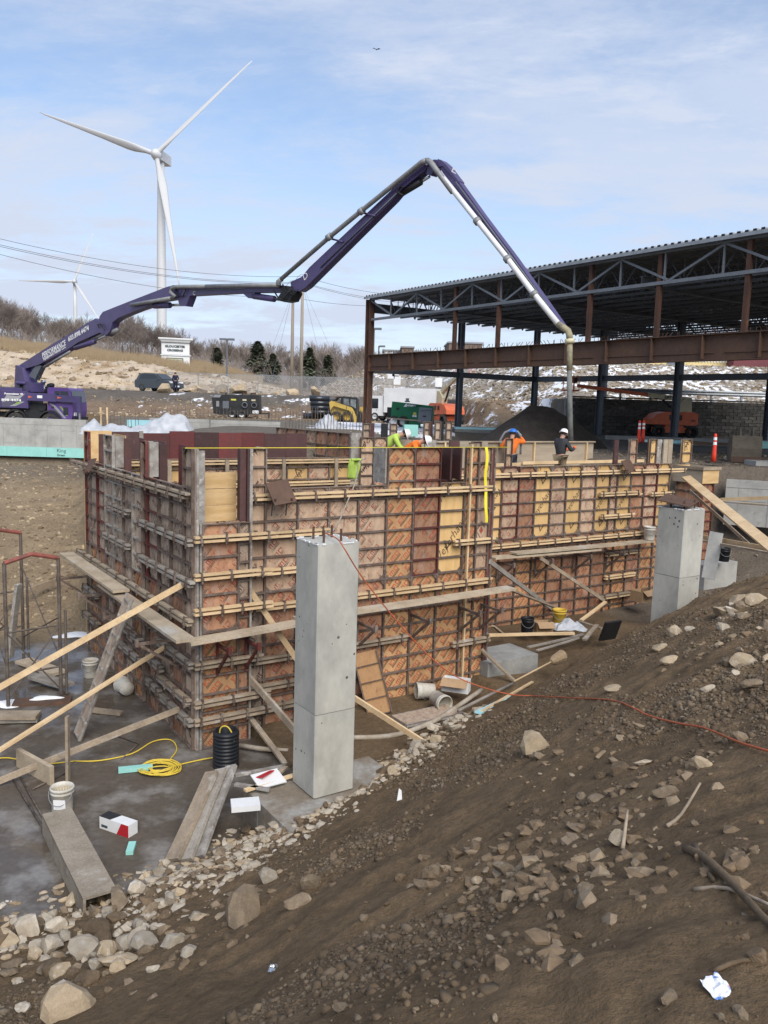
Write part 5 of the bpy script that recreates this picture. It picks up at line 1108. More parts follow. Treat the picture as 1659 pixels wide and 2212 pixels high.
part(MB().prism([(3.14, 1.8), (2.985, 2.44)], (0, 0, 0), (1, 0, 0), (0, 0, 1), (0, 0.001, 0)) if False else MB().add([(3.135, -1.0, 1.75), (3.135, 1.0, 1.75), (3.0, 1.0, 2.42), (3.0, -1.0, 2.42)], [(0, 1, 2, 3)]), 'windscreen', K['glass'], cb_)
for i, pl in enumerate(([(1.7, 1.7), (2.0, 1.45), (2.6, .8), (2.75, .8), (2.1, 1.55)], [(1.75, 1.35), (2.1, 1.2), (2.4, .8), (2.5, .8), (2.15, 1.3)], [(2.35, 1.5), (2.75, .95), (2.85, .95), (2.45, 1.5)])): part(MB().prism(pl, (0, -1.16, 0), (1, 0, 0), (0, 0, 1), (0, -.004, 0)), 'graphic', (gfx, gfx3, gfx2)[i], cb_)
part(MB().box((2.72, -1.17, 1.23), (.28, .02, .44)), 'door_glass', K['glass'], cb_); part(MB().box((3.13, -.75, 1.05), (.06, .35, .2)), 'headlight', K['letter'], cb_); part(MB().box((3.16, 0, .75), (.12, 2.2, .25)), 'bumper', K['black'], cb_); part(MB().box((1.95, -1.165, 1.42), (.15, .02, .1)), 'door_handle', K['black'], cb_)
part(MB().lathe([(.16, 2.2), (.16, 2.62), (.1, 2.66), (.1, 2.82), (.15, 2.84), (.15, 3.0)], 16, (1.16, -.5, 0)), 'exhaust_stack', K['chrome'], sm=True); part(MB().tube([(1.45, -.5, 1.9), (1.45, -.5, 2.55), (1.5, -.5, 2.68), (1.62, -.5, 2.72), (1.78, -.5, 2.70)], [.15, .15, .15, .14, .13], 14), 'air_intake', K['black'], sm=True)
part(MB().lathe([(.62, 1.9), (.62, 2.35), (.5, 2.5), (.42, 2.75)], 24), 'pedestal', K['black'], sm=True); part(MB().lathe([(.6, 2.7), (.66, 2.74), (.66, 2.86), (.55, 2.9)], 24), 'slew_ring', K['purple'], sm=True); part(MB().lathe([(.3, 2.25), (.32, 2.3), (.32, 2.75), (.25, 2.85)], 18, (.7, -.1, 0)), 'hydraulic_tank', K['purple'], sm=True)
# boom: arms lie in one vertical plane from the turret to the hose above the far wall
TIP = PD(1228, 715, 24.0); BN = Vector((TIP.y - TR.y, -(TIP.x - TR.x), 0)).normalized()
if BN.y > 0: BN = -BN
def BP(px, py, off=0.0):
    r = ray(px, py); o = TR + BN * off; return EYE + r * ((o - EYE).dot(BN) / r.dot(BN)) - TR
def arm(px_pts, thick, name, mat=K['purple'], off=0.0):
    near = [BP(a, b_, off) for a, b_ in px_pts]; near = [p + BN * thick / 2 for p in near]; far_ = [p - BN * thick for p in near]; n_ = len(near)
    fs = [tuple(range(n_)), tuple(range(n_, 2 * n_))[::-1]] + [((i + 1) % n_, i, i + n_, (i + 1) % n_ + n_) for i in range(n_)]
    me = MB().add(near + far_, fs).mesh(name, mat); bm = bmesh.new(); bm.from_mesh(me); bmesh.ops.recalc_face_normals(bm, faces=bm.faces[:]); bmesh.ops.triangulate(bm, faces=[f for f in bm.faces if len(f.verts) > 4]); bm.to_mesh(me); bm.free(); return OBJ(name, me, pt_)
q2 = lambda x, y: (33.2 + .16 * x, 597.2 + .16 * y); q3 = lambda x, y: (199 + .28 * x, 564 + .28 * y); q4 = lambda x, y: (584 + .24 * x, 318.5 + .24 * y); q5 = lambda x, y: (962.2 + .186 * x, 331.8 + .186 * y)
arm([q2(*p) for p in ((85, 1200), (170, 1230), (215, 1420), (300, 1440), (300, 1560), (70, 1560), (75, 1400))], .75, 'boom_tower'); arm([q2(*p) for p in ((215, 1340), (320, 1190), (385, 1210), (300, 1390))], .3, 'lift_cylinder', K['steel_dark'])
a1 = arm([q2(*p) for p in ((85, 1210), (500, 945), (1135, 570), (1185, 610), (1250, 700), (1240, 785), (1190, 760), (900, 890), (760, 985), (370, 1190), (170, 1250), (95, 1290))], .42, 'boom_arm')
arm([q3(*p) for p in ((75, 490), (85, 430), (110, 395), (300, 320), (600, 205), (660, 188), (720, 235), (690, 290), (510, 320), (440, 360), (380, 380), (230, 440), (185, 475), (165, 545), (130, 580), (105, 555))], .40, 'boom_arm')
arm([q3(*p) for p in ((640, 190), (1100, 182), (1500, 195), (1560, 240), (1480, 243), (1280, 245), (1180, 248), (780, 270), (770, 300), (750, 352), (700, 345), (688, 300), (700, 240))], .36, 'boom_arm')
arm([q3(*p) for p in ((1180, 248), (1280, 245), (1260, 290), (1225, 288))], .3, 'cylinder_bracket'); arm([q3(*p) for p in ((1480, 190), (1570, 200), (1590, 250), (1560, 310), (1510, 320), (1455, 300), (1490, 250))], .44, 'knuckle', K['black'])
arm([q4(*p) for p in ((210, 1215), (310, 1170), (380, 1085), (1340, 185), (1400, 145), (1450, 180), (1420, 215), (1200, 395), (1130, 480), (350, 1260), (290, 1300), (220, 1290))], .32, 'boom_arm')
arm([q4(*p) for p in ((1440, 150), (1500, 118), (1560, 122), (1610, 165), (1720, 310), (1715, 330), (1580, 175), (1510, 195), (1470, 260), (1430, 250), (1440, 200))], .3, 'knuckle')
arm([q5(*p) for p in ((-60, 70), (0, 105), (60, 165), (460, 720), (830, 1210), (1395, 2010), (1350, 1985), (1000, 1530), (700, 1170), (400, 740), (0, 235), (-70, 130))], .24, 'boom_arm')
def btube(pxs, r, name, mat, off, sm=True): return part(MB().tube([BP(a, b_, off) for a, b_ in pxs], r, 10), name, mat, pt_, sm)
btube([q2(*p) for p in ((1240, 790), (1060, 875))], .055, 'ram', K['chrome'], .1); btube([q2(*p) for p in ((1070, 880), (810, 965))], .13, 'cylinder', K['purple'], .1); btube([q2(*p) for p in ((740, 1015), (390, 1225))], .075, 'delivery_pipe', K['pipe'], .15); btube([q2(*p) for p in ((1200, 770), (1000, 865))], .075, 'delivery_pipe', K['pipe'], .0)
btube([q2(*p) for p in ((1240, 760), (1330, 745), (1385, 720))], .12, 'pipe_elbow', K['pipe'], .0)
btube([q3(*p) for p in ((300, 338), (612, 285))], .085, 'delivery_pipe', K['pipe'], .32); btube([q3(*p) for p in ((612, 285), (640, 270), (605, 240), (615, 205), (660, 198), (880, 195))], .085, 'delivery_pipe', K['pipe'], .32); btube([q3(*p) for p in ((880, 195), (1160, 188), (1440, 186))], .085, 'delivery_pipe', K['pipe'], .32)
btube([q3(*p) for p in ((1440, 190), (1437, 160), (1460, 140))], .1, 'pipe_elbow', K['pipe'], .32); btube([q3(*p) for p in ((600, 340), (480, 345))], .14, 'cylinder', K['purple'], .05); btube([q3(*p) for p in ((720, 338), (600, 340))], .06, 'ram', K['chrome'], .05); btube([q3(*p) for p in ((1405, 292), (1250, 270))], .13, 'cylinder', K['purple'], .05); btube([q3(*p) for p in ((1480, 303), (1405, 292))], .055, 'ram', K['chrome'], .05)
btube([q4(*p) for p in ((80, 1200), (540, 800), (820, 570), (1360, 135), (1400, 118))], .085, 'delivery_pipe', K['pipe'], .32); btube([q4(*p) for p in ((1400, 118), (1440, 130), (1480, 185), (1640, 400))], .09, 'delivery_pipe', K['pipe'], .28)
btube([q4(*p) for p in ((1435, 262), (1350, 315))], .045, 'ram', K['chrome'], .0); btube([q4(*p) for p in ((1355, 310), (1180, 415))], .11, 'cylinder', K['black'], .0)
for a in ((530, 805), (820, 572)): btube([q4(a[0] - 15, a[1] + 12), q4(a[0] + 15, a[1] - 12)], .125, 'pipe_coupling', K['pipe'], .32); btube([q4(a[0] + 10, a[1] + 15), q4(a[0] + 120, a[1] + 45)], .035, 'pipe_bracket', K['purple'], .2)
btube([q5(*p) for p in ((-20, 290), (370, 780), (720, 1220), (1020, 1620), (1310, 1980))], .085, 'delivery_pipe', K['chrome'] if False else K['white'], .26)
for p in ((370, 785), (720, 1225), (1030, 1635)): btube([q5(p[0] - 14, p[1] - 18), q5(p[0] + 14, p[1] + 18)], .12, 'pipe_coupling', K['pipe'], .26)
hosem = MAT('worn_hose_yellow', (.34, .30, .19), (.20, .18, .13), .85, 5, fine=.15); hosem2 = MAT('worn_hose_grey', (.19, .195, .185), (.12, .125, .12), .85, 5, fine=.15)
btube([q5(*p) for p in ((1310, 1980), (1380, 2030), (1425, 2060), (1440, 2110), (1442, 2160))], .095, 'end_elbow', hosem, .26); btube([(1230, 733), (1231, 742)], .14, 'hose_clamp', K['cream'], .26); btube([(1230.5, 735), (1230, 800)], .085, 'end_hose', hosem, .26); btube([(1230, 798), (1231, 880), (1233, 952)], .075, 'end_hose', hosem2, .26)
for pts_, off_ in (((q3(1400, 225), q3(1430, 275), q3(1470, 300), q3(1500, 260), q3(1540, 210)), .3), ((q3(1470, 180), q3(1500, 240), q3(1560, 260), q3(1590, 215)), .26), ((q3(640, 205), q3(660, 260), q3(700, 275), q3(725, 215)), .25), ((q4(1200, 360), q4(1170, 350), q4(1140, 400), q4(1190, 430)), .2), ((q4(1380, 140), q4(1420, 100), q4(1470, 125), q4(1500, 170)), .22), ((q2(1130, 690), q2(1110, 650), q2(1150, 640), q2(1210, 720)), .28), ((q2(290, 1330), q2(330, 1350), q2(325, 1400), q2(290, 1395)), .4)):
    pv = [BP(a, b_, off_) for a, b_ in pts_]; part(MB().tube([pv[0].lerp(pv[1], .0)] + pv[1:], .03, 6), 'hydraulic_hose', K['black'], pt_, True)
for p0_, p1_ in ((q4(450, 1080), q4(1150, 400)), (q3(780, 225), q3(1180, 212)), (q2(420, 1120), q2(1100, 720)), (q5(120, 330), q5(1200, 1780))):
    btube([p0_, p1_], .022, 'hydraulic_line', K['steel_dark'], .19)
def on_arm(body, px0, px1, size, off, w_, mat=K['letter'], **k):
    a, b_ = BP(*px0, off), BP(*px1, off); ax = (b_ - a).normalized(); lettering(body, size, a, ax, BN.cross(ax) if BN.cross(ax).z > 0 else -BN.cross(ax), mat, pt_, width=w_ or (b_ - a).length, **k)
on_arm('PERFORMANCE', q2(365, 1105), q2(680, 925), .42, .23, None, bold=.012); on_arm('Equipment Rental LLC', q2(380, 1135), q2(682, 960), .24, .23, None, bold=.008); on_arm('603.898.4474', q2(715, 880), q2(995, 720), .36, .23, None, bold=.012)
on_arm('C', q3(775, 262), q3(790, 262), .25, .19, .2); on_arm('D', q4(300, 1200), q4(325, 1180), .35, .17, .25); on_arm('E', q5(45, 235), q5(90, 260), .3, .13, .22)
# ================================================================ site vehicles
def frame_thing(name, label, cat, px, pyb, d, rz=0., z=None):
    p = PD(px, pyb, d); return thing(name, label, cat, (p.x, p.y, H(p.x, p.y) if z is None else z), rz), p
# black heater trailer (scale: 1 source unit in the survey = 240/1659 px)
ht, p = frame_thing('heater_trailer', 'black twin-axle heater trailer parked on the yard', 'trailer', 512, 909, 64, rad(3), 4.27); s_ = 64 / FPX * .096
hx = lambda c: (c - 760) * s_; hz_ = lambda c: (765 - c) * s_
bd = part(MB().prism([(hx(240), hz_(320)), (hx(300), hz_(250)), (hx(1265), hz_(235)), (hx(1285), hz_(655)), (hx(420), hz_(690)), (hx(270), hz_(660))], (0, -.9, 0), (1, 0, 0), (0, 0, 1), (0, 1.8, 0)), 'body', K['black'], ht)
for c in (960, 1165): part(MB().lathe([(.22, 0), (.22, .12), (.17, .13), (.15, .0)], 18, (hx(c), -.9, hz_(460)), Matrix.Rotation(math.pi / 2, 3, 'X'), capt=False), 'duct_outlet', K['steel_dark'], bd)
ylab = MAT('yellow_label', (.55, .52, .1), rough=.5, fine=0)
for c, w_, m_ in ((715, .38, ylab), (955, .3, K['cream']), (1150, .3, K['cream'])): part(MB().box((hx(c), -.91, hz_(350)), (w_, .02, .12)), 'label_plate', m_, bd)
part(MB().box((hx(370), -.92, hz_(450)), (.22, .04, .42)), 'louvre', K['grey'], bd); part(MB().box((hx(1200), -.915, hz_(605)), (.46, .02, .22)), 'maker_plate', K['letter'], bd); lettering('flagro', .2, (hx(1145), -.93, hz_(622)), (1, 0, 0), (0, 0, 1), K['ink'], bd, width=.36)
part(MB().box((hx(545), -.905, hz_(465)), (.46, .02, .55)), 'hatch', K['steel_dark'], bd); part(MB().prism([(hx(250), hz_(310)), (hx(310), hz_(252)), (hx(450), hz_(252)), (hx(415), hz_(310))], (0, -.905, 0), (1, 0, 0), (0, 0, 1), (0, -.01, 0)), 'hood_face', K['grey'], bd)
for c in (510, 870, 1070): part(MB().tube([(hx(c), 0, hz_(245)), (hx(c), 0, hz_(190))], .05, 8), 'exhaust', K['black'], bd)
for c in (930, 1125): part(MB().box((hx(c), .2, hz_(205)), (.3, .3, .14)), 'rain_cap', K['rust'], bd)
for c in (680, 895): wheel(ht, hx(c), -.85, .33, .22, 'white'); wheel(ht, hx(c), .85, .33, .22, 'white')
part(MB().bar((hx(1270), 0, hz_(640)), (hx(1480), 0, hz_(635)), .12, .1), 'drawbar', K['black'], ht); part(MB().box((hx(1470), 0, hz_(690)), (.08, .08, .6)), 'jack', K['black'], ht)
# skid steer
sk, p = frame_thing('skid_steer', 'yellow skid steer loader with a dark cab facing right', 'loader', 742, 914, 61, rad(-6), 4.27); s_ = 61 / FPX * .088
hx = lambda c: (c - 930) * s_; hz_ = lambda c: (808 - c) * s_
part(MB().prism([(hx(620), hz_(520)), (hx(620), hz_(360)), (hx(690), hz_(310)), (hx(1150), hz_(440)), (hx(1220), hz_(540)), (hx(1230), hz_(740)), (hx(700), hz_(740))], (0, -.5, 0), (1, 0, 0), (0, 0, 1), (0, 1.0, 0)), 'body', K['yellow'], sk)
for y in (-.78, .62): part(MB().prism([(hx(610), hz_(330)), (hx(660), hz_(290)), (hx(1140), hz_(430)), (hx(1190), hz_(470)), (hx(1290), hz_(680)), (hx(1290), hz_(800)), (hx(1230), hz_(800)), (hx(1200), hz_(640)), (hx(1100), hz_(510)), (hx(720), hz_(410)), (hx(640), hz_(520))], (0, y, 0), (1, 0, 0), (0, 0, 1), (0, .16, 0)), 'lift_arm', K['yellow'], sk)
cbm = part(MB().prism([(hx(860), hz_(420)), (hx(870), hz_(200)), (hx(930), hz_(175)), (hx(1260), hz_(195)), (hx(1280), hz_(240)), (hx(1285), hz_(540)), (hx(1150), hz_(430))], (0, -.42, 0), (1, 0, 0), (0, 0, 1), (0, .84, 0)), 'cab', K['black'], sk)
wmat = MAT('cab_glass', (.10, .12, .13), (.2, .22, .22), rough=.15, scale=6, fine=0, spec=.6)
part(MB().prism([(hx(940), hz_(365)), (hx(945), hz_(225)), (hx(1060), hz_(230)), (hx(1090), hz_(395))], (0, -.425, 0), (1, 0, 0), (0, 0, 1), (0, -.01, 0)), 'side_window', wmat, cbm); part(MB().prism([(hx(1110), hz_(390)), (hx(1115), hz_(240)), (hx(1245), hz_(250)), (hx(1250), hz_(460))], (0, -.425, 0), (1, 0, 0), (0, 0, 1), (0, -.01, 0)), 'side_window', wmat, cbm)
part(MB().prism([(hx(690), hz_(300)), (hx(780), hz_(185)), (hx(870), hz_(185)), (hx(860), hz_(225)), (hx(800), hz_(215)), (hx(740), hz_(290))], (0, -.45, 0), (1, 0, 0), (0, 0, 1), (0, .9, 0)), 'roll_guard', K['black'], sk)
for c in (790, 1060): wheel(sk, hx(c), -.72, .41, .3, 'yellow'); wheel(sk, hx(c), .72, .41, .3, 'yellow')
part(MB().box((hx(1420), 0, hz_(770)), (.7, 1.7, .06)).box((hx(1330), 0, hz_(650)), (.06, 1.7, .8)).box((hx(1450), -.6, hz_(700)), (.5, .1, .5)), 'fork_attachment', K['black'], sk); part(MB().box((hx(1370), .3, hz_(480)), (.3, .4, .4)), 'grapple', K['yellow'], sk)
# stacked rolls by the skid steer
kroll = MAT('black_roll', (.02, .024, .032), rough=.3, spec=.6, fine=.05)
for i, (px, py, L) in enumerate(((690, 861, 1.5), (692, 871, 1.5), (693, 881, 1.5), (694, 891, 1.5), (705, 868, 1.4), (706, 879, 1.4), (707, 890, 1.4), (686, 899, 2.2))):
    p = PD(px, py, 63 + (i > 3) * .5); o = MB().lathe([(.05, -L / 2), (.22, -L / 2), (.22, L / 2), (.05, L / 2)], 16, (0, 0, 0), Matrix.Rotation(math.pi / 2, 3, 'Y')).build('membrane_roll', kroll, None, True, loc=p, rot=(0, 0, rad(12)))
    tag(o, ['top roll of the left stack of black membrane', 'second black roll from the top in the left stack', 'third black roll from the top in the left stack', 'bottom black roll of the left stack', 'top black roll beside the skid steer', 'middle black roll beside the skid steer', 'bottom black roll beside the skid steer', 'loose black roll lying before the stack'][i], 'roll')
# box truck
bt, p = frame_thing('box_truck', 'white box truck parked behind the green generator', 'truck', 885, 912, 70, rad(-24), 4.3); bt.scale = (.87,) * 3; k1 = 74 / FPX
bx_ = part(MB().box((.35, 0, 2.02), (5.3, 2.35, 2.35)), 'cargo_box', K['white'], bt); part(MB().box((3.02, 0, 2.0), (.03, 2.05, 2.1)), 'roller_door', MAT('roller_door', (.6, .59, .55), rough=.5, fine=.03), bx_)
for z in np.linspace(1.05, 2.95, 9): part(MB().box((3.045, 0, z), (.02, 2.02, .02)), 'door_slat', K['grey'], bx_)
cbt = part(MB().prism([(-4.2, .5), (-4.25, 1.3), (-3.95, 2.3), (-3.7, 2.42), (-2.45, 2.42), (-2.4, .5)], (0, -1.0, 0), (1, 0, 0), (0, 0, 1), (0, 2.0, 0)), 'cab', K['white'], bt); part(MB().prism([(-4.05, 1.35), (-3.85, 2.15), (-2.95, 2.15), (-2.95, 1.2), (-3.6, 1.2)], (0, -1.01, 0), (1, 0, 0), (0, 0, 1), (0, -.01, 0)), 'side_window', K['glass'], cbt); part(MB().box((-4.35, -1.15, 1.75), (.1, .12, .5)), 'mirror', K['black'], cbt); part(MB().box((-3.1, -1.012, 1.05), (.12, .02, .05)), 'door_handle', K['black'], cbt)
part(MB().box((-.4, 0, .62), (6.2, .9, .25)), 'chassis', K['black'], bt)
for x in (-3.3, 1.3): wheel(bt, x, -.9, .4, .26, 'white'); wheel(bt, x, .9, .4, .26, 'white')
# green generator trailer
gt, p = frame_thing('generator_trailer', 'green generator trailer with a grey control cabinet', 'generator', 890, 925, 52, rad(-8), 4.28); s_ = 52 / FPX * .12
hx = lambda c: (c - 830) * s_; hz_ = lambda c: (800 - c) * s_
gb = part(MB().prism([(hx(485), hz_(345)), (hx(1210), hz_(405)), (hx(1190), hz_(720)), (hx(465), hz_(650))], (0, -.75, 0), (1, 0, 0), (0, 0, 1), (0, 1.5, 0)), 'body', K['green'], gt); part(MB().box((hx(860), -.72, hz_(735)), (1.0, .1, .5)), 'skirt', K['green'], gt)
part(MB().prism([(hx(970), hz_(430)), (hx(1195), hz_(445)), (hx(1180), hz_(715)), (hx(950), hz_(700))], (0, -.79, 0), (1, 0, 0), (0, 0, 1), (0, .05, 0)), 'control_cabinet', K['grey'], gt); part(MB().prism([(0, 0), (.16, .2), (.22, .2), (.2, 0)], (hx(690), -.76, hz_(432)), (1, 0, 0), (0, 0, 1), (0, -.01, 0)), 'emblem', K['letter'], gb)
lettering('green', .24, (hx(750), -.775, hz_(428)), (1, 0, .06), (0, 0, 1), K['letter'], gb, bold=.008); lettering('thaw', .24, (hx(862), -.775, hz_(430)), (1, 0, .06), (0, 0, 1), MAT('dark_green_letters', (.01, .07, .035), rough=.5, fine=0), gb, bold=.008); lettering('greenthaw', .17, (hx(1000), -.8, hz_(500)), (1, 0, .03), (0, 0, 1), K['ink'], gt, width=.66)
part(MB().box((hx(1068), -.795, hz_(588)), (.2, .02, .08)), 'latch', K['black'], gt); part(MB().box((hx(590), -.755, hz_(470)), (.2, .02, .14)), 'vent', K['black'], gb); part(MB().lathe([(.11, -.004), (.11, .004)], 14, (hx(893), -.765, hz_(550)), Matrix.Rotation(math.pi / 2, 3, 'X')), 'emblem', ylab, gb); part(MB().box((hx(890), -.762, hz_(590)), (.26, .01, .1)), 'label_plate', K['letter'], gb)
part(MB().box((hx(430), 0, hz_(570)), (.28, 1.0, .85)), 'fuel_tank', K['black'], gt); part(MB().lathe([(.16, 0), (.16, .08), (.1, .1), (.1, .2), (.14, .24)], 12, (hx(730), 0, hz_(350))), 'exhaust', K['grey'], gt); part(MB().bar((hx(380), -.8, hz_(640)), (hx(1010), -.8, hz_(668)), .05, .09), 'timber_rail', K['wood_old'], gt)
for c in (525, 695): wheel(gt, hx(c), -.7, .36, .22, 'white'); wheel(gt, hx(c), .7, .36, .22, 'white')
part(MB().box((hx(840), 0, hz_(705)), (3.6, 1.2, .12)), 'chassis', K['black'], gt)
# boom lifts
def boomlift(px, py, d, rz, label, elev, blen, flip=1, full=True):
    t, p = frame_thing('boom_lift', label, 'boom lift', px, py, d, rz)
    base = part(MB().box((0, 0, .62), (2.6, 1.7, .42)).box((0, 0, .9), (1.5, 1.4, .2)), 'chassis', K['orange'], t)
    for x in (-1.35, 1.35):
        for y in (-.95, .95): wheel(t, x, y, .5, .36, 'black')
    prof = [(-2.0, 1.05), (-1.95, 1.45), (-1.5, 1.9), (-.9, 2.05), (1.4, 2.08), (1.75, 1.95), (1.8, 1.15), (1.5, 1.02)]
    body = part(MB().prism(prof, (0, -1.0, 0), (flip, 0, 0), (0, 0, 1), (0, 2.0, 0)), 'turntable', K['orange'], t); part(MB().box((-.35 * flip, -1.01, 1.62), (.4, .03, .42)), 'opening', K['black'], body); part(MB().box((.3 * flip, -1.01, 1.62), (.3, .03, .42)), 'opening', K['rust'], body)
    lettering('JLG', .2, (1.42 * flip - .18, -1.02, 1.35), (1, 0, 0), (0, 0, 1), K['ink'], body, bold=.01)
    piv = Vector((1.15 * flip, 0, 3.05)); part(MB().prism([(.35, 2.05), (1.5, 2.05), (1.42, 3.25), (.95, 3.28), (.3, 2.6)], (0, -.3, 0), (flip, 0, 0), (0, 0, 1), (0, .6, 0)), 'mast', K['cream'], t)
    dr = Vector((-flip * math.cos(elev), 0, math.sin(elev))); m_ = piv + dr * blen * .36; e = piv + dr * blen
    b1 = part(MB().bar(piv, m_, .36, .36), 'boom_base', K['cream'], t); part(MB().bar(m_ - dr * .5, e, .27, .27), 'boom_arm', K['orange'] if full else K['cream'], t); part(MB().tube([(.2 * flip, 0, 2.25), piv + dr * 2.0 + Vector((0, 0, -.25))], .1, 10), 'lift_cylinder', K['black'], t)
    if full: lettering('LIFT', .3, piv + dr * 1.9 + Vector((0, -.195, -.1)), -dr if flip > 0 else dr, (0, 0, 1), K['ink'], b1, bold=.012)
    bk_ = part(MB().box(e + dr * .5 + Vector((0, 0, -.45)), (1.0, 1.6, .12)), 'platform', K['orange'], t)
    for dx in (-.45, .0, .45):
        for dy in (-.75, .75): part(MB().tube([e + dr * .5 + Vector((dx, dy, -.4)), e + dr * .5 + Vector((dx, dy, .6))], .03, 6), 'rail_post', K['orange'], bk_)
    part(MB().tube([e + dr * .5 + Vector(q) for q in ((-.45, -.75, .6), (.45, -.75, .6), (.45, .75, .6), (-.45, .75, .6), (-.45, -.75, .6))], .03, 6), 'top_rail', K['orange'], bk_); part(MB().box(e + dr * .5 + Vector((.1, -.3, .35)), (.5, .5, .4)), 'draped_cover', K['black'], bk_)
    return t
boomlift(1448, 938, 48.2, rad(2), 'orange boom lift with its boom stretched left in front of the block wall', rad(5.5), 9.0).scale = (.72,) * 3
bl2 = boomlift(962, 912, 65, rad(-66), 'red boom lift half hidden behind the green generator, boom raised', rad(26), 4.6, -1, False); bl2.location.z = 4.25; bl2.scale = (.8,) * 3
# parked car
cr, p = frame_thing('parked_car', 'dark grey crossover car parked on the haul road by a boulder', 'car', 344, 853, 79, rad(-28)); KC_ = MAT('car_paint_grey', (.045, .055, .065), rough=.25, spec=.7, fine=0)
prof = [(-2.2, .35), (-2.28, .75), (-2.2, 1.05), (-1.2, 1.12), (.95, 1.1), (1.9, .98), (2.22, .75), (2.25, .38), (1.9, .28), (-1.9, .28)]; bcar = part(MB().prism(prof, (0, -.9, 0), (1, 0, 0), (0, 0, 1), (0, 1.8, 0)), 'body', KC_, cr)
vs = []; low = [(-2.1, 1.05), (-1.85, 1.62), (-1.2, 1.70), (.15, 1.66), (1.15, 1.08)]
for y, kx in ((-.88, 1), (.88, 1)): vs += [(a, y * (1 if i in (0, 4) else .78), b_) for i, (a, b_) in enumerate(low)]
part(MB().add(vs, [(4, 3, 2, 1, 0), (5, 6, 7, 8, 9), (0, 1, 6, 5), (1, 2, 7, 6), (2, 3, 8, 7), (3, 4, 9, 8)]), 'cabin', KC_, cr)
part(MB().add([(-1.75, -.86, 1.13), (.85, -.86, 1.13), (.1, -.735, 1.58), (-1.55, -.735, 1.58)], [(0, 1, 2, 3)]), 'side_window', K['glass'], cr); part(MB().add([(1.13, -.8, 1.13), (1.13, .8, 1.13), (.25, .66, 1.65), (.25, -.66, 1.65)], [(0, 1, 2, 3)]), 'windscreen', K['glass'], cr)
for x in (-1.35, 1.35): wheel(cr, x, -.8, .36, .24); wheel(cr, x, .8, .36, .24)
for y in (-.62, .62): part(MB().box((2.12, y, .86), (.22, .36, .15)), 'headlight', K['letter'], cr)
part(MB().box((2.25, 0, .78), (.04, .9, .1)), 'grille', K['chrome'], cr); part(MB().box((2.27, 0, .5), (.03, .5, .14)), 'number_plate', K['letter'], cr); part(MB().box((.75, -.98, 1.12), (.12, .18, .14)), 'mirror', KC_, cr)
# ================================================================ people
K['skin'] = MAT('skin', (.42, .25, .18), rough=.6, fine=.03); K['hair'] = MAT('dark_hair', (.035, .025, .02), rough=.8, fine=.1)
def cloth_mat(n_, c): return MAT(n_, c, lum(c, .78), .9, 5, fine=.1, bump=.3, bscale=9)
K['hiviz'] = cloth_mat('lime_jacket', (.45, .62, .12)); K['hiorange'] = cloth_mat('orange_shirt', (.85, .20, .035)); K['hoodie'] = cloth_mat('charcoal_hoodie', (.05, .052, .06)); K['jeans'] = cloth_mat('dark_trousers', (.035, .04, .06)); K['navy'] = cloth_mat('navy_clothes', (.02, .025, .05)); K['tan_tr'] = cloth_mat('tan_trousers', (.22, .17, .11)); K['glove'] = cloth_mat('orange_glove', (.7, .16, .06)); K['boot'] = cloth_mat('work_boot', (.06, .045, .03))
K['hat_white'] = MAT('white_hard_hat', (.78, .78, .76), rough=.35, fine=0); K['hat_blue'] = MAT('blue_hard_hat', (.03, .16, .55), rough=.35, fine=0)
def skin_mesh(name, verts, edges, radii, mat, root=0, sub=1):
    me = bpy.data.meshes.new(name); me.from_pydata([tuple(v_) for v_ in verts], edges, []); o = bpy.data.objects.new(name, me); COL.objects.link(o)
    md = o.modifiers.new('skin', 'SKIN'); md.use_smooth_shade = True
    for i, sv in enumerate(me.skin_vertices[0].data): sv.radius = (radii[i], radii[i]); sv.use_root = (i == root)
    ms_ = o.modifiers.new('sub', 'SUBSURF'); ms_.levels = sub; ms_.render_levels = sub
    dg = bpy.context.evaluated_depsgraph_get(); m2 = bpy.data.meshes.new_from_object(o.evaluated_get(dg)); bpy.data.objects.remove(o); m2.name = name
    m2.materials.clear(); m2.materials.append(mat); m2.polygons.foreach_set('use_smooth', [True] * len(m2.polygons)); return m2
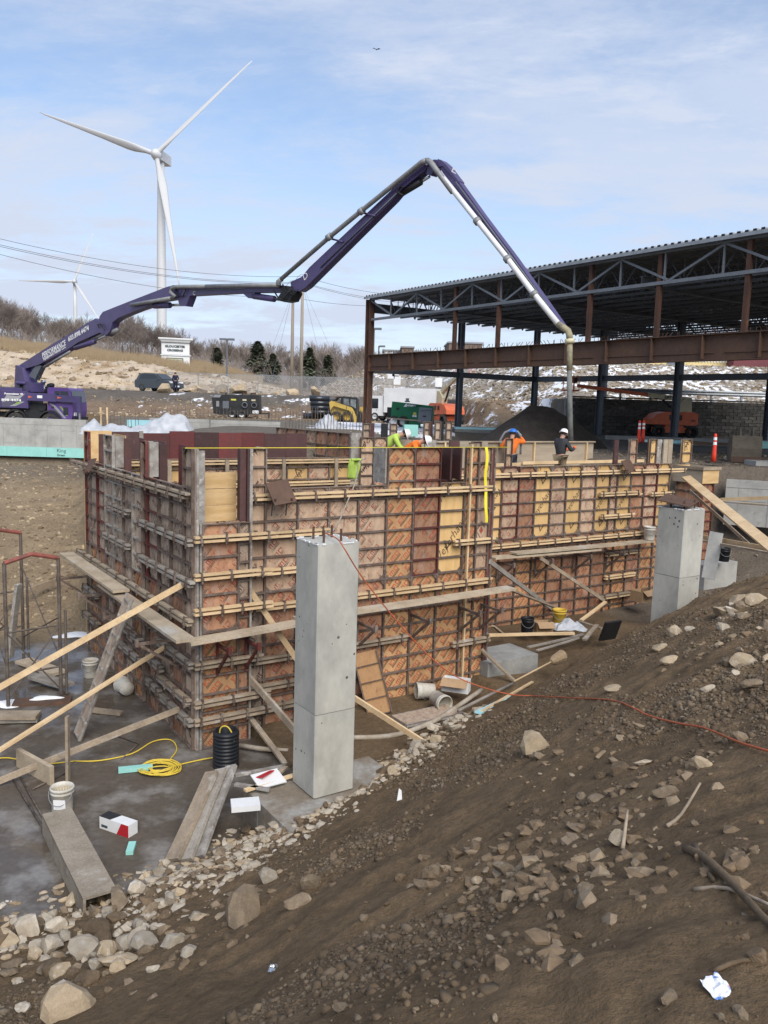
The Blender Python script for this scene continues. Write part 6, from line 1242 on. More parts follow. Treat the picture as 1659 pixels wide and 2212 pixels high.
def person(label, loc, rz, J, top, trou, hat=None, gloves=None, hood=False):
    """J: joint positions in metres in the figure's own frame (x right, y forward, z up)"""
    t = thing('person', label, 'person', loc, rz); V_ = {k: Vector(p) for k, p in J.items()}
    def chain(spec):
        vs, es, rs, ix = [], [], [], {}
        def add(k, r):
            if k not in ix: ix[k] = len(vs); vs.append(V_[k]); rs.append(r)
            return ix[k]
        for a, ra, b_, rb in spec: es.append((add(a, ra), add(b_, rb)))
        return vs, es, rs
    for s in 'LR':                                              # five fingers, curled, thumb from the side of the palm
        w_, h_ = V_['wrist' + s], V_['hand' + s]; d = (h_ - w_).normalized(); sd = d.cross(Vector((0, 0, 1)))
        if sd.length < .1: sd = d.cross(Vector((0, 1, 0)))
        sd.normalize(); dn = d.cross(sd)
        for q, off, L in ((0, -.03, .065), (1, -.01, .075), (2, .01, .07), (3, .03, .055)):
            V_[f'f{s}{q}a'] = h_ + sd * off + d * .03; V_[f'f{s}{q}b'] = h_ + sd * off + d * (.03 + L * .6) + dn * L * .35; V_[f'f{s}{q}c'] = h_ + sd * off + d * (.03 + L * .75) + dn * L * .8
        V_[f't{s}a'] = h_ - d * .03 + sd * .05 + dn * .02; V_[f't{s}b'] = h_ + d * .015 + sd * .062 + dn * .045
    sp = [('pelvis', .13, 'chest', .145), ('chest', .145, 'neck', .06), ('neck', .06, 'headlow', .075), ('headlow', .078, 'head', .095), ('head', .095, 'crown', .06)]
    for s in 'LR':
        sp += [('chest', .145, 'sho' + s, .07), ('sho' + s, .07, 'elb' + s, .048), ('elb' + s, .048, 'wrist' + s, .032), ('wrist' + s, .032, 'hand' + s, .038), ('pelvis', .13, 'hip' + s, .10), ('hip' + s, .10, 'knee' + s, .068), ('knee' + s, .068, 'ank' + s, .045), ('ank' + s, .05, 'toe' + s, .045)]
        for q in range(4): sp += [('hand' + s, .038, f'f{s}{q}a', .010), (f'f{s}{q}a', .010, f'f{s}{q}b', .009), (f'f{s}{q}b', .009, f'f{s}{q}c', .008)]
        sp += [('hand' + s, .038, f't{s}a', .012), (f't{s}a', .012, f't{s}b', .009)]
    vs, es, rs = chain(sp); OBJ('body', skin_mesh('body', vs, es, rs, K['skin']), t)
    sp = [('pelvis', .155, 'chest', .172), ('chest', .172, 'neck', .085)]
    for s in 'LR': sp += [('chest', .172, 'sho' + s, .092), ('sho' + s, .092, 'elb' + s, .066), ('elb' + s, .066, 'wrist' + s, .05)]
    vs, es, rs = chain(sp); OBJ('shirt', skin_mesh('shirt', vs, es, rs, top), t)
    sp = []
    for s in 'LR': sp += [('pelvis', .15, 'hip' + s, .118), ('hip' + s, .118, 'knee' + s, .088), ('knee' + s, .088, 'ank' + s, .068)]
    vs, es, rs = chain(sp); OBJ('trousers', skin_mesh('trousers', vs, es, rs, trou), t)
    for s in 'LR':
        a, b_ = V_['ank' + s], V_['toe' + s]; d = (b_ - a); d.z = 0; d.normalize(); MB().tube([a + Vector((0, 0, .06)), a - d * .03 + Vector((0, 0, -.02)), a + d * .08 + Vector((0, 0, -.05)), b_ + d * .06 + Vector((0, 0, -.02))], [.06, .065, .058, .045], 8).build('boot', K['boot'], t, True)
        if gloves:
            w_, h_ = V_['wrist' + s], V_['hand' + s]; MB().tube([w_, h_, h_ + (h_ - w_).normalized() * .05], [.045, .055, .03], 8).build('glove', gloves, t, True)
    hd = V_['head']; up = (V_['crown'] - V_['headlow']).normalized(); fw = Vector(J.get('face', (0, 1, 0))).normalized(); fw = (fw - up * fw.dot(up)).normalized(); rt = fw.cross(up); R = Matrix((rt, fw, up)).transposed()
    MB().tube([hd + fw * .085 + up * .02, hd + fw * .12 - up * .01, hd + fw * .088 - up * .02], [.01, .016, .012], 6).build('nose', K['skin'], t, True)
    for s in (-1, 1): MB().lathe([(.004, -.012), (.024, -.008), (.026, .006), (.01, .012)], 8, hd + rt * s * .092 - up * .005, R @ Matrix.Rotation(math.pi / 2, 3, 'Y')).build('ear', K['skin'], t, True); MB().lathe([(.003, -.01), (.012, 0), (.003, .01)], 8, hd + rt * s * .034 + fw * .088 + up * .02).build('eye', K['hair'], t, True)
    MB().box(hd + fw * .092 - up * .055, (.045, .012, .01), R).build('mouth', K['hair'], t)
    MB().lathe([(.101, -.03), (.106, .02), (.095, .06), (.06, .098), (.01, .11)], 16, hd - fw * .012, R).build('hair', K['hair'], t, True)
    if hat:
        h = MB().lathe([(.128, .03), (.128, .055), (.122, .09), (.10, .135), (.06, .162), (.01, .17)], 18, hd, R).build('hard_hat', hat, t, True)
        MB().prism([(.15 * math.cos(a) * (1.0), .15 * math.sin(a) + (.04 if math.sin(a) > 0 else 0)) for a in np.linspace(0, 2 * math.pi, 20)[:-1]], hd + up * .03, rt, fw, up * .012).build('brim', hat, h)
    return t
def stand(**k):
    J = dict(pelvis=(0, 0, .95), chest=(0, .02, 1.32), neck=(0, .02, 1.50), headlow=(0, .04, 1.57), head=(0, .05, 1.66), crown=(0, .05, 1.74), shoL=(-.19, .01, 1.43), shoR=(.19, .01, 1.43), elbL=(-.24, .02, 1.13), elbR=(.24, .02, 1.13), wristL=(-.22, .12, .9), wristR=(.22, .12, .9), handL=(-.22, .16, .84), handR=(.22, .16, .84),
             hipL=(-.10, 0, .9), hipR=(.10, 0, .9), kneeL=(-.11, .03, .5), kneeR=(.11, .03, .5), ankL=(-.12, 0, .1), ankR=(.12, 0, .1), toeL=(-.14, .14, .05), toeR=(.14, .14, .05)); J.update(k); return J
pw = PD(1107, 925, 26.2); person('worker in an orange shirt and blue hard hat handling a hose', (pw.x, pw.y, pw.z - 1.83), rad(-12), stand(elbL=(-.33, .05, 1.22), wristL=(-.34, .2, 1.30), handL=(-.34, .25, 1.36), shoR=(.2, .02, 1.45), elbR=(.40, .12, 1.38), wristR=(.26, .26, 1.56), handR=(.23, .28, 1.62), head=(.02, .09, 1.65), headlow=(.01, .05, 1.57), crown=(.02, .10, 1.735), face=(.5, 1, -.5)), K['hiorange'], K['jeans'], K['hat_blue'], K['grey'])
hz = [Vector((pw.x, pw.y, pw.z - 1.83)) + Matrix.Rotation(rad(-12), 3, 'Z') @ Vector(p) for p in ((-.42, .3, 1.15), (-.38, .28, 1.45), (-.25, .27, 1.68), (-.05, .3, 1.78), (.15, .32, 1.72), (.25, .3, 1.6), (.28, .25, 1.3), (.28, .25, 1.0))]
tag(MB().tube(hz, .035, 8).build('vibrator_hose', K['grey'], None, True), 'grey vibrator hose looped over the orange shirted worker', 'hose')
pg = PD(1214, 924, 25.0); person('worker in a charcoal hoodie and white hard hat guiding the pump hose', (pg.x, pg.y, pg.z - 1.83), rad(-50), stand(elbR=(.30, .12, 1.16), wristR=(.24, .34, 1.22), handR=(.2, .40, 1.25), elbL=(-.24, .14, 1.14), wristL=(-.12, .34, 1.15), handL=(-.06, .38, 1.16), head=(.0, .10, 1.64), crown=(0, .13, 1.73), headlow=(0, .06, 1.56), face=(.1, 1, -.6)), K['hoodie'], K['tan_tr'], K['hat_white'], K['glove'])
bend = stand(pelvis=(-.1, 0, .85), chest=(.22, .08, 1.12), neck=(.36, .1, 1.22), headlow=(.43, .11, 1.24), head=(.52, .12, 1.26), crown=(.58, .12, 1.29), shoL=(.24, .24, 1.16), shoR=(.26, -.12, 1.18), elbL=(.36, .28, .92), elbR=(.40, -.16, .92), wristL=(.52, .26, .78), wristR=(.58, -.12, .78), handL=(.56, .25, .74), handR=(.63, -.11, .75), hipL=(-.12, .1, .82), hipR=(-.12, -.1, .82), kneeL=(-.02, .12, .46), kneeR=(.05, -.12, .46), ankL=(-.12, .12, .1), ankR=(-.08, -.12, .1), toeL=(.02, .14, .05), toeR=(.06, -.14, .05), face=(.5, 0, -1))
pl_ = PD(842, 932, 23.2); person('worker in a lime jacket and white hard hat bending to the right', (pl_.x - .1, pl_.y, pl_.z - 1.32), rad(-8), bend, K['hiviz'], K['jeans'], K['hat_white'])

def platform(c, w_, d_, label):
    g_ = min(H(c.x, c.y), c.z - .3); t = thing('work_platform', label, 'platform', (c.x, c.y, g_), TH); h = c.z - g_
    for k in range(3): MB().box((0, (k - 1) * d_ / 3, h - .025), (w_, d_ / 3 - .01, .045)).build('plank', K['plank'], t)
    for sx in (-1, 1):
        for sy in (-1, 1): MB().box((sx * (w_ / 2 - .08), sy * (d_ / 2 - .08), (h - .05) / 2), (.09, .09, h - .05)).build('leg', K['wood_old'], t)
platform(Vector((pl_.x, pl_.y, pl_.z - 1.32)), 1.5, .8, 'plank platform under the bending lime worker')
po = PD(886, 950, 22.6); platform(Vector((po.x, po.y, po.z - 1.27)), 1.2, .7, 'plank platform under the crouching orange worker'); person('crouching worker in an orange shirt with a white hard hat, half hidden by forms', (po.x - .1, po.y, po.z - 1.27), rad(-20), bend, K['hiorange'], K['jeans'], K['hat_white'])
pc = PD(379, 853, 75.6); person('person in navy clothes standing by the parked car', (pc.x, pc.y, H(pc.x, pc.y)), rad(10), stand(elbR=(.3, -.05, 1.2), wristR=(.14, -.08, 1.0), handR=(.1, -.09, .96)), K['navy'], K['navy'])
vq = PV(765, 1010, 3.6); vest = thing('safety_vest', 'lime safety vest hanging on a rail inside the forms', 'vest', vq)
R_ = random.Random(3); mbv = MB(); nv = 9
vs = [(a, .05 * math.sin(a * 26 + b_ * 5) - .05 * b_, b_) for b_ in np.linspace(.2, -.26, nv) for a in np.linspace(-.15 + .05 * abs(b_), .15 - .1 * abs(b_), 10)]; mbv.add(vs, [(r * 10 + c, r * 10 + c + 1, (r + 1) * 10 + c + 1, (r + 1) * 10 + c) for r in range(nv - 1) for c in range(9)]); ov = mbv.build('cloth', K['hiviz'], vest, True); ov.modifiers.new('s', 'SOLIDIFY').thickness = .02; ov.rotation_euler = (0, 0, TH); MB().box((0, -.05, .19), (.26, .08, .04)).build('collar', K['hiviz'], vest, rot=(0, 0, TH))
# ================================================================ timber: braces, planks, loose boards
def board(a, b_, w_, h, mat, label, cat='board', name='timber_brace', up=(0, 0, 1), grp=None, twist=0):
    a, b_ = Vector(a), Vector(b_); L = (b_ - a).length; d = (b_ - a) / L; x = Vector(up).cross(d)
    if x.length < 1e-3: x = Vector((1, 0, 0))
    x.normalize(); y = d.cross(x)
    R = Matrix((d, x, y)).transposed() @ Matrix.Rotation(twist, 3, 'X'); n_ = max(1, int(L / .5)); mb = MB(); vs = []; fs = []
    Rr = random.Random(int(L * 977)); bow = Rr.uniform(-.012, .012)
    for i in range(n_ + 1):
        t = -L / 2 + L * i / n_; bz = bow * math.sin(math.pi * i / n_); vs += [(t, -w_ / 2, -h / 2 + bz), (t, w_ / 2, -h / 2 + bz), (t, w_ / 2, h / 2 + bz), (t, -w_ / 2, h / 2 + bz)]
    for i in range(n_):
        for k in range(4): fs.append((i * 4 + k, i * 4 + (k + 1) % 4, i * 4 + 4 + (k + 1) % 4, i * 4 + 4 + k))
    fs += [(3, 2, 1, 0), (n_ * 4, n_ * 4 + 1, n_ * 4 + 2, n_ * 4 + 3)]
    o = mb.add(vs, [f[::-1] for f in fs]).build(name, K[mat]); o.matrix_world = Matrix.Translation((a + b_) / 2) @ R.to_4x4(); return tag(o, label, cat, grp)
BR = 'brace'
board(PZ(-330, 1672, .02), PU(395, 1262, -.12), .04, .09, 'wood', 'uppermost long new timber brace rising from lower left to the left wall', BR)
board(PZ(-150, 1714, .02), PU(357, 1397, -.14), .09, .04, 'wood', 'middle long new timber brace at lower left, over the stake', BR)
board(PZ(-60, 1711, .02), PU(387, 1532, -.12), .04, .09, 'wood_old', 'lowest long timber brace at lower left near the coil of cord', BR)
s0 = PZ(147, 1686, 0); board(s0, s0 + Vector((0, .02, .98)), .04, .09, 'wood_old', 'upright timber stake holding the brace on the slab', 'stake', 'stake')
board(PZ(752, 1585, .05), PV(533, 1264, .10), .04, .09, 'wood', 'steep timber brace running from the pilaster behind the near column', BR)
board(PZ(690, 1640, .1), PV(530, 1455, .10), .05, .11, 'wood_old', 'thick old brace below the steep brace, ending behind the near column', BR)
board(PZ(616, 1650, .05), PV(540, 1550, .02), .09, .04, 'wood_old', 'short brace at the pilaster foot beside the black pipe', BR)
board(PZ(930, 1613, .30), PV(690, 1458, .08), .04, .09, 'wood', 'new brace emerging from behind the near column down to the stones', BR)
board(PZ(1112, 1472, .25), PV(1040, 1403, .10), .09, .04, 'wood_old', 'short brace at the right end of the front wall', BR)
board(PZ(1305, 1297, .5), PV(1168, 1206, RWV - .6), .04, .09, 'wood_old', 'long brace propping the walkway of the right wall', BR)
board(PZ(1196, 1318, .35), PV(1058, 1213, .16), .04, .10, 'wood_grey', 'dark brace crossing from the front wall end to the pit floor', BR)
board(PV(1092, 1270, .0), PZ(1212, 1317, .5), .11, .04, 'wood_old', 'flat board sloping from the walkway end to the yellow bucket', 'board')
board(PV(1482, 1030, RWV - .12), PD(1722, 1228, 13.6), .24, .045, 'wood', 'wide bright plank raking down to the right in front of the pier form', 'plank', up=(-.3, -.8, .6), twist=0)
board(PV(1490, 1060, RWV + .1), PD(1620, 1178, 19.0), .02, .09, 'wood_old', 'thin board raking beneath the wide bright plank', 'board')
board(PD(1516, 1160, 20.4), PD(1690, 1192, 16.5), .04, .10, 'wood', 'upper of two boards leaving the far column to the right', 'board'); board(PD(1516, 1168, 20.0), PD(1690, 1200, 16.2), .10, .04, 'wood_old', 'lower of two boards leaving the far column to the right', 'board')
board(PD(1556, 1079, 24.5), PD(1700, 1074, 23.0), .04, .10, 'wood', 'level board in front of the grey wall at the right edge', 'board'); board(PD(1560, 1083, 24.4), PD(1700, 1094, 22.5), .28, .045, 'plank', 'pale walkway plank before the grey wall at the right edge', 'plank', 'scaffold_plank')
PLK = 'plank'
def plankU(p0, p1, u_, label, mat='plank', w_=.30, dz=0):
    a, b_ = PU(*p0, u_), PU(*p1, u_); z = (a.z + b_.z) / 2 + dz; a.z = b_.z = z; board(a, b_, w_, .045, mat, label, PLK, 'scaffold_plank')
def plankV(p0, p1, v_, label, mat='plank', w_=.30, dz=0, tilt=True):
    a, b_ = PV(*p0, v_), PV(*p1, v_); z = (a.z + b_.z) / 2 + dz
    if not tilt: a.z = b_.z = z
    board(a, b_, w_, .045, mat, label, PLK, 'scaffold_plank')
plankU((143, 1200), (262, 1282), -.46, 'far plank of the left wall walkway', dz=.045); plankU((228, 1258), (402, 1390), -.44, 'near plank of the left wall walkway, ending at the corner')
plankV((405, 1388), (652, 1344), -.30, 'plank across the pilaster front at the corner'); plankV((640, 1338), (1105, 1270), -.24, 'long pale plank along the lower front wall', tilt=True); plankV((1062, 1205), (1290, 1186), RWV - .42, 'left plank of the right wall walkway'); plankV((1108, 1195), (1405, 1168), RWV - .42, 'upper overlapping plank of the right wall walkway', dz=.045)
board(PU(110, 1186, -.1), PU(180, 1181, -.1), .04, .09, 'wood', 'short new board sticking out past the far end of the left wall', 'board'); 
# leaning narrow form and lying forms
def slab_form(a, b_, w_, label, mat, rib=True, up=(0, 0, 1), frm='frame_grey', th=.06):
    a, b_ = Vector(a), Vector(b_); L = (b_ - a).length; d = (b_ - a) / L; x = Vector(up).cross(d).normalized(); y = d.cross(x); t = thing('loose_form', label, 'form panel', a); R = Matrix((d, x, y)).transposed()
    MB().box(d * L / 2, (L, w_, .018), R).build('plywood', K[mat], t); fr = MB()
    for s in (-1, 1): MB().box(d * L / 2 + x * s * (w_ / 2 - .01) + y * .02, (L, .02, th), R).build('side_rail', K[frm], t)
    k = 0
    while k * FT <= L: MB().box(d * min(L - .01, k * FT + .01) + y * .02, (.014, w_ - .04, th * .8), R).build('rib', K[frm], t); k += 1
    return t
slab_form(PZ(170, 1592, .03), PU(283, 1288, -.72), .30, 'narrow grey form panel leaning against the left walkway', 'ply_grey', up=(-.6, -.5, .6))
slab_form(PZ(822, 1543, .06), PV(788, 1408, .0), .46, 'printed form panel leaning against the front wall beside the buckets', 'ply_tan', up=(-.1, -1, .25), frm='frame')
a = PZ(862, 1556, .2); slab_form(a, PZ(985, 1530, .2), .5, 'grey form panel lying flat on the pit floor', 'ply_grey', up=(0, 0, -1))
lean = [(372, 1858, 458, 1668, .20, 'wood_old', 'left of the three boards leaning by the footing'), (402, 1858, 478, 1662, .18, 'wood_grey', 'middle of the three boards leaning by the footing'), (428, 1852, 500, 1655, .17, 'frame_grey', 'right pale board leaning by the footing')]
for i, (x0, y0, x1, y1, w_, mt, lb) in enumerate(lean): board(PZ(x0, y0, .03), PZ(x1, y1, .62), w_, .05, mt, lb, 'board', 'leaning_board', up=(-.45, -.5, .75))
# caked channel form
q = [PZ(93, 1757, .27), PZ(152, 1750, .27), PZ(243, 1920, .27), PZ(188, 1946, .27)]; chn = thing('channel_form', 'concrete caked inverted channel form lying on the slab', 'channel form', q[0])
KCH = MAT('caked_channel', (.30, .26, .205), (.22, .185, .14), .95, 4, bump=.4, c3=(.38, .35, .30), s3=2, fine=.15)
a0 = (q[0] + q[1]) / 2; a1 = (q[2] + q[3]) / 2; dd = (a1 - a0); L = dd.length; dd /= L; sd = Vector((dd.y, -dd.x, 0)); R = Matrix((dd, -sd, Vector((0, 0, 1)))).transposed(); cmid = (a0 + a1) / 2 - q[0]
MB().box(cmid + Vector((0, 0, 0)), (L, .36, .03), R).build('web', KCH, chn)
for s in (-1, 1): MB().box(cmid + sd * s * .165 + Vector((0, 0, -.135)), (L + .02, .03, .262), R).build('flange', KCH, chn)
# ================================================================ rebar, cords, pipes
def rod(pts, r, mat, label, cat, name, sm=True, n=7): return tag(MB().tube(pts, r, n).build(name, mat, None, sm), label, cat)
krb = MAT('old_rebar', (.10, .075, .06), (.2, .17, .14), .85, 9, fine=.2)
rod([PZ(28, 1682, .02), PZ(78, 1765, .03), PZ(115, 1812, .02)], .014, krb, 'left thin rebar beside the channel form', 'rebar', 'rebar'); rod([PZ(45, 1680, .02), PZ(95, 1770, .03), PZ(120, 1800, .02)], .014, krb, 'right thin rebar beside the channel form', 'rebar', 'rebar'); rod([PZ(60, 1735, .03), PZ(120, 1830, .05), PZ(195, 1925, .03)], .018, krb, 'thick rebar running along the channel form', 'rebar', 'rebar'); rod([PZ(70, 1705, .02), PZ(150, 1665, .02)], .012, krb, 'short rebar above the white bucket', 'rebar', 'rebar'); rod([PZ(255, 1590, .02), PZ(300, 1606, .02), PZ(262, 1640, .02)], .012, krb, 'bent rebar on the slab under the braces', 'rebar', 'rebar')
kco = MAT('orange_cord', (.50, .12, .05), (.36, .10, .05), .6, 6, fine=.1); kyc = MAT('yellow_cord', (.62, .46, .06), rough=.6, fine=.1); kpv = MAT('muddy_pvc', (.42, .37, .30), (.28, .23, .17), .7, 4, fine=.12)
g0 = ground_hit(1150, 1508); path = [PZ(700, 1150, 3.93), PZ(727, 1163, 3.93), PZ(742, 1182, 3.88)]
pxs = [(775, 1236), (820, 1296), (870, 1356), (930, 1420), (990, 1464), (1060, 1490), (1110, 1501)]
for i, p in enumerate(pxs): path.append(PD(*p, path[2].y + (g0.y - path[2].y) * (i + 1) / (len(pxs) + 1)))
for p in ((1150, 1508), (1230, 1515), (1320, 1520), (1370, 1538), (1400, 1556), (1460, 1572), (1520, 1588), (1590, 1612), (1640, 1632), (1700, 1652)):
    g = ground_hit(*p); 
    if g: path.append(g + Vector((0, 0, .035)))
def smooth(pts, k=4):
    out_ = []
    for i in range(len(pts) - 1):
        p0, p1, p2, p3 = pts[max(i - 1, 0)], pts[i], pts[i + 1], pts[min(i + 2, len(pts) - 1)]
        for j in range(k): t = j / k; out_.append(.5 * ((2 * p1) + (p2 - p0) * t + (2 * p0 - 5 * p1 + 4 * p2 - p3) * t * t + (3 * p1 - p0 - 3 * p2 + p3) * t ** 3))
    return out_ + [pts[-1]]
rod(smooth(path), .0085, kco, 'orange extension cord hanging from the near column across the mound', 'cord', 'extension_cord')
rod(smooth([PZ(700, 1150, 3.95), PD(725, 1140, 11.6), PV(752, 1080, -.02), PV(768, 1040, .2), PV(775, 1000, 2.2), PV(790, 990, 3.0)]), .012, kpv, 'tan cord rising from the near column over the front wall', 'cord', 'extension_cord')
coil = []; c_ = PZ(345, 1662, .02); RR = random.Random(4)
for k in range(170): t = k / 170 * 2 * math.pi * 9; r = .20 + .07 * math.sin(t * .31) + RR.uniform(-.01, .01); coil.append(c_ + Vector((r * math.cos(t) * 1.15 + .03 * math.sin(t * .13), r * math.sin(t) + .04 * math.cos(t * .21), .01 + .03 * (k / 170) + .008 * math.sin(t * 1.7))))
tail = [PZ(160, 1644, .02), PZ(215, 1643, .02), PZ(285, 1628, .02), PZ(330, 1602, .02), PZ(368, 1598, .02), PZ(382, 1618, .02), PZ(368, 1640, .02), PZ(362, 1652, .03)]
rod(smooth(tail) + coil + smooth([coil[-1], PZ(395, 1650, .02), PZ(440, 1640, .02), PZ(466, 1636, .03)]), .011, kyc, 'coil of yellow cord on the slab', 'cord', 'cord_coil')
rod(smooth([PZ(-20, 1642, .02), PZ(18, 1637, .02), PZ(90, 1650, .02), PZ(160, 1644, .02)]), .011, kyc, 'loose yellow cord running out of the picture at left', 'cord', 'cord')
rod([PZ(518, 1610, .08), PZ(560, 1617, .08), PZ(622, 1622, .1)], .04, kpv, 'muddy pipe left of the near column', 'pipe', 'drain_pipe'); rod(smooth([PZ(750, 1594, .12), PZ(840, 1590, .12), PZ(905, 1572, .16), PZ(960, 1545, .2), PZ(1040, 1490, .25)]), .045, kpv, 'muddy pipe snaking right of the near column', 'pipe', 'drain_pipe')
rod([PZ(990, 1535, .3), PZ(1110, 1475, .3)], .03, K['wood_grey'], 'grey pole lying along the mound edge', 'pole', 'pole'); bm0 = PZ(1110, 1472, .35); bm1 = PZ(1190, 1430, .55); rod([bm0, bm1], .018, K['wood'], 'broom lying at the mound edge', 'broom', 'broom'); bh = OBJ('bristles', MB().tube([bm1, bm1.lerp(PZ(1206, 1420, .6), .4), PZ(1215, 1416, .62)], [.05, .10, .13], 10).mesh('bristles', K['straw']), bpy.data.objects['broom'])
# yellow strap, string line, tie plates
kst = MAT('yellow_strap', (.80, .68, .05), rough=.5, fine=.03); s1 = PV(1048, 966, .10); s2 = PV(1047, 1128, .10); mbs = MB(); n_ = 16; vs = []
for i in range(n_ + 1): t = i / n_; p = s1.lerp(s2, t) - VX * (.03 + .02 * math.sin(t * 9)) + UX * .015 * math.sin(t * 14); vs += [p - UX * .035, p + UX * .035]
mbs.add(vs, [(2 * i, 2 * i + 1, 2 * i + 3, 2 * i + 2) for i in range(n_)]); o = mbs.build('ratchet_strap', kst); o.modifiers.new('s', 'SOLIDIFY').thickness = .004; tag(o, 'bright yellow strap hanging down the right end of the front wall', 'strap')
st0, st1 = PV(400, 968, .1), PV(1100, 966, .1); rod([st0, st1], .006, kst, 'taut string line along the front wall top', 'string', 'string_line', n=5)
for px, py, v_, u_, lb, sc_ in ((600, 1062, -.02, None, 'tilted steel plate hung on the front wall wale by the pilaster', 1.0), (1350, 1006, RWV - .2, None, 'tilted steel plate hung on the right wall wale', .9), (207, 1006, None, -.15, 'small steel plate hung on the left wall wale', .8)):
    p = PV(px, py, v_) if v_ is not None else PU(px, py, u_); t = thing('shoe_plate', lb, 'steel plate', p, TH + (0 if v_ is not None else -math.pi / 2)); MB().box((0, -.12, 0), (.42 * sc_, .42 * sc_, .02), Matrix.Rotation(rad(58), 3, 'X') @ Matrix.Rotation(.15, 3, 'Z')).build('plate', K['rust_dark'], t)
    for s in (-.13, .13): MB().tube([(s * sc_, -.1, -.12), (s * sc_ - .06, -.16, -.38 * sc_)], .012, 6).build('rod', K['black'], t)
    for s in (-.15, .15): MB().lathe([(.02, 0), (.02, .03)], 6, (s * sc_, -.22, -.12)).build('bolt', K['rust'], t)
# ================================================================ buckets and small things
kwb = MAT('dirty_white_plastic', (.55, .53, .47), (.40, .37, .31), .6, 5, fine=.1, c3=(.62, .61, .57), s3=2); kyb = MAT('yellow_plastic', (.62, .42, .05), (.50, .33, .05), .5, 4, fine=.08); kbb = MAT('black_plastic', (.016, .018, .022), rough=.45, fine=.08); kin = MAT('bucket_inside', (.52, .46, .33), (.4, .34, .24), .8, 4, fine=.1)
def bucket(loc, label, mat, R=None, s=1.0, lid=False):
    t = thing('bucket', label, 'bucket', loc); t.scale = (s,) * 3
    if R is not None: t.rotation_euler = R
    MB().lathe([(.13, 0), (.135, .02), (.148, .27), (.156, .275), (.156, .29), (.149, .295), (.152, .32), (.162, .325), (.162, .345), (.154, .36), (.147, .36), (.143, .3), (.125, .03), (.001, .02)], 26, capt=False).build('pail', mat, t, True); MB().lathe([(.142, .3), (.135, .15), (.124, .032), (.001, .03)], 24, capb=False, capt=False).build('lining', kin if mat is kwb else mat, t, True)
    MB().tube([(.16 * math.cos(a), -.05 - .12 * abs(math.sin(a)), .31 - .16 * math.sin(a)) for a in np.linspace(0, math.pi, 11)], .005, 5).build('handle', K['grey'], t)
    return t
b1_ = bucket(PZ(135, 1752, 0), 'white bucket with yellowed rim standing behind the channel form', kwb); MB().box((0.02, -.147, .16), (.16, .01, .14), Matrix.Rotation(.12, 3, 'X')).build('paper_label', K['letter'], b1_)
bucket(PZ(196, 1462, 0), 'white bucket standing in the shade under the walkway', kwb); bucket(PZ(275, 1488, .15), 'white bucket lying on its side under the left wall', kwb, (rad(92), 0, rad(215)))
bucket(PZ(938, 1492, .26), 'left of two white buckets lying by the front wall', kwb, (rad(88), 0, rad(-78))); bucket(PZ(945, 1492, .24), 'right of two white buckets lying by the front wall', kwb, (rad(92), 0, rad(28)))
bpy.data.objects['bucket.004'].location = PZ(940, 1506, .3)
bucket(PZ(1207, 1350, .4), 'yellow bucket standing in the trench by the right wall', kyb, s=1.1); bucket(PZ(1138, 1366, .4), 'black bucket left of the yellow bucket', kbb); bucket(PD(1563, 1212, 19.5), 'small black bucket by the pier form', kbb, s=.9); bucket(PV(1402, 1166, RWV - .42), 'white bucket behind the far column', kwb, s=1.05)
cp_ = thing('corrugated_pipe', 'upright black corrugated pipe standing at the pilaster foot', 'pipe', PZ(488, 1655, 0)); prof = []
for k in range(10): z = k * .058; prof += [(.175, z), (.2, z + .012), (.2, z + .04), (.175, z + .05)]
MB().lathe(prof + [(.165, .6), (.15, .58), (.15, .02)], 28, capb=True, capt=False).build('pipe_wall', kbb, cp_, True); MB().tube(smooth([Vector(p) for p in ((-.1, -.05, .3), (-.08, -.06, .62), (.02, -.08, .68), (.1, -.1, .6), (.14, -.1, .45))]), .012, 6).build('cord_end', kyc, cp_, True)
kr = MAT('red_print', (.42, .02, .03), rough=.5, fine=.02); bxp = PZ(250, 1797, 0); bt_ = thing('carton', 'long white carton with red and black ends lying on the slab', 'carton', bxp, rad(-27)); bt_.scale = (.82,) * 3; MB().box((0, .06, .1), (.62, .2, .2)).build('box', K['white'], bt_)
MB().add([(.06, -.043, .0), (.31, -.043, .0), (.31, -.043, .2), (.16, -.043, .2)], [(0, 1, 2, 3)]).build('print', kr, bt_); MB().add([(-.31, .16, .203), (-.31, -.04, .203), (-.08, -.04, .203), (-.02, .16, .203)], [(0, 1, 2, 3)]).build('print', K['black'], bt_); MB().box((-.2, -.044, .06), (.13, .004, .04)).build('print', K['ink'], bt_)
def slabbit(px, py, z, dims, rz, mat, label, cat, name, rx=0.0): o = MB().box((0, 0, 0), dims).build(name, mat if not isinstance(mat, str) else K[mat], None, loc=PZ(px, py, z), rot=(rx, 0, rz)); return tag(o, label, cat)
slabbit(293, 1660, .04, (.5, .11, .06), rad(18), 'foam', 'teal foam strip beside the coil of yellow cord', 'foam', 'foam_strip'); slabbit(283, 1832, .03, (.09, .24, .05), rad(8), 'foam', 'small teal foam scrap in front of the carton', 'foam', 'foam_strip'); slabbit(530, 1738, .55, (.36, .24, .07), rad(14), 'white', 'pale block lying on the footing', 'block', 'block')
slabbit(75, 1655, .14, (.95, .07, .28), rad(-38), 'plank', 'short plank standing on edge at the left edge of the slab', 'plank', 'plank'); slabbit(230, 1537, .04, (.6, .14, .05), rad(-12), 'wood_old', 'short board lying on the slab under the braces', 'board', 'board')
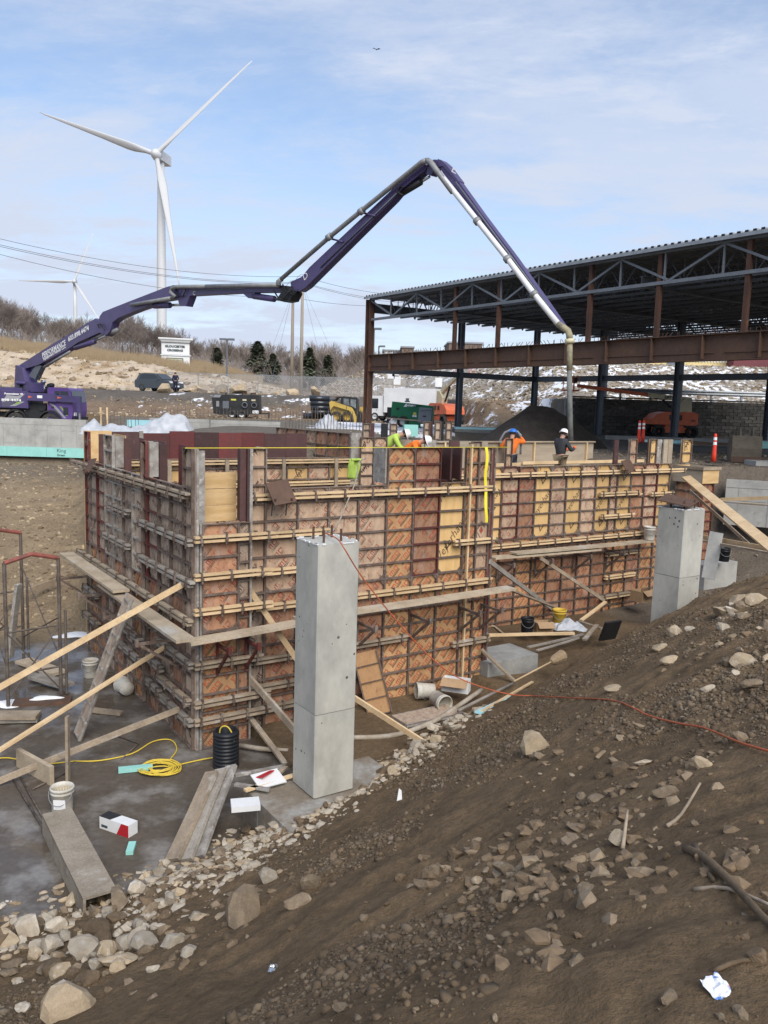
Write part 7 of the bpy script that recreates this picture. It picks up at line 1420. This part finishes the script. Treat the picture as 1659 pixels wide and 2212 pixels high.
for i, (px, py, L, rz, mt, lb) in enumerate(((560, 1665, .7, 28, 'frame_grey', 'white trim strip on the footing, nearest the corner pipe'), (585, 1690, .8, 40, 'wood', 'thin fresh lath on the footing'), (545, 1700, .5, -15, 'frame_grey', 'short white strip on the footing'), (600, 1672, .5, 70, 'wood_old', 'short dark stick on the footing'))): slabbit(px, py, .55, (L, .07, .03), rad(rz), mt, lb, 'board', 'lath')
slabbit(580, 1682, .58, (.4, .3, .015), rad(35), 'white', 'torn white cardboard on the footing', 'cardboard', 'cardboard', .25); slabbit(572, 1672, .62, (.25, .14, .012), rad(60), kr, 'torn red cardboard on the footing', 'cardboard', 'cardboard', -.3); kcb = MAT('cardboard', (.40, .27, .16), (.34, .23, .13), .85, 3, fine=.06)
def carton(px, py, z, dims, rz, label, white=False):
    t = thing('carton', label, 'carton', PZ(px, py, z), rz); m_ = K['white'] if white else kcb; x, y, h = dims
    for c, d in (((0, -y / 2, h / 2), (x, .012, h)), ((0, y / 2, h / 2), (x, .012, h)), ((-x / 2, 0, h / 2), (.012, y, h)), ((x / 2, 0, h / 2), (.012, y, h))): MB().box(c, d).build('side', m_, t)
    MB().box((0, 0, .008), (x, y, .015)).build('bottom', kcb, t); MB().box((0, -y / 2 - .09, h - .03), (x, .2, .01), Matrix.Rotation(.6, 3, 'X')).build('flap', kcb, t)
carton(985, 1492, .3, (.5, .22, .24), rad(-18), 'open white carton right of the two lying buckets', True); carton(1172, 1362, .42, (.4, .3, .22), rad(10), 'brown carton between the black and yellow buckets'); carton(1385, 1298, .5, (.45, .4, .3), rad(35), 'brown carton with a white label behind the far column')
for i, (x0, y0, x1, y1, z0, z1, w_, h, mt, lb) in enumerate(((1056, 1372, 1240, 1368, .55, .55, .1, .05, 'wood', 'long level board in the trench'), (1255, 1340, 1308, 1300, .45, .75, .09, .04, 'wood', 'board leaning up in the trench debris'), (1250, 1342, 1300, 1358, .5, .5, .09, .04, 'wood_old', 'board lying across the trench debris'), (1262, 1382, 1290, 1350, .45, .6, .1, .04, 'wood_old', 'pale board crossing the debris'), (1140, 1398, 1260, 1370, .42, .45, .08, .03, 'wood_grey', 'grey lath on the trench floor'), (1160, 1405, 1250, 1378, .42, .44, .06, .03, 'wood_grey', 'thin grey lath below the other on the trench floor'), (1065, 1352, 1090, 1372, .7, .35, .09, .04, 'wood_old', 'short prop at the right end of the front wall base'), (1080, 1330, 1136, 1322, .4, .4, .08, .05, 'wood_grey', 'grey stick in front of the right wall base'))):
    board(PZ(x0, y0, z0), PZ(x1, y1, z1), w_, h, mt, lb, 'board', 'loose_board')
slabbit(1318, 1362, .62, (.5, .05, .5), rad(30), 'black', 'black faced panel standing tilted in the trench debris', 'panel', 'panel', .35)
def crumple(loc, sx, sy, sz, mat, label, cat, name, seed, n_=9):
    R = np.random.default_rng(seed); vs = []; 
    for i in range(n_):
        for j in range(n_): a, b_ = i / (n_ - 1) - .5, j / (n_ - 1) - .5; e = 1 - 1.6 * max(abs(a), abs(b_)); vs.append((a * sx * R.uniform(.85, 1.1), b_ * sy * R.uniform(.85, 1.1), sz * max(0, e) * R.uniform(.3, 1.1)))
    o = MB().add(vs, [(i * n_ + j, (i + 1) * n_ + j, (i + 1) * n_ + j + 1, i * n_ + j + 1) for i in range(n_ - 1) for j in range(n_ - 1)]).build(name, mat, None, loc=loc); o.modifiers.new('s', 'SOLIDIFY').thickness = .004; return tag(o, label, cat)
crumple(PZ(1228, 1360, .42), .8, .5, .3, K['tarp'], 'crumpled clear plastic by the yellow bucket', 'plastic', 'plastic_sheet', 4)
g = ground_hit(1552, 2148); o = crumple(g + Vector((0, 0, .01)), .075, .095, .025, MAT('wrapper', (.72, .74, .78), (.10, .24, .6), .3, 12, lo=.52, hi=.58, c3=(.7, .03, .05), s3=11, lo3=.6, hi3=.64, fine=0), 'blue white and red snack wrapper at lower right', 'wrapper', 'wrapper', 7); o.rotation_euler = (.3, -.1, .4)
g = ground_hit(592, 2104); crumple(g + Vector((0, 0, .0)), .075, .07, .05, K['chrome'], 'small ball of crumpled foil low on the mound', 'foil', 'foil', 8)
g = ground_hit(857, 1737); o = MB().prism([(0, 0), (.06, .01), (.05, .11), (.02, .13)], g, (1, 0, 0), (0, .3, 1), (0, .01, 0)).build('plastic_shard', K['white']); tag(o, 'white plastic shard sticking out of the mound', 'shard')
g1, g2_ = ground_hit(1040, 1545), ground_hit(1150, 1480); board(g1 + Vector((0, 0, .03)), g2_ + Vector((0, 0, .05)), .05, .03, 'wood', 'thin lath at the mound edge above the blue foam', 'board', 'loose_board'); board(g1 + Vector((-.06, -.05, .03)), g1.lerp(g2_, .5) + Vector((0, -.08, .04)), .12, .03, 'foam_blue', 'blue foam strip at the mound edge under the lath', 'foam', 'foam_strip')
for i, (pts, r, lb) in enumerate((([(1440, 1800), (1470, 1775), (1508, 1750)], .012, 'pale stick poking out of the rock cluster'), ([(1345, 1838), (1352, 1800)], .012, 'short upright stick left of the flat pale rock'), ([(1480, 1850), (1520, 1890), (1580, 1940), (1640, 2010), (1690, 2060)], .022, 'thick dark root lying along the right of the mound'), ([(1500, 1840), (1530, 1900), (1540, 1925)], .016, 'split root branch beside the thick root'), ([(1500, 1930), (1570, 1935), (1680, 1985)], .011, 'thin pale root crossing the thick root'), ([(1540, 2120), (1600, 2108), (1690, 2098)], .009, 'thin root above the snack wrapper'))):
    P = [ground_hit(*p) for p in pts]; P = [p + Vector((0, 0, r * .7 + (.12 if i == 1 and k == 1 else (.1 if i == 0 and k == 2 else 0)))) for k, p in enumerate(P) if p]
    if len(P) > 1: rod(smooth(P, 3), [r * (1 - .5 * k / (len(smooth(P, 3)))) for k in range(len(smooth(P, 3)))], K['wood_old'] if i < 2 or i == 4 else K['stone_dirt'], lb, 'stick', 'root', n=7)
# ================================================================ steel shoring tower at left
sh = thing('shoring_tower', 'rusty steel shoring tower with red top bars at the left edge', 'shoring tower', PZ(75, 1510, 0)); krs = MAT('red_oxide_steel', (.30, .09, .07), (.16, .07, .055), .7, 5, fine=.15); ksd = MAT('dark_tube_steel', (.085, .065, .055), (.14, .12, .10), .7, 6, fine=.15)
FR_, FLg, BKr, BKl = PZ(132, 1500, .04), PZ(18, 1524, .04), PZ(51, 1404, .04), PZ(-50, 1425, .04); up26 = Vector((0, 0, 2.62))
for p in (FR_, FLg, BKr, BKl): world_part(MB().tube([p, p + up26], .036, 8), 'leg', ksd, sh); 
for p, off in ((FR_, Vector((.09, .05, 0))), (BKr, Vector((.09, .05, 0)))): world_part(MB().tube([p + off, p + off + up26 * .62], .028, 8), 'brace_leg', ksd, sh)
for a, b_ in ((FR_, FLg), (BKr, BKl)):
    m_ = (a + b_) / 2 + Vector((0, 0, 2.74)); world_part(MB().tube([a + up26, m_, b_ + up26], .042, 8), 'top_bar', krs, sh)
    for z in (.55, 1.35): world_part(MB().tube([a + Vector((0, 0, z)), b_ + Vector((0, 0, z))], .018, 6), 'cross_bar', ksd, sh)
    world_part(MB().tube([a + Vector((0, 0, 1.35)), b_ + Vector((0, 0, .1))], .014, 6), 'diagonal', ksd, sh); world_part(MB().tube([b_ + Vector((0, 0, 1.35)), a + Vector((0, 0, .1))], .014, 6), 'diagonal', ksd, sh)
for a, b_ in ((FR_, BKr), (FLg, BKl)):
    world_part(MB().tube([a + Vector((0, 0, .7)), b_ + Vector((0, 0, 1.9))], .014, 6), 'diagonal', ksd, sh); world_part(MB().tube([b_ + Vector((0, 0, .3)), a + Vector((0, 0, 1.5))], .014, 6), 'diagonal', ksd, sh)
bpl = MB().box((0, 0, .02), (1.0, .36, .04)).build('steel_plate', K['rust_dark'], None, loc=PZ(92, 1517, .0), rot=(0, 0, rad(14))); tag(bpl, 'dark steel base plate with a snow patch under the shoring tower', 'steel plate'); ks = MAT('snow', (.78, .80, .83), rough=.7, fine=.04)
def snowpatch(px, py, z, rx_, ry_, label, seed):
    R = np.random.default_rng(seed); n_ = 26; vs = [(0, 0, .035)]; 
    for ring, zz_ in ((.6, .03), (1, .0)):
        for k in range(n_): a = 2 * math.pi * k / n_; r = ring * (1 + .35 * math.sin(a * 3 + seed) * R.uniform(.4, 1)); vs.append((rx_ * r * math.cos(a), ry_ * r * math.sin(a), zz_))
    fs = [(0, 1 + k, 1 + (k + 1) % n_) for k in range(n_)] + [(1 + k, 1 + n_ + k, 1 + n_ + (k + 1) % n_, 1 + (k + 1) % n_) for k in range(n_)]
    tag(MB().add(vs, fs).build('snow_patch', ks, None, True, loc=PZ(px, py, z), rot=(0, 0, .2)), label, 'snow')
snowpatch(98, 1508, .042, .28, .10, 'snow lying on the steel plate of the shoring tower', 2); snowpatch(15, 1520, .004, .35, .22, 'snow on the slab at the left edge', 5); snowpatch(165, 1372, .004, .5, .25, 'snow by the foot of the left wall', 3)
for i, (px, py, L, w_, rz, z, mt, lb) in enumerate(((88, 1440, 1.3, .35, -35, .06, 'plank', 'wide board lying inside the shoring tower'), (110, 1470, 1.0, .3, -30, .12, 'wood_grey', 'upper board of the small stack inside the tower'), (20, 1552, 1.0, .3, 8, .06, 'wood_grey', 'lower board stacked at the left edge of the slab'), (25, 1545, .9, .3, 5, .13, 'wood_old', 'upper board stacked at the left edge of the slab'))): slabbit(px, py, z, (L, w_, .06), rad(rz), mt, lb, 'board', 'board')
o = board(PZ(22, 1420, .05), PD(40, 1262, 17.0), .16, .07, 'frame_grey', 'narrow pale form strip leaning in the shoring tower', 'form strip', 'form_strip')
board(PZ(-40, 1312, .35), PZ(130, 1252, .55), .04, .14, 'wood_old', 'edge form board along the bank left of the formwork', 'board', 'edge_board')
# ================================================================ far foundation walls, sheeting, yard things
def fwall(label, p0, p1, z0, z1, th, foam=None, nseam=5, bars=0, blen=.55, name='foundation_wall'):
    p0, p1 = Vector(p0), Vector(p1); p0.z = p1.z = 0; d = (p1 - p0); L = d.length; rz = math.atan2(d.y, d.x); t = thing(name, label, 'wall', (p0.x, p0.y, z0), rz); h = z1 - z0; Rn = random.Random(int(L * 100))
    MB().box((L / 2, th / 2, h / 2), (L, th, h)).build('wall_body', K['conc'], t)
    for k in range(nseam):
        x = (k + .5 + Rn.uniform(-.2, .2)) * L / nseam; MB().box((x, -.003, h * .42), (.012, .01, h * .84)).build('form_seam', K['conc_dark'], t)
        if k % 2 == 0: MB().box((x + L / nseam * .5, -.003, h * Rn.choice((.35, .55, .7))), (L / nseam * .9, .01, .012)).build('form_seam', K['conc_dark'], t)
    if nseam: MB().box((L / 2, -.004, h * .84), (L, .01, .014)).build('form_seam', K['conc_dark'], t)
    if foam: 
        for k in range(3): MB().box((L * (k + .5) / 3, -.04, foam / 2), (L / 3 - .01, .05, foam)).build('foam_board', K['foam'], t)
    for k in range(bars): x = (k + .5) * L / bars; MB().tube([(x, th / 2, h - .02), (x + Rn.uniform(-.03, .03), th / 2 + Rn.uniform(-.03, .03), h + blen * Rn.uniform(.8, 1.1))], .011, 5).build('rebar', krb, t)
    return t, L
t, L = fwall('grey concrete wall with a teal foam strip, in front of the pump truck', PD(-70, 940, 41.4), PD(186, 940, 41.4), 2.55, 4.45, .3, .48, 8); p = PD(128, 972, 41.4); xk = p.x - t.location.x
lettering('King', .26, (xk - .1, -.07, .25), (1, 0, 0), (0, 0, 1), K['ink'], t); lettering('Green', .16, (xk - .1, -.07, .06), (1, 0, 0), (0, 0, 1), K['ink'], t, bold=.004)
fwall('low concrete wall with a row of rebar left of centre beyond the forms', PD(322, 915, 46), PD(452, 915, 46), 3.4, 4.55, .3, None, 4, 16, .6); fwall('low concrete wall with a row of rebar before the black trailer', PD(455, 915, 44), PD(605, 915, 44), 3.4, 4.58, .3, None, 5, 20, .65); fwall('concrete wall with drying streaks at the right edge', PD(1566, 1080, 26), PD(1760, 1100, 25), 2.2, 3.62, .4, None, 3, 0); fwall('square concrete block standing at the right edge', PD(1632, 1010, 27.5), PD(1700, 1012, 27.5), 3.3, 4.15, .9, None, 0, 0, name='concrete_block'); fwall('long grade beam in front of the boom lift', PD(1310, 940, 43), PD(1720, 955, 42), 4.0, 4.42, .35, None, 0, 0, name='grade_beam'); fwall('pale grade beam beyond the dark stockpile', PD(985, 925, 46.5), PD(1150, 925, 47), 4.0, 4.5, .3, None, 0, 10, .4, name='grade_beam')
p = PD(1540, 1210, 20); tag(MB().box((0, 0, .3), (1.3, .5, .6)).build('footing_block', K['conc'], None, loc=(p.x, p.y, p.z - .64), rot=(0, 0, TH)), 'pale concrete footing at the foot of the pier form', 'footing')
board(PD(1530, 1250, 18.6), PD(1548, 1150, 19.0), .30, .02, 'conc', 'grey board leaning on the pier form', 'board', 'leaning_board', up=(-.3, -1, .1))
def sheet(outline, d, dep, label, seed, base_py):
    """draped polythene over rebar: outline of its crest in survey units"""
    R = np.random.default_rng(seed); cols_ = []; xs = np.linspace(outline[0][0], outline[-1][0], 60); ys = np.interp(xs, [a for a, _ in outline], [b_ for _, b_ in outline]); vs = []; nr = 12
    for i, (x, y) in enumerate(zip(xs, ys)):
        top = PD(x, y, d); bz = PD(x, base_py, d).z
        for k in range(nr):
            t = k / (nr - 1) * 2 - 1; zz_ = bz + (top.z - bz) * max(0, 1 - abs(t) ** 1.3); vs.append((top.x + .10 * math.sin(k * 1.7 + i * .3) * abs(t), d + t * dep + .06 * math.sin(i * .9 + k), zz_ + .05 * math.sin(i * .8 + k * .6) * (1 - abs(t)) + R.normal() * .012))
    o = MB().add(vs, [(i * nr + k, (i + 1) * nr + k, (i + 1) * nr + k + 1, i * nr + k + 1) for i in range(59) for k in range(nr - 1)]).build('plastic_sheet', K['tarp'], None, True); tag(o, label, 'plastic sheet')
c1 = lambda x, y: ((x * .42194) * .6636, (900 + y * .42194) * .6636)
sheet([c1(*p) for p in ((655, 1150), (690, 1110), (730, 1095), (765, 1140), (800, 1150), (890, 1130), (940, 1155), (1000, 1160), (1090, 1150), (1180, 1110), (1280, 1052), (1360, 1060), (1435, 1068), (1460, 1130), (1482, 1190))], 36, .8, 'long white plastic sheet draped over rebar behind the red forms', 3, 936)
sheet([(676, 924), (690, 908), (706, 893), (718, 897), (732, 915), (745, 924)], 44, 1.0, 'peaked white plastic sheet over rebar before the skid steer', 5, 926); sheet([(836, 920), (842, 909), (846, 903), (852, 910), (860, 920)], 44, .5, 'small peaked plastic sheet left of the generator', 7, 922)
def row(px0, px1, py, d, n_, h, label):
    a, b_ = PD(px0, py, d), PD(px1, py, d); t = thing('rebar_row', label, 'rebar', a)
    for k in range(n_): p = a.lerp(b_, k / (n_ - 1)); world_part(MB().tube([p, p + Vector((random.uniform(-.04, .04), 0, h * random.uniform(.8, 1.1)))], .013, 5), 'rebar', krb, t)
row(618, 790, 930, 33, 26, .9, 'row of upright rebar behind the far brown form wall'); row(215, 300, 928, 37, 12, .75, 'row of upright rebar through the plastic sheet')
for i, (px, py) in enumerate(((218, 925), (232, 925))): p = PD(px, py, 42); board(p, p + Vector((0, 0, 1.05)), .09, .04, 'wood', ['left', 'right'][i] + ' upright stud behind the plastic sheet', 'stake', 'stake')
kor = MAT('cone_orange', (.72, .06, .03), rough=.5, fine=.04)
def cone(px, pyb, d, h, label, z=None):
    p = PD(px, pyb, d); t = thing('traffic_delineator', label, 'traffic cone', p); MB().lathe([(.085, .03), (.07, h * .3), (.045, h * .95), (.03, h)], 14).build('post', kor, t, True); MB().box((0, 0, .02), (.4, .4, .04)).build('base', K['rubber'], t)
    for q in (.62, .78): MB().lathe([(.066 - .028 * q + .012, h * q), (.066 - .028 * q + .008, h * q + .09)], 14, capb=False, capt=False).build('band', K['letter'], t, True)
cone(1541, 1000, 26.8, .95, 'tall orange delineator standing on the gravel at right'); cone(1379, 958, 34, .95, 'left of two orange delineators behind the right wall'); cone(1388, 957, 34.5, .95, 'right of two orange delineators behind the right wall')
eb = thing('excavator_bucket', 'muddy excavator bucket standing on the gravel at right', 'excavator bucket', PD(1610, 1000, 29), rad(-8)); kmu = MAT('muddy_steel', (.16, .135, .10), (.11, .09, .07), .8, 4, fine=.12)
MB().prism([(0, 0), (.5, .05), (.62, .5), (.45, .9), (.0, .95), (-.08, .5)], (-.5, 0, 0), (0, 1, 0), (0, 0, 1), (1.0, 0, 0)).build('shell', kmu, eb)
for x in (-.22, .2): MB().prism([(.1, .88), (.4, .88), (.32, 1.25), (.18, 1.25)], (x, 0, 0), (0, 1, 0), (0, 0, 1), (.05, 0, 0)).build('ear', kmu, eb)
MB().box((0, -.06, .12), (1.05, .06, .2)).build('cutting_edge', K['rust_dark'], eb)
for i, (px, py, d, w_, h, rz, mt, lb) in enumerate(((1530, 962, 36, 3.0, .08, -4, 'foam_blue', 'long blue foam boards on the yard behind the tall delineator'), (1640, 968, 36, 1.0, .3, 0, 'foam', 'teal foam stack at the right edge of the yard'), (1045, 928, 43, 3.0, .1, 3, 'foam_blue', 'blue foam boards left of the dark stockpile'), (886, 942, 33, .55, .45, 6, 'foam', 'upright teal foam board behind the lime worker'), (1415, 956, 36, 2.2, .12, -3, 'foam_blue', 'pale blue foam stack behind the delineators'), (1545, 962, 35, 2.4, .12, -5, 'rust_dark', 'rusty beam lying on the yard'), (310, 922, 44, 1.6, .35, 0, 'foam_blue', 'pale blue foam leaning on the low wall'))):
    p = PD(px, py, d); tag(MB().box((0, 0, h / 2), (w_, .5 if h < .5 else .06, h)).build('foam_board' if 'foam' in mt else 'steel_beam', K[mt], None, loc=p, rot=(0, 0, rad(rz))), lb, 'foam' if 'foam' in mt else 'beam')
bird = thing('bird', 'small dark bird flying high in the sky', 'bird', PD(813, 107, 100)); MB().add([(-.5, 0, .1), (-.25, -.06, .16), (0, -.05, 0), (0, .08, 0), (-.28, .08, .13)], [(0, 1, 2, 3, 4)]).add([(.5, 0, .06), (.25, -.06, .14), (0, -.05, 0), (0, .08, 0), (.28, .08, .11)], [(4, 3, 2, 1, 0)]).build('wings', K['black'], bird); MB().tube([(0, -.18, 0), (0, -.05, 0), (0, .12, 0), (0, .22, 0)], [.01, .05, .04, .015], 6).build('body', K['black'], bird, True)
kpp = MAT('black_pipe', (.02, .022, .025), rough=.5, fine=.05)
for i in range(5): p = PD(1200 + i * 3, 792 - (i % 3) * 4, 92); tag(MB().tube([p, p + Vector((7.5, .3, 0))], .17, 10).build('drain_pipe', kpp, None, True), 'black drain pipe on the riprap bank, ' + ['lowest left end', 'second, one layer up', 'third, top layer', 'fourth, lowest layer', 'fifth, rightmost'][i], 'pipe', 'black pipes on the bank')
